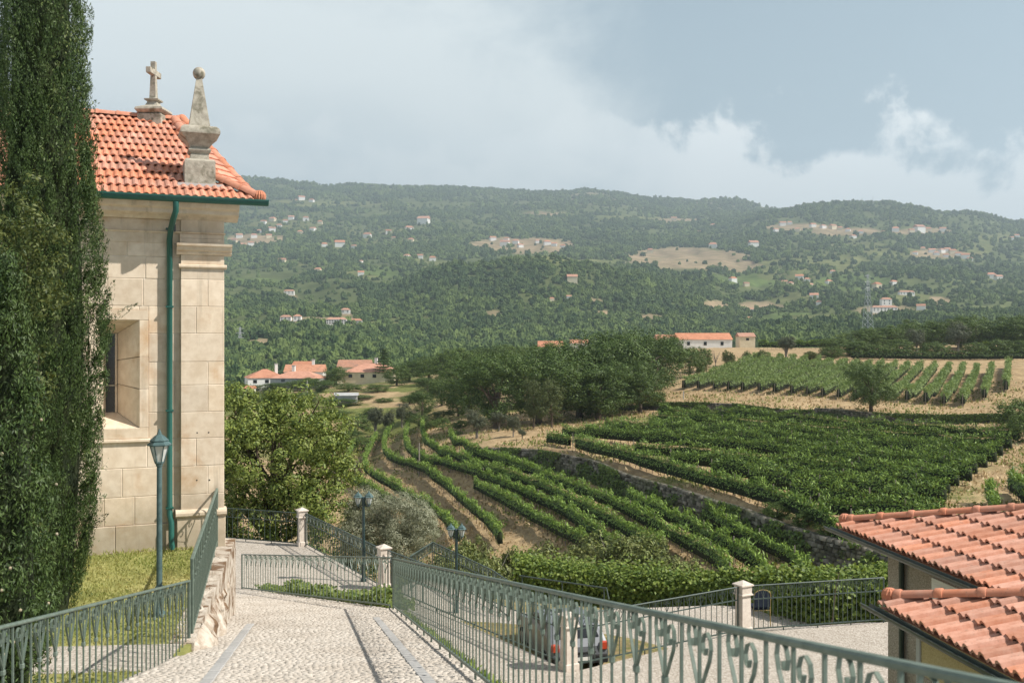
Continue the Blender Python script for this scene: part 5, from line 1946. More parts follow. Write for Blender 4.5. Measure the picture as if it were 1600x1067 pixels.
# ------------------------------------------------------------------ foliage
L_walnut = leaf_mat('walnut_leaf', (0.0504, 0.0908, 0.0168), (0.2436, 0.2942, 0.0630), 0.18, patch=((0.22, 0.22, 0.06), 1.3, 0.25))
L_oak = leaf_mat('oak_leaf', (0.0223, 0.0473, 0.0099), (0.1190, 0.1798, 0.0397), 0.12)
L_oak_b = leaf_mat('laurel_leaf', (0.0420, 0.0634, 0.0168), (0.1295, 0.1550, 0.0490), 0.12)
L_mid = leaf_mat('mixed_tree_leaf', (0.0333, 0.0648, 0.0133), (0.1465, 0.2054, 0.0448), 0.12)
L_olive = leaf_mat('olive_leaf', (0.140, 0.155, 0.090), (0.340, 0.350, 0.240), 0.18, rough=0.5, spec=0.4)
L_olive_d = leaf_mat('grey_olive_leaf', (0.0595, 0.0718, 0.0382), (0.1275, 0.1401, 0.0808), 0.18)
L_scrub = leaf_mat('scrub_leaf', (0.0510, 0.0770, 0.0170), (0.2040, 0.2320, 0.0638), 0.14, patch=((0.20, 0.17, 0.08), 0.5, 0.35))
L_vine = leaf_mat('vine_leaf', (0.0516, 0.1063, 0.0172), (0.2649, 0.3800, 0.0757), 0.15)
L_vine_d = leaf_mat('dark_vine_leaf', (0.0320, 0.0742, 0.0128), (0.2419, 0.3553, 0.0717), 0.12)
L_vine_p = leaf_mat('pale_vine_leaf', (0.1045, 0.1663, 0.0475), (0.2660, 0.3425, 0.1092), 0.18)
L_hedge = leaf_mat('trellis_vine_leaf', (0.0612, 0.1112, 0.0173), (0.2016, 0.2596, 0.0504), 0.20)
L_cyp = leaf_mat('cypress_spray', (0.0102, 0.0280, 0.0068), (0.0764, 0.1240, 0.0299), 0.04, patch=((0.09, 0.125, 0.034), 2.2, 0.35))
L_cyp_tip = leaf_mat('cypress_pale_tip', (0.0560, 0.0901, 0.0210), (0.1260, 0.1514, 0.0455), 0.15)
L_shrub = leaf_mat('broadleaf_shrub_leaf', (0.0300, 0.0510, 0.0120), (0.1237, 0.1429, 0.0375), 0.22)
L_ivy = leaf_mat('ivy_leaf', (0.070, 0.120, 0.026), (0.220, 0.270, 0.075), 0.28)
cone_mat = surf('cypress_cone', (0.26, 0.215, 0.15), (0.36, 0.31, 0.22), 20, 0.9, vary=0.15)
core_mat = surf('painted_shade_core', (0.012, 0.020, 0.008), (0.026, 0.034, 0.012), 4, 0.95)  # near-black hulls inside foliage, the shade between leaves put into their colour


def crown(g, ells, n_clump, per, cr, leaf, aspect=0.5, shell=0.55, up=0.25, flat=0.8):
    """leaves of a crown: clumps spread through ellipsoids (c, r)"""
    out = Leaves()
    vol = np.array([np.prod(e[1]) for e in ells]) ** 0.75
    vol = vol / vol.sum()
    cs = []
    for (c, r), v in zip(ells, vol):
        n = max(3, int(n_clump * v))
        d = unit(g.normal(0, 1, (n, 3)))
        rad = (shell + (1 - shell) * g.random((n, 1))) * (0.86 + 0.28 * g.random((n, 1)))
        C = np.array(c) + d * rad * np.array(r)
        cs.append(C)
        k = per
        s = cr * (0.6 + 0.8 * g.random((n, 1, 1)))
        off = g.normal(0, 1, (n, k, 3))
        off = off / np.linalg.norm(off, axis=2, keepdims=True) * (0.62 + 0.38 * g.random((n, k, 1))) * s
        off[..., 2] *= flat
        P = (C[:, None, :] + off).reshape(-1, 3)
        N = (unit(off.reshape(-1, 3)) * 1.25 + np.repeat(d, k, 0) * 0.45 + np.array([0, 0, up]))
        V, Q = leaf_arrays(P, N, leaf, leaf * aspect, g=g, jitter=0.30)
        out.add(V, Q)
    return out, np.concatenate(cs)


def trunk_mb(h, r, limbs, bend=0.05, seed=0):
    """tapered trunk from the origin to height h with limbs to the given points"""
    rr = random.Random(seed)
    m = MB()
    k = 6
    pts, rs = [], []
    for i in range(k + 1):
        f = i / k
        pts.append((rr.uniform(-1, 1) * bend * h * f, rr.uniform(-1, 1) * bend * h * f, h * f - 0.25 * (i == 0)))
        rs.append(r * (1.25 if i == 0 else 1.0) * (1 - 0.55 * f))
    m.tube(pts, rs, 8)
    for q in limbs:
        q = Vector(q)
        s = Vector(pts[rr.randint(2, k)])
        mid = s.lerp(q, 0.5) + Vector((rr.uniform(-.1, .1), rr.uniform(-.1, .1), rr.uniform(0.0, .15))) * h * 0.3
        m.tube([s, mid, q], [r * 0.42, r * 0.26, r * 0.09], 5, cap=False)
    return m


VARS = {}


def tree_variant(key, ells, n_clump, per, cr, leaf, lm, bm_, th, tr, seed, aspect=0.5, shell=0.55, nl=9, flat=0.8):
    """unit tree: crown fits about a 1 m high box scaled later; stores (crown mesh, trunk mesh)"""
    g = np.random.default_rng(seed)
    L, cs = crown(g, ells, n_clump, per, cr, leaf, aspect, shell, flat=flat)
    pick = cs[g.integers(0, len(cs), nl)]
    tm = trunk_mb(th, tr, [tuple(np.array([p[0] * 0.8, p[1] * 0.8, p[2]])) for p in pick], seed=seed).mesh('trunk', bm_, True)
    VARS.setdefault(key, []).append((L.mesh('crown', lm), tm))


def put_tree(key, name, label, cat, px, Y, top_y, w_px, group=None, vi=None, base_z=None, dz=0.0, hmin=None, spin=None):
    vs = VARS[key]
    i = (vi if vi is not None else rnd.randrange(len(vs))) % len(vs)
    cm, tm = vs[i]
    X = (px - 800) / F * Y
    zb = (Hs(X, Y) if base_z is None else base_z) + dz
    zt = (533.5 - top_y) / F * Y
    h = max(zt - zb, hmin or 0.6)
    w = w_px / F * Y
    t = thing(name, label, cat, (X, Y, zb), rnd.uniform(0, 6.28) if spin is None else spin, group)
    t.scale = (w, w, h)
    link('crown', cm, t)
    link('trunk', tm, t)
    return t


# unit variants: width 1 (radius .5), height 1
for s in range(3):
    g0 = random.Random(40 + s)
    el = [((0, 0, 0.50), (0.42, 0.42, 0.44))] + [((g0.uniform(-.28, .28), g0.uniform(-.28, .28), g0.uniform(.22, .82)), (0.21, 0.21, 0.18)) for _ in range(8)]
    tree_variant('oak', el, 300, 76, 0.072, 0.019, L_oak, bark, 0.45, 0.035, 100 + s, 0.6)
for s in range(3):
    g0 = random.Random(50 + s)
    el = [((0, 0, 0.48), (0.40, 0.40, 0.44))] + [((g0.uniform(-.28, .28), g0.uniform(-.28, .28), g0.uniform(.2, .82)), (0.20, 0.20, 0.18)) for _ in range(6)]
    tree_variant('mid', el, 190, 60, 0.085, 0.028, L_mid, bark, 0.45, 0.035, 120 + s, 0.55)
for s in range(2):
    g0 = random.Random(55 + s)
    el = [((0, 0, 0.58), (0.34, 0.34, 0.36))] + [((g0.uniform(-.22, .22), g0.uniform(-.22, .22), g0.uniform(.25, .85)), (0.18, 0.18, 0.17)) for _ in range(5)]
    tree_variant('laurel', el, 260, 50, 0.06, 0.022, L_oak_b, bark, 0.5, 0.03, 130 + s, 0.6)
for s in range(3):
    g0 = random.Random(60 + s)
    el = [((g0.uniform(-.2, .2), g0.uniform(-.2, .2), g0.uniform(.45, .75)), (0.24, 0.24, 0.22)) for _ in range(5)]
    tree_variant('olive', el, 150, 54, 0.085, 0.040, L_olive_d, bark_grey, 0.42, 0.045, 140 + s, 0.32)
for s in range(3):
    g0 = random.Random(70 + s)
    el = [((0, 0, 0.40), (0.44, 0.44, 0.40))] + [((g0.uniform(-.3, .3), g0.uniform(-.3, .3), g0.uniform(.25, .65)), (0.20, 0.20, 0.22)) for _ in range(4)]
    tree_variant('scrub', el, 380, 56, 0.062, 0.032, L_scrub, bark_grey, 0.4, 0.02, 160 + s, 0.5, nl=14)
for s in range(2):
    el = [((0, 0, 0.45), (0.42, 0.42, 0.45))]
    tree_variant('bush', el, 180, 46, 0.08, 0.036, L_mid, bark, 0.4, 0.03, 180 + s, 0.55)

# ------------------------------------------------------------------ vine rows
post_me = MB().bbox((-0.04, -0.04, -0.2), (0.04, 0.04, 1.95), 0.01).mesh('post', post_wood)


def vine_row(label, pts, lm, leaf=0.19, per_m=105, wid=0.62, z0=0.55, z1=1.75, group=None, post_step=6.0, seed=0, taper=True, posts=True, gaps=()):
    """pts: ground points; foliage band between z0 and z1"""
    g = np.random.default_rng(seed + 900)
    P = np.array([tuple(p) for p in pts], float)
    # resample
    d = np.concatenate([[0], np.cumsum(np.linalg.norm(np.diff(P[:, :2], axis=0), axis=1))])
    L = d[-1]
    # smooth path
    ss = np.linspace(0, L, max(8, int(L / 1.0)))
    S = np.stack([np.interp(ss, d, P[:, k]) for k in range(3)], 1)
    for _ in range(3):
        S[1:-1] = (S[:-2] + 2 * S[1:-1] + S[2:]) / 4
    d = np.concatenate([[0], np.cumsum(np.linalg.norm(np.diff(S[:, :2], axis=0), axis=1))])
    L = d[-1]
    zg = H(S[:, 0], S[:, 1])
    S[:, 2] = zg
    org = Vector(tuple(S[0]))
    t = thing('vine_row', label, 'vine row', org, 0.0, group)
    n = int(L * per_m)
    s = g.uniform(0, L, n)
    for a, b in gaps:
        s = s[(s < a) | (s > b)]
    n = len(s)
    C = np.stack([np.interp(s, d, S[:, k]) for k in range(3)], 1)
    T = np.stack([np.interp(s, d, np.gradient(S[:, k], d)) for k in range(2)], 1)
    T = unit(T)
    side = np.stack([T[:, 1], -T[:, 0]], 1)
    vig = 0.70 + 0.58 * vnoise(s / 1.25, np.full(n, seed * 3.7), seed)          # bushier and thinner vines along the row
    ang = g.uniform(0, 2 * math.pi, n)
    ang = np.where((np.sin(ang) < 0.0) & (g.random(n) < 0.78), -ang, ang)
    rr = 0.55 + 0.45 * np.sqrt(g.random(n))
    q = np.cos(ang) * rr * wid / 2 * vig * (1 - 0.35 * np.clip(np.sin(ang), 0, 1))
    hz_ = (z0 + z1) / 2 + np.sin(ang) * rr * (z1 - z0) / 2 * vig
    # loose shoots above and out of the sides
    sh = g.random(n) < 0.10
    hz_ = np.where((np.sin(ang) < 0) & ~sh, hz_ + g.normal(0, 0.10, n), hz_)
    hz_ = np.where(sh, z1 * vig + g.random(n) ** 1.5 * 0.50 - 0.12, hz_)
    q = np.where(sh, q * 0.6 + g.normal(0, 0.13, n), q)
    Pn = np.stack([C[:, 0] + side[:, 0] * q, C[:, 1] + side[:, 1] * q, C[:, 2] + hz_], 1) - np.array(tuple(org))
    N = np.stack([side[:, 0] * np.cos(ang), side[:, 1] * np.cos(ang), np.sin(ang) * 0.9 + 0.45], 1)
    V, Q = leaf_arrays(Pn, N, np.where(sh, leaf * 1.15, leaf), np.where(sh, leaf * 0.5, leaf * 0.8), g=g, jitter=0.28)
    lv = Leaves()
    lv.add(V, Q)
    # upright shoots that catch the light
    ns = int(L * 34)
    s2 = g.uniform(0, L, ns)
    for a, b in gaps:
        s2 = s2[(s2 < a) | (s2 > b)]
    ns = len(s2)
    C2_ = np.stack([np.interp(s2, d, S[:, j]) for j in range(3)], 1)
    Ts = unit(np.stack([np.interp(s2, d, np.gradient(S[:, j], d)) for j in range(2)], 1))
    v2 = 0.70 + 0.58 * vnoise(s2 / 1.25, np.full(ns, seed * 3.7), seed)
    oq = g.normal(0, wid * 0.26, ns)
    P2 = C2_ + np.stack([Ts[:, 1] * oq, -Ts[:, 0] * oq, z1 * v2 * 0.97 + g.random(ns) ** 2 * 0.42], 1) - np.array(tuple(org))
    V2, Q2 = leaf_arrays(P2, g.normal(0, 1, (ns, 3)) + np.array([0.8, -0.3, 0.2]), leaf * 2.3, leaf * 0.55, up=np.stack([g.normal(-0.25, .4, ns), g.normal(-0.1, .4, ns), np.ones(ns)], 1), g=g, jitter=0.3)
    lv.add(V2, Q2)
    link('foliage', lv.mesh('foliage', lm), t)
    # dark ragged core: the row's inner shade put into its colour, trunks below
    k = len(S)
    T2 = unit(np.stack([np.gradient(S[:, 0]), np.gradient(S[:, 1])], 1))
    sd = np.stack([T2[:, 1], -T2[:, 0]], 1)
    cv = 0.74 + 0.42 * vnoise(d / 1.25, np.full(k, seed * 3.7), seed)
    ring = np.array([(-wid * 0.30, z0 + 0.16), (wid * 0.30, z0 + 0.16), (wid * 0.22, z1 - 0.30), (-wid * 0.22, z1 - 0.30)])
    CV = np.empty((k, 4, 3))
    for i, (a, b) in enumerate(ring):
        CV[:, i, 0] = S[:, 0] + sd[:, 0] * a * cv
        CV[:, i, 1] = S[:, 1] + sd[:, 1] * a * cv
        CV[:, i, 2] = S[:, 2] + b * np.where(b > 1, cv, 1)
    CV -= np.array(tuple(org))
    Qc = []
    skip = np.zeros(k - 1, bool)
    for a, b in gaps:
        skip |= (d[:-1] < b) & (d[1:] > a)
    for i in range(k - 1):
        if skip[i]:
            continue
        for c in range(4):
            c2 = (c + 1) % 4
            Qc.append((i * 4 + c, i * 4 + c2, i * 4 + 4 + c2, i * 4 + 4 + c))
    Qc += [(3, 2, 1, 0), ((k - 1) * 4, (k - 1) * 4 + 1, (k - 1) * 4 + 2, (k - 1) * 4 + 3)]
    link('shade_core', fast_mesh('shade_core', CV.reshape(-1, 3), np.array(Qc), core_mat), t)
    tr = MB()
    x = 0.5
    while x < L:
        c = np.array([np.interp(x, d, S[:, j]) for j in range(3)]) - np.array(tuple(org))
        tr.tube([(c[0], c[1], c[2] - 0.1), (c[0] + g.normal(0, .04), c[1] + g.normal(0, .04), c[2] + z0 + 0.25)], [0.035, 0.022], 4, cap=False)
        x += 1.25
    o = tr.build('vine_trunks', bark, t)
    o['kind'] = 'stuff'
    if posts:
        x = 0.0
        while x <= L + 0.01:
            c = [float(np.interp(x, d, S[:, j])) for j in range(3)]
            link('post', post_me, t, (c[0] - org.x, c[1] - org.y, c[2] - org.z))
            x += post_step
    return t


LOWLAB = {'r00': 'short vine row directly under the dry stone wall, ending nearest the tiled house',
          'r0': 'second vine row down from the dry stone wall on the lower terraces',
          'r1': 'long curved vine row with a foot path between it and the stone wall',
          'r2': 'curved terrace vine row next below the one along the stone wall',
          'r3': 'long curved vine row in the middle of the lower terraces',
          'r4': 'short straight vine row starting midway between two curved rows',
          'r5': 'curved vine row passing the wooden pole and running down to the scrub',
          'r6': 'lowest long curved vine row, passing behind the silvery olive tree',
          'r7': 'short leftmost vine row beside the dirt track at the leafy tree'}
for k, (nm, w) in enumerate(LOW_W):
    vine_row(LOWLAB[nm], [(p.x, p.y, 0) for p in w], L_vine, 0.16, 165, 0.66, 0.45, 1.66, 'vine rows on the curved lower terraces', seed=k, gaps=((44, 45.2),) if nm == 'r5' else ())

# the large level block: front row and the parallel rows behind it
FR = [(856, 688), (874, 691), (890, 694), (900, 696), (920, 702), (950, 711), (980, 718), (1010, 726), (1040, 734), (1070, 742), (1100, 751), (1130, 759), (1160, 766), (1180, 772), (1210, 781), (1240, 792), (1270, 803), (1300, 816), (1330, 829)]
FRW = [ground_at(a, b, -12.0) for a, b in FR]
GB = 'vine rows of the large level block'
vine_row('front vine row of the large block, along the top of the dry stone wall', [(p.x, p.y, 0) for p in FRW], L_vine_d, 0.17, 180, 0.9, 0.25, 1.62, GB, seed=31, gaps=((5.2, 6.6),))
ENDS = [(1592, 677, -10.3), (1580, 689, -10.5), (1566, 699, -10.65), (1556, 709, -10.8), (1542, 718, -10.95), (1526, 726, -11.05), (1518, 735, -11.1), (1498, 743, -11.2), (1484, 755, -11.3), (1478, 769, -11.4), (1476, 787, -11.45), (1472, 806, -11.5), (1466, 828, -11.5)]
STARTS = [(1030, 639), (1020, 648), (1015, 655), (946, 657), (916, 665), (880, 671), (990, 697), (1048, 710), (1112, 727), (1170, 745), (1235, 766), (1280, 787), (1330, 812)]
for i, ((ex, ey, ez), (sx, sy)) in enumerate(zip(ENDS, STARTS)):
    b = ground_at(ex, ey, ez)
    a = ground_at(sx, sy, ez - 0.1 if i > 2 else ez)
    n = len(ENDS)
    lab = 'vine row at the very back of the large block, under the low wall' if i == 0 else ('vine row in the large block, %s from the back under the low wall' % ORD[i])
    mid = [a.lerp(b, f) for f in (0, 0.25, 0.5, 0.75, 1)]
    for f, p in zip((0, .25, .5, .75, 1), mid):
        p.x += 0.6 * math.sin(f * math.pi)
    vine_row(lab, [(p.x, p.y, 0) for p in mid], L_vine_d, 0.175, 150, 0.85, 0.35, 1.75, GB, seed=40 + i)

# upper block: rows running away up the slope
xs = [1068, 1091, 1115, 1138, 1160, 1186, 1210, 1237, 1261, 1285, 1310, 1336, 1362, 1388, 1417, 1446, 1475, 1504, 1538, 1572]
for i, x in enumerate(xs):
    y = 612 + (x - 1068) * 0.055 if x < 1510 else (625 if x < 1550 else 615)
    z = -9.9 if x < 1510 else (-9.4 if x < 1550 else -8.9)
    a = ground_at(x, y, z)
    d = Vector((31, 61, 0)) * (0.92 if x < 1510 else 0.80)
    lab = 'pale vine row of the upper slope, %s from the dark oaks' % ORD[i]
    vine_row(lab, [(a.x, a.y, 0), (a.x + d.x * .5, a.y + d.y * .5, 0), (a.x + d.x, a.y + d.y, 0)], L_vine_p, 0.26, 74, 1.05, 0.35, 2.05, 'vine rows on the upper slope', seed=60 + i, post_step=9.0)
for k, (a, b, lab) in enumerate((((1546, 762), (1556, 792), 'short vine stub beside the track above the tiled roof'), ((1578, 748), (1640, 800), 'short vine row at the right edge, above the tiled roof'), ((1602, 738), (1660, 770), 'vine row cut off by the right edge beside the dirt track'))):
    A_, B_ = ground_at(a[0], a[1], -11.2), ground_at(b[0], b[1], -11.2)
    vine_row(lab, [(A_.x, A_.y, 0), tuple((A_ + B_) / 2), (B_.x, B_.y, 0)], L_vine, 0.20, 120, 0.7, 0.3, 1.7, 'short vine rows beside the track', seed=90 + k)

# ------------------------------------------------------------------ dry stone walls
wall_dark = surf('dry_stone', (0.09, 0.082, 0.066), (0.22, 0.195, 0.16), 1.6, 0.95, 8, (0.055, 0.06, 0.03), 0.5, (0.42, 0.60), 0.8, 7, coord='World', bdist=0.08)


stone_isl = leaf_mat('dry_wall_stone', (0.050, 0.046, 0.036), (0.27, 0.245, 0.205), 0.0, rough=0.95, spec=0.1, patch=((0.07, 0.08, 0.035), 0.45, 0.75))


def dry_wall(label, poly, step, lo, hi, off, seed, size=0.42, creep=170):
    g = np.random.default_rng(seed)
    P = np.array(poly[lo:hi], float)
    d = np.concatenate([[0], np.cumsum(np.linalg.norm(np.diff(P, axis=0), axis=1))])
    t = thing('dry_stone_wall', label, 'wall', (0, 0, 0))
    s = np.arange(0, d[-1], 0.5)
    x, y = np.interp(s, d, P[:, 0]), np.interp(s, d, P[:, 1])
    tx, ty = np.gradient(x), np.gradient(y)
    L = np.hypot(tx, ty)
    nx, ny = ty / L, -tx / L           # toward the lower side
    top = H(x - nx * 1.2, y - ny * 1.2)
    bot = H(x + nx * 1.6, y + ny * 1.6) - 0.15
    V = np.stack([np.stack([x + nx * (off - 0.35), y + ny * (off - 0.35), top + 0.02], 1), np.stack([x + nx * off, y + ny * off, top + 0.02], 1), np.stack([x + nx * (off + 0.22), y + ny * (off + 0.22), bot], 1)], 1)
    k = len(s)
    Q = []
    for i in range(k - 1):
        for c in range(2):
            Q.append((i * 3 + c, i * 3 + c + 1, i * 3 + 4 + c, i * 3 + 3 + c))
    link('wall_core', fast_mesh('wall_core', V.reshape(-1, 3), np.array(Q), wall_dark), t)
    # stones
    out = MB()
    VV, QQ, nb = [], [], 0
    box = np.array([(-1, -1, -1), (1, -1, -1), (1, 1, -1), (-1, 1, -1), (-1, -1, 1), (1, -1, 1), (1, 1, 1), (-1, 1, 1)], float)
    bq = np.array([(4, 5, 6, 7), (0, 1, 5, 4), (1, 2, 6, 5), (2, 3, 7, 6), (3, 0, 4, 7)])
    hh = 0.0
    while hh < 2.6:
        rh = size * g.uniform(0.5, 0.8)
        ss = g.uniform(0, 0.3)
        while ss < d[-1]:
            ln = size * g.uniform(0.7, 1.5)
            c = ss + ln / 2
            xc, yc = np.interp(c, s, x), np.interp(c, s, y)
            tp, bt = np.interp(c, s, top), np.interp(c, s, bot)
            z = tp - hh - rh / 2 + 0.04
            if z > bt and tp - bt > 0.4:
                ax, ay = np.interp(c, s, nx), np.interp(c, s, ny)
                f = hh / max(0.3, tp - bt)
                o = off + 0.22 * f + 0.02
                b = box * np.array([ln / 2 * 0.88, 0.12 + 0.16 * g.random(), rh / 2 * 0.84]) * (1 + g.normal(0, 0.13, (8, 3)))
                wx_ = xc + ax * o + (-ay) * b[:, 0] + ax * b[:, 1]
                wy_ = yc + ay * o + ax * b[:, 0] + ay * b[:, 1]
                VV.append(np.stack([wx_, wy_, z + b[:, 2]], 1))
                QQ.append(bq + nb)
                nb += 8
            ss += ln
        hh += rh
    o = link('stones', fast_mesh('stones', np.concatenate(VV), np.concatenate(QQ), stone_isl), t)
    o['kind'] = 'stuff'
    # creepers over part of the face and the brow
    n = int(d[-1] * creep)
    c = g.uniform(0, d[-1], n)
    xc, yc = np.interp(c, s, x), np.interp(c, s, y)
    tp, bt = np.interp(c, s, top), np.interp(c, s, bot)
    f = g.random(n) ** 1.3
    keep = fbm(c / 4.0, f * 1.2, seed + 5, 3) > 0.47
    ax, ay = np.interp(c, s, nx), np.interp(c, s, ny)
    o_ = off + 0.22 * f + 0.30 + 0.12 * g.random(n)
    P_ = np.stack([xc + ax * o_, yc + ay * o_, tp + 0.15 - (tp - bt) * f], 1)[keep]
    N_ = np.stack([ax, ay, np.full(n, 0.5)], 1)[keep]
    V_, Q_ = leaf_arrays(P_, N_, 0.24, 0.18, g=g, jitter=0.5)
    o = link('creepers', fast_mesh('creepers', V_, Q_, L_mid), t)
    o['kind'] = 'stuff'


dry_wall('tall shaded dry stone wall between the large vine block and curved terraces', WALL1, STEP1, 1, 15, 0.15, 1, 0.44)
dry_wall('low dark stone wall behind the large vine block, under the dirt strip', WALL2, STEP2, 0, 9, 0.15, 2, 0.40)

# ------------------------------------------------------------------ trees
def near_tree(name, label, cat, base, ells, n_clump, per, cr, leaf, lm, bmat, th, tr, seed, aspect=0.5, shell=0.5, nl=16, group=None, flat=0.8):
    g = np.random.default_rng(seed)
    L, cs = crown(g, ells, n_clump, per, cr, leaf, aspect, shell, flat=flat)
    t = thing(name, label, cat, base, 0.0, group)
    link('crown', L.mesh('crown', lm), t)
    pick = cs[g.integers(0, len(cs), nl)]
    trunk_mb(th, tr, [tuple(p * np.array([0.85, 0.85, 1.0])) for p in pick], seed=seed).build('trunk', bmat, t, smooth=True)
    return t


# big leafy tree between the chapel and the vineyard
B = at(425, 980, 39.0)
zb = Hs(B.x, 39.0)
def rel(px, py, Y):
    p = at(px, py, Y)
    return (p.x - B.x, p.y - 39.0, p.z - zb)
near_tree('walnut_tree', 'big yellow-green leafy tree between the chapel and the vineyard', 'tree', (B.x, 39.0, zb),
          [(rel(420, 720, 39), (3.0, 2.6, 2.6)), (rel(500, 690, 38.4), (1.35, 1.6, 1.5)), (rel(390, 655, 39.5), (1.8, 1.6, 1.2)), (rel(500, 790, 38), (1.3, 1.4, 1.3)), (rel(450, 640, 40), (1.4, 1.4, 0.9)), (rel(340, 700, 40), (1.6, 1.6, 1.8)), (rel(410, 810, 38.5), (2.3, 1.6, 1.1)), (rel(530, 740, 39), (0.7, 1.0, 0.9)), (rel(370, 620, 40), (1.0, 1.0, 0.6))],
          460, 110, 0.46, 0.135, L_walnut, bark, 4.6, 0.24, 5, 0.5, 0.45, 26)
# low growth behind the court railing
B = at(410, 900, 37.4)
zb = Hs(B.x, 37.4)
near_tree('laurel_bush', 'leafy green bush behind the dark railing at the foot of the big tree', 'bush', (B.x, 37.4, zb), [((0, 0.6, 1.3), (2.2, 0.8, 1.5)), ((-1.6, 0.8, 1.4), (1.4, 0.8, 1.6)), ((1.7, 0.5, 1.0), (1.1, 0.8, 1.2))], 130, 60, 0.36, 0.14, L_hedge, bark, 1.6, 0.06, 6, 0.55, 0.5)
B = at(615, 930, 38.0)
zb = Hs(B.x, 38.0)
def rel2(px, py, Y):
    p = at(px, py, Y)
    return (p.x - B.x, p.y - 38.0, p.z - zb)
near_tree('olive_tree', 'broad silvery olive tree behind the first twin lamp', 'tree', (B.x, 38.0, zb), [(rel2(625, 812, 38), (1.35, 1.2, 1.05)), (rel2(570, 800, 38.4), (0.9, 1.0, 0.9)), (rel2(660, 822, 37.6), (0.75, 1.0, 1.0)), (rel2(610, 850, 37.4), (1.5, 1.0, 0.8)), (rel2(555, 840, 38), (0.8, 0.9, 0.9)), (rel2(575, 775, 38.8), (0.55, 0.7, 0.45))], 620, 110, 0.27, 0.085, L_olive, bark_grey, 2.2, 0.14, 8, 0.24, 0.45, 22)
B = at(548, 930, 40.0)
zb = Hs(B.x, 40)
near_tree('laurel_bush', 'dark green bush between the big leafy tree and the olive tree', 'bush', (B.x, 40.0, zb), [((0, 0, 2.6), (0.9, 0.9, 1.8)), ((0.5, 0, 1.6), (1.0, 0.9, 1.2))], 60, 60, 0.32, 0.13, L_mid, bark, 2.0, 0.06, 9, 0.5, 0.5)

# scrub on the slope under the terraces
SCR = [(700, 54, 826, 120, 'scrubby bush on the slope right behind the second twin lamp'), (765, 56, 820, 120, 'tall olive-brown scrub bush on the slope below the curved rows'), (830, 58, 824, 120, 'scrub bush on the slope above the pipe rail'), (900, 59, 838, 130, 'brownish scrub bush in the middle of the slope'),
       (960, 62, 806, 130, 'tallest scrub thicket rising into the vine rows'), (1010, 60, 822, 120, 'scrub thicket just above the distant twin lamp'), (1060, 57, 848, 120, 'dark scrub bush below the ends of the vine rows'), (1105, 55, 866, 90, 'low scrub bush at the end of the curved rows'), (660, 52, 846, 90, 'small scrub bush behind the zigzag railing'),
       (870, 50, 862, 120, 'low scrub bush just above the vine hedge'), (780, 49, 858, 120, 'low leafy scrub behind the end of the zigzag railing'), (960, 50, 868, 120, 'pale low scrub bush over the vine hedge'), (735, 58, 800, 90, 'narrow scrub bush at the foot of the lowest curved row'), (1010, 47, 872, 60, 'silvery sapling above the distant twin lamp')]
for i, (px, Y, ty, w, lab) in enumerate(SCR):
    put_tree('scrub' if i < 13 else 'olive', 'scrub_bush', lab, 'bush', px, Y, ty, w * 1.35, 'scrub on the slope', vi=i, dz=-0.5, hmin=2.0)

# trellised vine hedge along the lower terrace
def vine_hedge():
    g = np.random.default_rng(44)
    line = [(805, 878, 36.5), (860, 884, 35.8), (950, 893, 34.8), (1040, 902, 33.6), (1120, 908, 32.0), (1190, 908, 30.2), (1260, 905, 29.0), (1350, 900, 28.4), (1420, 900, 28.0)]
    P = np.array([tuple(at(*a)) for a in line])
    t = thing('vine_hedge', 'thick bright green trellised vine hedge behind the court and its railings', 'hedge', tuple(P[0]))
    d = np.concatenate([[0], np.cumsum(np.linalg.norm(np.diff(P, axis=0), axis=1))])
    n = 44000
    s = g.uniform(0, d[-1], n)
    C = np.stack([np.interp(s, d, P[:, k]) for k in range(3)], 1)
    hgt = 1.75
    vig = 0.85 + 0.3 * vnoise(s / 0.8, np.zeros(n), 5)
    a = g.random(n)
    front = g.random(n) < 0.62
    yo = np.where(front, -0.75 * vig + g.normal(0, 0.16, n), g.uniform(-0.8, 0.9, n))
    zo = np.where(front, -a * hgt * 1.1, g.normal(0, 0.12, n) - 0.05) + (vig - 1) * 0.5
    sh = g.random(n) < 0.10
    zo = np.where(sh & ~front, zo + g.random(n) * 0.4, zo)
    Pn = C + np.stack([g.normal(0, 0.1, n) - 0.1 * yo, yo, zo], 1) - P[0]
    N = np.where(front[:, None], np.array([[0, -1.0, 0.45]]), np.array([[0, -0.2, 1.0]]))
    V, Q = leaf_arrays(Pn, N, 0.125, 0.10, g=g, jitter=0.6)
    link('foliage', fast_mesh('foliage', V, Q, L_hedge), t)
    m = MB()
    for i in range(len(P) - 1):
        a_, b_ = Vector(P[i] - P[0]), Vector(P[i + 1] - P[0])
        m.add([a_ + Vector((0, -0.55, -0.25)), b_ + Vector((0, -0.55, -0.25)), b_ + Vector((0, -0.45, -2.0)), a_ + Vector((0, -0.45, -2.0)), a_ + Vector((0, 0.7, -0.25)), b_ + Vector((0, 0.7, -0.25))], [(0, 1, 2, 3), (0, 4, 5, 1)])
    m.build('shade_core', core_mat, t)  # added dark hull, shade inside the hedge put into its colour
    for i in range(len(P)):
        q = P[i] - P[0]
        MB().tube([(q[0], q[1] - 0.3, q[2] - 3.5), (q[0], q[1] - 0.3, q[2] + 0.02)], 0.035, 6).build('post', post_wood, t)


vine_hedge()
st = at(1300, 975, 27.0)
s_ = thing('garden_stake', 'thin dark leaning stake against the vine hedge near the tiled house', 'stake', (st.x, st.y, TERR_Z))
MB().tube([(-0.15, 0, 0), (0.02, 0, 0.5), (0.10, 0.02, 1.25), (0.22, 0.05, 1.75)], [0.022, 0.02, 0.016, 0.008], 6).build('stem', bark, s_)

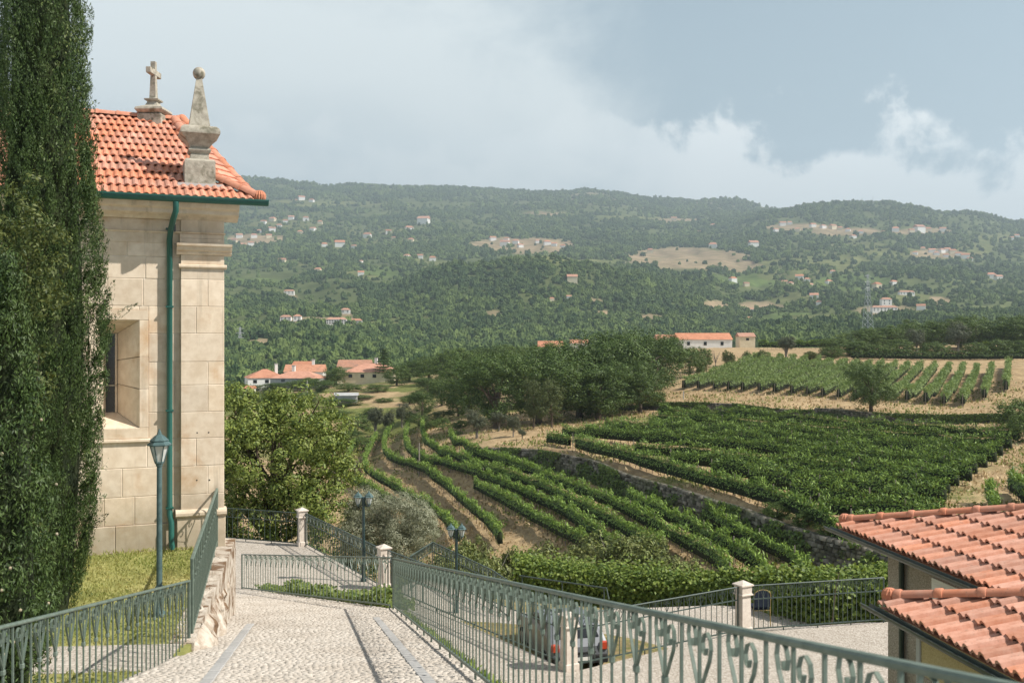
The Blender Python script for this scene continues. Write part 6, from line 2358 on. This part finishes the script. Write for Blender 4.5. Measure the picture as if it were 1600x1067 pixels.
# dark oaks behind the front row
OAK = [(775, 158, 552, 125, 'leftmost of the big dark oaks, over the small olive trees'), (735, 182, 548, 95, 'dark oak standing behind the left end of the oak grove'), (842, 160, 541, 130, 'dark oak behind the drooping pale tree'), (905, 168, 535, 135, 'broad dark oak in the middle of the grove'), (962, 174, 513, 140, 'tallest dark oak of the grove'),
       (1012, 186, 511, 130, 'dark oak right of the tallest one in the grove'), (1032, 200, 524, 62, 'rightmost dark oak of the grove, above the dirt strip'), (880, 195, 536, 120, 'dark oak at the back of the grove below the red roofs'), (815, 190, 543, 110, 'dark oak at the back left of the grove'), (985, 205, 523, 110, 'dark oak at the back right of the grove'), (935, 160, 560, 110, 'low dark oak in front of the tallest one'), (1000, 168, 560, 90, 'low dark oak beside the start of the vine rows')]
for i, (px, Y, ty, w, lab) in enumerate(OAK):
    put_tree('oak', 'oak_tree', lab, 'tree', px, Y, ty - 7, w * 1.3, 'dark oaks of the grove', vi=i)
put_tree('laurel', 'weeping_tree', 'drooping paler green tree with bare trunk at the front of the oaks', 'tree', 862, 146, 585, 66, vi=0)
put_tree('laurel', 'weeping_tree', 'narrow greyish tree beside the drooping tree, before the oaks', 'tree', 834, 149, 592, 48, vi=1)
put_tree('mid', 'young_tree', 'light green young tree at the right foot of the oaks', 'tree', 1028, 172, 612, 34, vi=1)
put_tree('bush', 'garden_bush', 'dense dark bush standing alone left of the bare tree', 'bush', 1096, 236, 537, 40, vi=0)
OLV = [(745, 142, 634, 52, 'rounded grey olive tree on the bank left of the oaks'), (780, 146, 640, 40, 'second grey olive tree left of the oaks'), (802, 138, 648, 26, 'slim grey olive at the top of the stone wall'), (816, 134, 668, 22, 'tiny grey olive bush on the wall top'),
       (586, 190, 630, 42, 'grey olive tree at the top end of the curved rows'), (628, 200, 628, 34, 'grey olive tree beside the dirt patch above the curved rows'), (606, 192, 634, 34, 'dark little olive leaning on a grey one above the curved rows'), (1228, 252, 521, 44, 'rounded olive tree alone in the dry field'), (1432, 268, 511, 40, 'grey-green olive tree in the hedge line on the right'), (1497, 264, 496, 52, 'large pale olive tree in the hedge line on the right')]
for i, (px, Y, ty, w, lab) in enumerate(OLV):
    put_tree('olive', 'olive_tree', lab, 'tree', px, Y, ty, w, 'small olive trees', vi=i)
put_tree('oak', 'lone_tree', 'dark round tree standing alone on the dirt strip between the vine blocks', 'tree', 1361, 147, 556, 92, vi=1)
# hedge line of trees on the right horizon
HR = [(1312, 262, 527, 60), (1350, 272, 512, 70), (1388, 278, 507, 66), (1415, 284, 503, 60), (1462, 276, 499, 66), (1530, 280, 494, 70), (1566, 276, 492, 66), (1602, 274, 490, 70), (1445, 290, 497, 60), (1640, 276, 492, 70), (1500, 292, 492, 66)]
for i, (px, Y, ty, w) in enumerate(HR):
    lab = 'leafy tree in the hedge line on the right, %s from its left end' % ORD[i] if i else 'leftmost low tree of the hedge line on the right, beside the dry field'
    put_tree('mid', 'hedge_tree', lab, 'tree', px, Y, ty, w * 1.35, 'trees of the right hedge line', vi=i)
for i, (px, Y, ty, w) in enumerate([(1300, 254, 538, 40), (1342, 258, 530, 50), (1372, 256, 533, 44), (1405, 262, 527, 50), (1460, 258, 530, 46), (1525, 256, 532, 40), (1560, 262, 526, 50), (1600, 260, 528, 50)]):
    put_tree('bush', 'hedge_bush', 'low bush under the trees of the right hedge line, %s from the left' % ORD[i], 'bush', px, Y, ty, w * 1.2, 'bushes of the right hedge line', vi=i, dz=-0.3)
vine_row('pergola vine in bright green before the right hedge line', [tuple(at(1535, 545, 262)), tuple(at(1580, 543, 260)), tuple(at(1640, 543, 258))], L_hedge, 0.34, 90, 1.6, 0.9, 2.6, seed=120, posts=False)
vine_row('dark clipped hedge at the top end of the upper vine rows', [tuple(at(1330, 556, 251)), tuple(at(1420, 558, 248)), tuple(at(1520, 560, 246)), tuple(at(1640, 560, 244))], L_oak, 0.34, 80, 1.4, 0.1, 1.9, seed=121, posts=False)
vine_row('sparse vine line along the far edge of the dry field', [tuple(at(1185, 530, 318)), tuple(at(1240, 529, 312)), tuple(at(1300, 530, 306))], L_vine, 0.4, 60, 1.0, 0.7, 2.4, seed=122)
put_tree('bush', 'small_conifer', 'small dark conical shrub at the edge of the dry field, farther left', 'bush', 1167, 246, 545, 18, vi=0)
put_tree('bush', 'small_conifer', 'small dark conical shrub in the dry field nearer the olive tree', 'bush', 1190, 247, 544, 18, vi=1)
put_tree('scrub', 'dry_bush', 'brownish round bush in the dry field right of the olive tree', 'bush', 1266, 250, 546, 30, vi=1)
put_tree('scrub', 'dry_bush', 'pale thin bush in the dry field next to the bare tree', 'bush', 1138, 245, 543, 22, vi=2)
bt = at(1118, 562, 244)
b_ = thing('bare_tree', 'small leafless tree in the dry field below the white barn', 'tree', (bt.x, bt.y, Hs(bt.x, bt.y)))
trunk_mb(1.6, 0.12, [(rnd.uniform(-1.6, 1.6), rnd.uniform(-1, 1), rnd.uniform(2.4, 4.2)) for _ in range(16)], seed=4).build('trunk', bark_grey, b_)
# dark mound of shrubs at the right edge
put_tree('bush', 'shrub_mound', 'dark shrub mound at the right edge beside the dirt track', 'bush', 1592, 124, 616, 90, vi=0, dz=-0.6)
put_tree('bush', 'shrub_mound', 'second dark shrub of the mound, lower at the right edge', 'bush', 1606, 112, 640, 70, vi=1, dz=-0.6)
# mixed trees on the left middle ground
ML = [(660, 205, 590, 60), (690, 212, 575, 64), (706, 235, 556, 70), (668, 240, 570, 56), (640, 225, 600, 46), (735, 250, 542, 70), (760, 275, 537, 60), (700, 268, 545, 60), (670, 285, 552, 50), (640, 290, 560, 44), (620, 275, 572, 40), (655, 190, 628, 44), (690, 185, 622, 50), (716, 190, 600, 50), (560, 240, 616, 50), (535, 228, 622, 50), (590, 255, 600, 40), (545, 262, 598, 44), (500, 270, 592, 44), (520, 215, 640, 60), (555, 200, 646, 50), (545, 185, 668, 46), (480, 285, 590, 50), (523, 300, 571, 36), (440, 290, 596, 50), (400, 300, 600, 44), (370, 310, 596, 44), (355, 280, 606, 50), (470, 240, 612, 60), (430, 240, 612, 60), (390, 250, 610, 60), (1078, 225, 540, 50), (800, 320, 537, 50), (860, 330, 540, 44)]
for i, (px, Y, ty, w) in enumerate(ML):
    side = 'left of the oak grove' if px > 600 else 'around the red-roofed houses'
    same = sorted(q for q in ML if (q[0] > 600) == (px > 600))
    k = same.index((px, Y, ty, w))
    lowr = 600 < px < 728 and Y < 262
    put_tree('mid' if i % 3 else 'oak', 'mixed_tree', 'leafy tree %s, %s counted from the left' % (side, ORD[k]), 'tree', px, Y, ty + (17 if lowr else 0), w * (0.95 if lowr else 1.4), 'leafy trees ' + side, vi=i)
# undergrowth hiding the bank left of the terraces
UB = [(690, 176, 650, 30), (676, 174, 655, 26), (700, 168, 662, 34), (720, 165, 655, 30), (712, 158, 672, 26), (565, 176, 680, 30), (640, 206, 640, 26), (580, 215, 636, 30), (600, 232, 620, 30)]
for i, (px, Y, ty, w) in enumerate(UB):
    put_tree('bush', 'wild_bush', 'dark wild bush at the top ends of the curved vine rows, %s from the left' % ORD[sorted(q[0] for q in UB).index(px)], 'bush', px, Y, ty, w * 1.2, 'wild bushes above the curved rows', vi=i, dz=-0.3)
# monkey-puzzle like conifer beside the cream house
nf = at(600, 606, 300)
cf = thing('araucaria_tree', 'tiered dark conifer beside the cream house', 'tree', (nf.x, nf.y, Hs(nf.x, nf.y)))
hh = at(0, 543, 300).z - Hs(nf.x, nf.y)
MB().tube([(0, 0, 0), (0, 0, hh)], [0.25, 0.04], 6).build('trunk', bark, cf)
g = np.random.default_rng(77)
Lv = Leaves()
for k in range(9):
    z = hh * (0.26 + 0.74 * k / 9)
    R = 3.4 * (1 - (k / 9.3)) + 0.3
    for b in range(11):
        an = 2 * math.pi * b / 11 + k * 0.4
        m_ = 34
        s = g.random(m_)
        P = np.stack([np.cos(an) * s * R, np.sin(an) * s * R, z + s * R * 0.10 + g.normal(0, 0.05, m_)], 1) + g.normal(0, 0.12, (m_, 3))
        V, Q = leaf_arrays(P, np.tile([0, 0, 1.0], (m_, 1)), 0.5, 0.2, g=g)
        Lv.add(V, Q)
link('crown', Lv.mesh('crown', L_oak), cf)


# ------------------------------------------------------------------ dry grass and weeds over the vineyard ground
def weeds():
    g = np.random.default_rng(91)
    dry = leaf_mat('dry_grass_blade', (0.30, 0.22, 0.11), (0.56, 0.44, 0.25), 0.25)
    grn = leaf_mat('weed_blade', (0.10, 0.13, 0.03), (0.26, 0.27, 0.08), 0.25)
    for nm, mat, n, seed, lab in (('dry_grass', dry, 40000, 5, 'dry straw-coloured grass over the vineyard ground'), ('weeds', grn, 46000, 15, 'green weeds over the vineyard terraces')):
        Y = 48 * (4.0 ** (g.random(n) ** 0.9))
        X = g.uniform(-0.20, 0.62, n) * Y
        cl = fbm(X / 5.0, Y / 5.0, seed, 3)
        ok = cl > (0.44 if nm == 'dry_grass' else 0.47)
        X, Y = X[ok], Y[ok]
        z = H(X, Y)
        m = len(X)
        sz = (0.12 + 0.22 * g.random(m)) * (0.8 + Y / 160.0)
        P = np.stack([X, Y, z + sz * 0.35], 1)
        V, Q = leaf_arrays(P, np.tile([0, -1.0, 0.3], (m, 1)), sz, sz * 0.45, up=np.tile([0, 0, 1.0], (m, 1)), g=g)
        o = link(nm, fast_mesh(nm, V, Q, mat))
        tag(o, lab, 'grass', kind='stuff')


weeds()
# creepers hanging over the right part of the dry stone wall
for i, (px, Y, ty, w, lab) in enumerate(((1215, 73.0, 822, 60, 'dark creeper bush hanging on the dry stone wall'), (1262, 69.5, 832, 70, 'second dark creeper bush on the wall, nearer the tiled house'), (1305, 66.5, 846, 70, 'dark bush where the stone wall meets the tiled house'), (1330, 64, 862, 60, 'lowest dark bush beside the tiled house gutter'))):
    put_tree('bush', 'creeper_bush', lab, 'bush', px, Y, ty, w, 'creepers on the dry stone wall', vi=i, dz=-0.4, hmin=1.6)

# ------------------------------------------------------------------ cypress and shrubs at the left edge
def cypress():
    Y = 13.7
    B = at(66, 975, Y)
    z0 = LAWN_Z
    t = thing('cypress_tree', 'tall dark columnar cypress hiding the left part of the chapel', 'tree', (B.x, Y, z0))
    g = np.random.default_rng(9)
    ht = 11.5
    Lv = Leaves()
    tips = Leaves()
    n = 2100
    k = 122
    z = g.uniform(0.0, 8.8, n)
    def rad(z):
        return np.interp(z, [0, 0.6, 2.0, 3.6, 5.0, 6.5, 8.0, 9.5, 11.5], [0.52, 0.64, 0.76, 0.84, 0.80, 0.66, 0.58, 0.44, 0.04])
    an = g.uniform(0, 2 * math.pi, n)
    lump = 0.76 + 0.40 * vnoise(an * 2.2, z * 0.8, 3)
    R = rad(z) * lump
    base = np.stack([np.cos(an) * R * 0.84, np.sin(an) * R * 0.84, z], 1)
    ax = unit(np.stack([np.cos(an) * 0.20 + g.normal(0, .08, n), np.sin(an) * 0.20 + g.normal(0, .08, n), np.ones(n)], 1))
    ln = g.uniform(0.26, 0.56, n)
    wd = g.uniform(0.045, 0.085, n)
    odd = g.random(n) < 0.02
    ax[odd] = unit(ax[odd] * 0.6 + np.stack([np.cos(an[odd]), np.sin(an[odd]), np.full(odd.sum(), 0.2)], 1))
    s = g.random((n, k))
    prof = np.sin(np.clip(s, 0, 1) ** 0.7 * math.pi) * 0.9 + 0.12
    th = g.uniform(0, 2 * math.pi, (n, k))
    a1 = unit(np.cross(ax, np.array([0.3, 0.1, 1.0]) + g.normal(0, .2, (n, 3))))
    a2 = np.cross(ax, a1)
    off = (np.cos(th)[..., None] * a1[:, None] + np.sin(th)[..., None] * a2[:, None])
    P = base[:, None] + ax[:, None] * (s * ln[:, None])[..., None] + off * (prof * wd[:, None])[..., None]
    up = (ax[:, None] + off * 0.55).reshape(-1, 3)
    V, Q = leaf_arrays(P.reshape(-1, 3), off.reshape(-1, 3), 0.039, 0.0108, up=up, g=g, jitter=0.25)
    Lv.add(V, Q)
    link('crown', Lv.mesh('crown', L_cyp), t)
    # some lighter sprays, mostly on the right and near side
    m = 90
    zi = g.uniform(0.3, 8.6, m)
    ai = g.normal(-0.6, 1.1, m)
    Ri = rad(zi) * 0.98
    c = np.stack([np.cos(ai) * Ri, np.sin(ai) * Ri, zi], 1)
    kk = 26
    P = c[:, None] + g.normal(0, 0.055, (m, kk, 3)) * np.array([1, 1, 1.8])
    V, Q = leaf_arrays(P.reshape(-1, 3), np.repeat(unit(np.stack([np.cos(ai), np.sin(ai), 0.4 * np.ones(m)], 1)), kk, 0), 0.055, 0.018, up=np.tile([0.2, 0, 1.0], (m * kk, 1)), g=g)
    link('pale_tips', fast_mesh('pale_tips', V, Q, L_cyp_tip), t)
    zz = np.linspace(0.0, 9.2, 16)
    MB().lathe([(float(rad(q)) * 0.62, float(q)) for q in zz], 14).build('shade_core', core_mat, t)  # added dark hull, its colour stands for shade behind the sprays
    MB().tube([(0, 0, -0.2), (0, 0, 3)], [0.14, 0.1], 8).build('trunk', bark, t)
    # side sprigs that stand out against the chapel
    sp = Leaves()
    for px, py, dx, dz in ((160, 580, 0.30, 0.10), (158, 565, 0.22, 0.28), (150, 640, 0.18, 0.30), (152, 750, 0.20, 0.22), (150, 300, 0.12, 0.30), (148, 345, 0.14, 0.22), (155, 250, 0.06, 0.25), (150, 430, 0.12, 0.2)):
        p = at(px - 22, py + 14, Y - 0.1)
        o = np.array([p.x - B.x, p.y - Y, p.z - z0])
        m = 170
        s = g.random(m)
        d = np.array([dx, -0.05, dz])
        P = o + d * s[:, None] + g.normal(0, 0.035, (m, 3)) * (1.15 - s[:, None] * 0.6)
        V, Q = leaf_arrays(P, g.normal(0, 1, (m, 3)), 0.06, 0.017, up=np.tile(unit(d), (m, 1)), g=g)
        sp.add(V, Q)
    link('side_sprigs', sp.mesh('side_sprigs', L_cyp), t)


cypress()


def cone_bush():
    Y = 10.2
    B = at(10, 1010, Y)
    t = thing('juniper_tree', 'green conifer with pale round cones in front of the cypress at the left edge', 'tree', (B.x, Y, LAWN_Z))
    g = np.random.default_rng(19)
    n, k = 420, 80
    z = g.uniform(0.05, 4.6, n)
    R = np.interp(z, [0, 1, 2.2, 3.4, 4.6], [0.30, 0.42, 0.40, 0.26, 0.05])
    an = g.uniform(0, 6.28, n)
    base = np.stack([np.cos(an) * R, np.sin(an) * R, z], 1)
    off = g.normal(0, 1, (n, k, 3)) * np.array([0.055, 0.055, 0.085])
    P = base[:, None] + off
    N = unit(off.reshape(-1, 3)) + np.repeat(np.stack([np.cos(an), np.sin(an), 0 * an], 1), k, 0) * 0.5
    V, Q = leaf_arrays(P.reshape(-1, 3), N, 0.055, 0.014, up=np.tile([0.1, 0, 1.0], (n * k, 1)), g=g)
    link('crown', fast_mesh('crown', V, Q, L_cyp), t)
    MB().lathe([(0.2, 0), (0.26, 1.2), (0.22, 2.6), (0.1, 4.0)], 10).build('shade_core', core_mat, t)  # added dark hull, its colour stands for shade within the crown
    me = MB().lathe([(0.004, -0.017), (0.013, -0.011), (0.017, 0.0), (0.013, 0.011), (0.004, 0.017)], 8).mesh('cone', cone_mat, True)
    for i in range(24):
        a, zz = g.uniform(-2.4, 0.6), g.uniform(0.4, 3.0)
        r = float(np.interp(zz, [0, 1, 2.2, 3.4, 4.6], [0.30, 0.42, 0.40, 0.26, 0.05])) + 0.075
        link('cone', me, t, (math.cos(a) * r, math.sin(a) * r, zz))


cone_bush()
B = at(30, 1010, 12.0)
near_tree('broadleaf_shrub', 'tall yellow-green broadleaf shrub growing against the cypress at the left edge', 'bush', (B.x, 12.0, LAWN_Z),
          [((0.0, 0, 5.0), (0.42, 0.35, 0.85)), ((0.35, -0.1, 4.7), (0.32, 0.3, 0.75)), ((-0.3, 0, 4.3), (0.4, 0.3, 0.9)), ((0.25, -0.2, 3.3), (0.34, 0.25, 0.6)), ((-0.2, -0.2, 2.9), (0.3, 0.25, 0.7)), ((0.05, -0.1, 1.6), (0.35, 0.3, 0.9))], 190, 40, 0.12, 0.055, L_shrub, bark, 3.6, 0.03, 25, 0.5, 0.4, 8)

# ivy along the foot of the return railing
def ivy():
    g = np.random.default_rng(29)
    for j, (f0, f1, hh, lab) in enumerate(((0.02, 0.30, 0.34, 'leafy ivy clump at the inner corner of the return railing'), (0.30, 0.70, 0.30, 'longest ivy clump along the middle of the return railing'), (0.72, 0.93, 0.16, 'sparse ivy near the free end of the return railing'))):
        t = thing('ivy_clump', lab, 'ivy', (C1.x, C1.y, C1.z))
        n = int(5200 * (f1 - f0) * hh / 0.3)
        f = g.uniform(f0, f1, n)
        x = C1.x + (C2.x - C1.x) * f + 0.16 + g.uniform(-0.05, 0.42, n)
        y = C1.y + (C2.y - C1.y) * f + 0.1 + g.uniform(-0.03, 0.3, n)
        z = C1.z + (COURT_Z - C1.z) * f
        vig = vnoise(f * 26, np.zeros(n), 8 + j)
        P = np.stack([x, y, z + g.random(n) * hh * (0.35 + vig) - 0.06], 1) - np.array([C1.x, C1.y, C1.z])
        V, Q = leaf_arrays(P, np.tile([0.1, -0.8, 0.7], (n, 1)), 0.085, 0.075, g=g, jitter=0.6)
        link('foliage', fast_mesh('foliage', V, Q, L_ivy), t)


ivy()

# ------------------------------------------------------------------ houses
def house_mesh_parts(t, w, d, h, rise, hip, wall_m, roof_m, windows=0, wincol=None, over=0.3):
    MB().box((-w / 2, -d / 2, -2.0), (w / 2, d / 2, h)).build('wall', wall_m, t)
    x, y = w / 2 + over, d / 2 + over
    hx = x - (y * 0.9 if hip else 0)
    m = MB()
    V = [(-x, -y, h), (x, -y, h), (x, y, h), (-x, y, h), (-hx, 0, h + rise), (hx, 0, h + rise)]
    if hip:
        m.add(V, [(0, 1, 5, 4), (1, 2, 5), (2, 3, 4, 5), (3, 0, 4), (3, 2, 1, 0)])
    else:
        m.add(V, [(0, 1, 5, 4), (2, 3, 4, 5), (1, 2, 5), (3, 0, 4), (3, 2, 1, 0)])
    r = m.build('roof', roof_m, t)
    for i in range(windows):
        xx = -w / 2 + w * (i + 0.6) / (windows + 0.2)
        MB().box((xx - 0.55, -d / 2 - 0.06, h * 0.42), (xx + 0.55, -d / 2 + 0.05, h * 0.78)).build('window', dark_glass, t)
    return r


def mid_house(label, px0, px1, eave_y, ridge_y, base_y, Y, d, hip, wall_m, roof_m, windows=0, rot=0.0, chimney=None, name='house'):
    xc = (px0 + px1) / 2
    p = at(xc, base_y, Y)
    w = (px1 - px0) / F * Y
    h = (base_y - eave_y) / F * Y
    rise = max(0.6, (eave_y - ridge_y) / F * Y * 1.05)
    t = thing(name, label, 'house', (p.x, p.y + d / 2, p.z), rot)
    r = house_mesh_parts(t, w, d, h, rise, hip, wall_m, roof_m, windows)
    if chimney:
        for cx in chimney:
            c = MB().bbox((cx * w - 0.45, -0.4, h + rise * 0.3), (cx * w + 0.45, 0.4, h + rise + 1.5), 0.05).build('chimney', plaster_white, r)
            MB().box((cx * w - 0.55, -0.5, h + rise + 1.501), (cx * w + 0.55, 0.5, h + rise + 1.7)).build('chimney_cap', plaster_grey, c)
    return t


mid_house('white house with orange hipped roof, leftmost of the village houses', 378, 436, 590.5, 578, 604, 300, 11, True, plaster_white, far_tile, 3, 0.35, (0.3,))
mid_house('low grey-walled house with wide orange roof and two chimneys', 424, 500, 591, 581, 600, 292, 10, True, plaster_grey, far_tile, 2, -0.12, (-0.12,))
mid_house('old house with brown weathered roof and white gable behind the orange roofs', 442, 502, 581, 570.5, 592, 318, 11, False, plaster_white, old_tile, 0, 0.1, (0.2,))
mid_house('small orange roof peeping up behind the brown roof', 456, 482, 572, 565, 584, 330, 9, False, plaster_white, far_tile, 0)
mid_house('cream house with orange hipped roof and tall chimney beside the conifer', 538, 618, 581.5, 568.5, 596, 300, 12, True, plaster_cream, far_tile, 4, -0.08, (0.07,))
mid_house('house with faded brown roof behind the cream house', 526, 576, 573.5, 563, 590, 330, 11, False, plaster_cream, old_tile, 0, 0.05)
mid_house('low grey shed with flat pale roof among the trees', 522, 556, 618, 616.5, 630, 232, 4, False, plaster_grey, plaster_grey, 0, 0.1, name='shed')
mid_house('tiny orange-roofed outbuilding below the leftmost house', 381, 394, 607, 603, 612, 280, 4, False, plaster_white, far_tile, 0, name='outbuilding')
mid_house('long white barn with orange roof on the crest above the dry field', 1060, 1144, 530.5, 520.5, 546, 366, 12, False, plaster_white, far_tile, 3, name='barn')
mid_house('orange-roofed annex at the left end of the white barn', 1028, 1062, 531, 523, 542, 372, 10, False, plaster_white, far_tile, 0, name='barn_annex')
mid_house('small pale stone house right of the white barn', 1156, 1180, 526, 520, 536, 372, 7, False, plaster_cream, old_tile, 1)
mid_house('orange roof showing over the oaks, left of the two', 842, 879, 542, 533, 560, 335, 9, False, plaster_white, far_tile, 0)
mid_house('orange roof showing over the oaks, right of the two', 893, 919, 536, 530.5, 556, 340, 9, False, plaster_white, far_tile, 0, chimney=None)

# houses across the valley: built where the photograph shows them, (px, py, width in px)
_hp = {}


def far_house(px, py, wpx, i):
    x, y, z = far_cast(px, py, 700)
    w = wpx / F * y * 1.05
    k = i % 4
    rm = (far_tile, far_tile, old_tile, far_tile)[k]
    wm = (plaster_white, plaster_cream, plaster_white, plaster_white)[(i // 2) % 4]
    if px < 720:
        b = 'high up' if py < 340 else ('halfway up' if py < 395 else 'low down')
        lab, grp = 'tiny pale house with reddish roof %s on the far left hillside' % b, 'tiny houses %s on the far left hillside' % b
    elif px < 1190:
        b = 'on the tan settlement left of the bare field' if px < 885 else ('below the ridge right of the wooded hill' if py < 410 else 'on the wooded hill and its foot')
        lab, grp = 'tiny pale house with reddish roof ' + b, 'tiny houses ' + b
    else:
        b = 'in the upper village' if py < 380 else ('in the middle village' if py < 412 else 'on the lower fields')
        lab, grp = 'tiny pale house with reddish roof %s of the right hillside' % b, 'tiny houses %s of the right hillside' % b
    t = thing('village_house', lab, 'house', (x, y, z), rnd.uniform(-0.5, 0.5), grp)
    key = (k, (i // 2) % 4)
    if key not in _hp:
        a = MB().box((-0.5, -0.4, -0.3), (0.5, 0.4, 0.46)).mesh('wall', wm)
        b = MB().add([(-.54, -.44, .46), (.54, -.44, .46), (.54, .44, .46), (-.54, .44, .46), (-.3 if k % 2 else -.54, 0, .72), (.3 if k % 2 else .54, 0, .72)], [(0, 1, 5, 4), (1, 2, 5), (2, 3, 4, 5), (3, 0, 4), (3, 2, 1, 0)]).mesh('roof', rm)
        _hp[key] = (a, b)
    link('wall', _hp[key][0], t)
    link('roof', _hp[key][1], t)
    t.scale = (w, w, w)


for i, (a, b, c) in enumerate(FH):
    far_house(a, b, c, i)


def manor(label, px, py, wpx, h_m, windows, Yf=None, name='manor_house', chap=False):
    x, y, z = far_cast(px, py, 700)
    w = wpx / F * y
    t = thing(name, label, 'house', (x, y, z), 0.05)
    MB().box((-w / 2, -4, -3), (w / 2, 4, h_m)).build('wall', plaster_white, t)
    MB().add([(-w / 2 - .5, -4.5, h_m), (w / 2 + .5, -4.5, h_m), (w / 2 + .5, 4.5, h_m), (-w / 2 - .5, 4.5, h_m), (-w / 2 + 3, 0, h_m + 2.4), (w / 2 - 3, 0, h_m + 2.4)], [(0, 1, 5, 4), (1, 2, 5), (2, 3, 4, 5), (3, 0, 4), (3, 2, 1, 0)]).build('roof', old_tile, t)
    for k in range(windows):
        xx = -w / 2 + w * (k + 0.5) / windows
        for zz in (0.25, 0.62):
            MB().box((xx - 0.7, -4.08, h_m * zz), (xx + 0.7, -3.95, h_m * (zz + 0.22))).build('window', dark_glass, t)


manor('long white two-storey manor with rows of dark windows in the left woods', 526, 508, 31, 6.5, 8)
manor('lower white wing of farm buildings right of the long manor', 556, 507, 20, 4.5, 4, name='farm_building')
manor('white square house in a clearing above the long manor', 452, 461, 16, 7, 3)
manor('white farmhouse on the slope left of the long manor', 447, 502, 17, 5, 3)
manor('pale farmhouse with reddish roof next to the white one, left woods', 465, 501, 12, 5, 2)
manor('white farmhouse among trees just above the long manor', 540, 490, 14, 5, 2)
manor('large white villa in a tan clearing on the right hillside', 1381, 488, 40, 6, 7)
manor('white church-like house directly above the large villa on the right', 1384, 478, 16, 9, 2)
manor('long pale building among trees right of the large villa', 1416, 461, 24, 5, 5)


# ------------------------------------------------------------------ pylons, masts and poles
steel = surf('galvanised_steel', (0.42, 0.43, 0.44), (0.52, 0.53, 0.54), 3, 0.5, metal=0.2)


def pylon(label, px, base_y, top_y, Y, wb):
    x = (px - 800) / F * Y
    zt = (533.5 - top_y) / F * Y
    zb = (533.5 - base_y) / F * Y
    h = zt - zb
    t = thing('electricity_pylon', label, 'pylon', (x, Y, zb), 0.5, 'electricity pylons')
    legs, lat = MB(), MB()
    n = 9
    def hw(f):
        return wb * (1 - f) ** 1.3 + 0.5
    for sx in (-1, 1):
        for sy in (-1, 1):
            pts = [(sx * hw(k / n), sy * hw(k / n), h * k / n) for k in range(n + 1)]
            pts[0] = (pts[0][0], pts[0][1], -12)
            MB().tube(pts, 0.16, 4).build('leg', steel, t)
    for k in range(n):
        a, b = hw(k / n), hw((k + 1) / n)
        z0, z1 = h * k / n, h * (k + 1) / n
        for s in (-1, 1):
            lat.tube([(-a, s * a, z0), (b, s * b, z1)], 0.09, 3)
            lat.tube([(a, s * a, z0), (-b, s * b, z1)], 0.09, 3)
            lat.tube([(s * a, -a, z0), (s * b, b, z1)], 0.09, 3)
    lat.build('lattice', steel, t)
    for f in (0.72, 0.84, 0.95):
        MB().tube([(-3.6, 0, h * f), (0, 0, h * f + 0.9), (3.6, 0, h * f)], 0.14, 4).build('cross_arm', steel, t)


pylon('lattice pylon standing in the woods just right of the chapel', 375, 572, 511, 900, 3.0)
pylon('tall lattice pylon on the right hillside above the hedge line', 1356, 512, 428, 780, 2.6)
for px, ty, lab in ((1347, 314, 'shorter thin mast on the right hilltop'), (1364, 311, 'taller thin mast on the right hilltop')):
    x, y, z = far_cast(px, 322.5, 3000)
    t = thing('radio_mast', lab, 'mast', (x, y, z), 0, 'masts on the hilltop')
    MB().tube([(0, 0, -5), (0, 0, (323 - ty) / F * y + 10)], [1.1, 0.6], 6).build('pole', steel, t)
for px, by, ty, z, lab in ((655, 747, 697, -18.3, 'bare wooden pole standing in the curved vine row'),):
    p = ground_at(px, by, z)
    t = thing('utility_pole', lab, 'pole', (p.x, p.y, Hs(p.x, p.y)))
    MB().tube([(0, 0, -0.4), (0, 0, (by - ty) / F * p.y)], [0.11, 0.08], 8).build('shaft', post_wood, t)
for px, Y, ty, by, lab in ((480, 262, 594, 622, 'thin pale pole in front of the low orange-roofed house'), (1068, 176, 622, 640, 'short post at the corner of the upper dirt strip')):
    p = at(px, by, Y)
    zb = Hs(p.x, Y)
    t = thing('utility_pole', lab, 'pole', (p.x, Y, zb))
    MB().tube([(0, 0, -0.4), (0, 0, max(1.5, at(0, ty, Y).z - zb))], 0.09, 6).build('shaft', plaster_grey, t)

# ------------------------------------------------------------------ the air over the valley
HAZE = 0.00013


def build_haze():
    m = MB()
    m.box((-4300, -60, -130), (5200, 7600, 1500))
    o = m.build('haze', None)
    mat = bpy.data.materials.new('haze_air')
    mat.use_nodes = True
    tr = mat.node_tree
    tr.nodes.remove(tr.nodes['Principled BSDF'])
    v = tr.nodes.new('ShaderNodeVolumePrincipled')
    v.inputs['Color'].default_value = (0.74, 0.88, 1.0, 1)
    v.inputs['Density'].default_value = HAZE
    v.inputs['Anisotropy'].default_value = 0.2
    tr.links.new(v.outputs[0], tr.nodes['Material Output'].inputs['Volume'])
    o.data.materials.append(mat)
    o['kind'] = 'stuff'
    o['label'] = 'thin blue haze in the air over the valley'


build_haze()
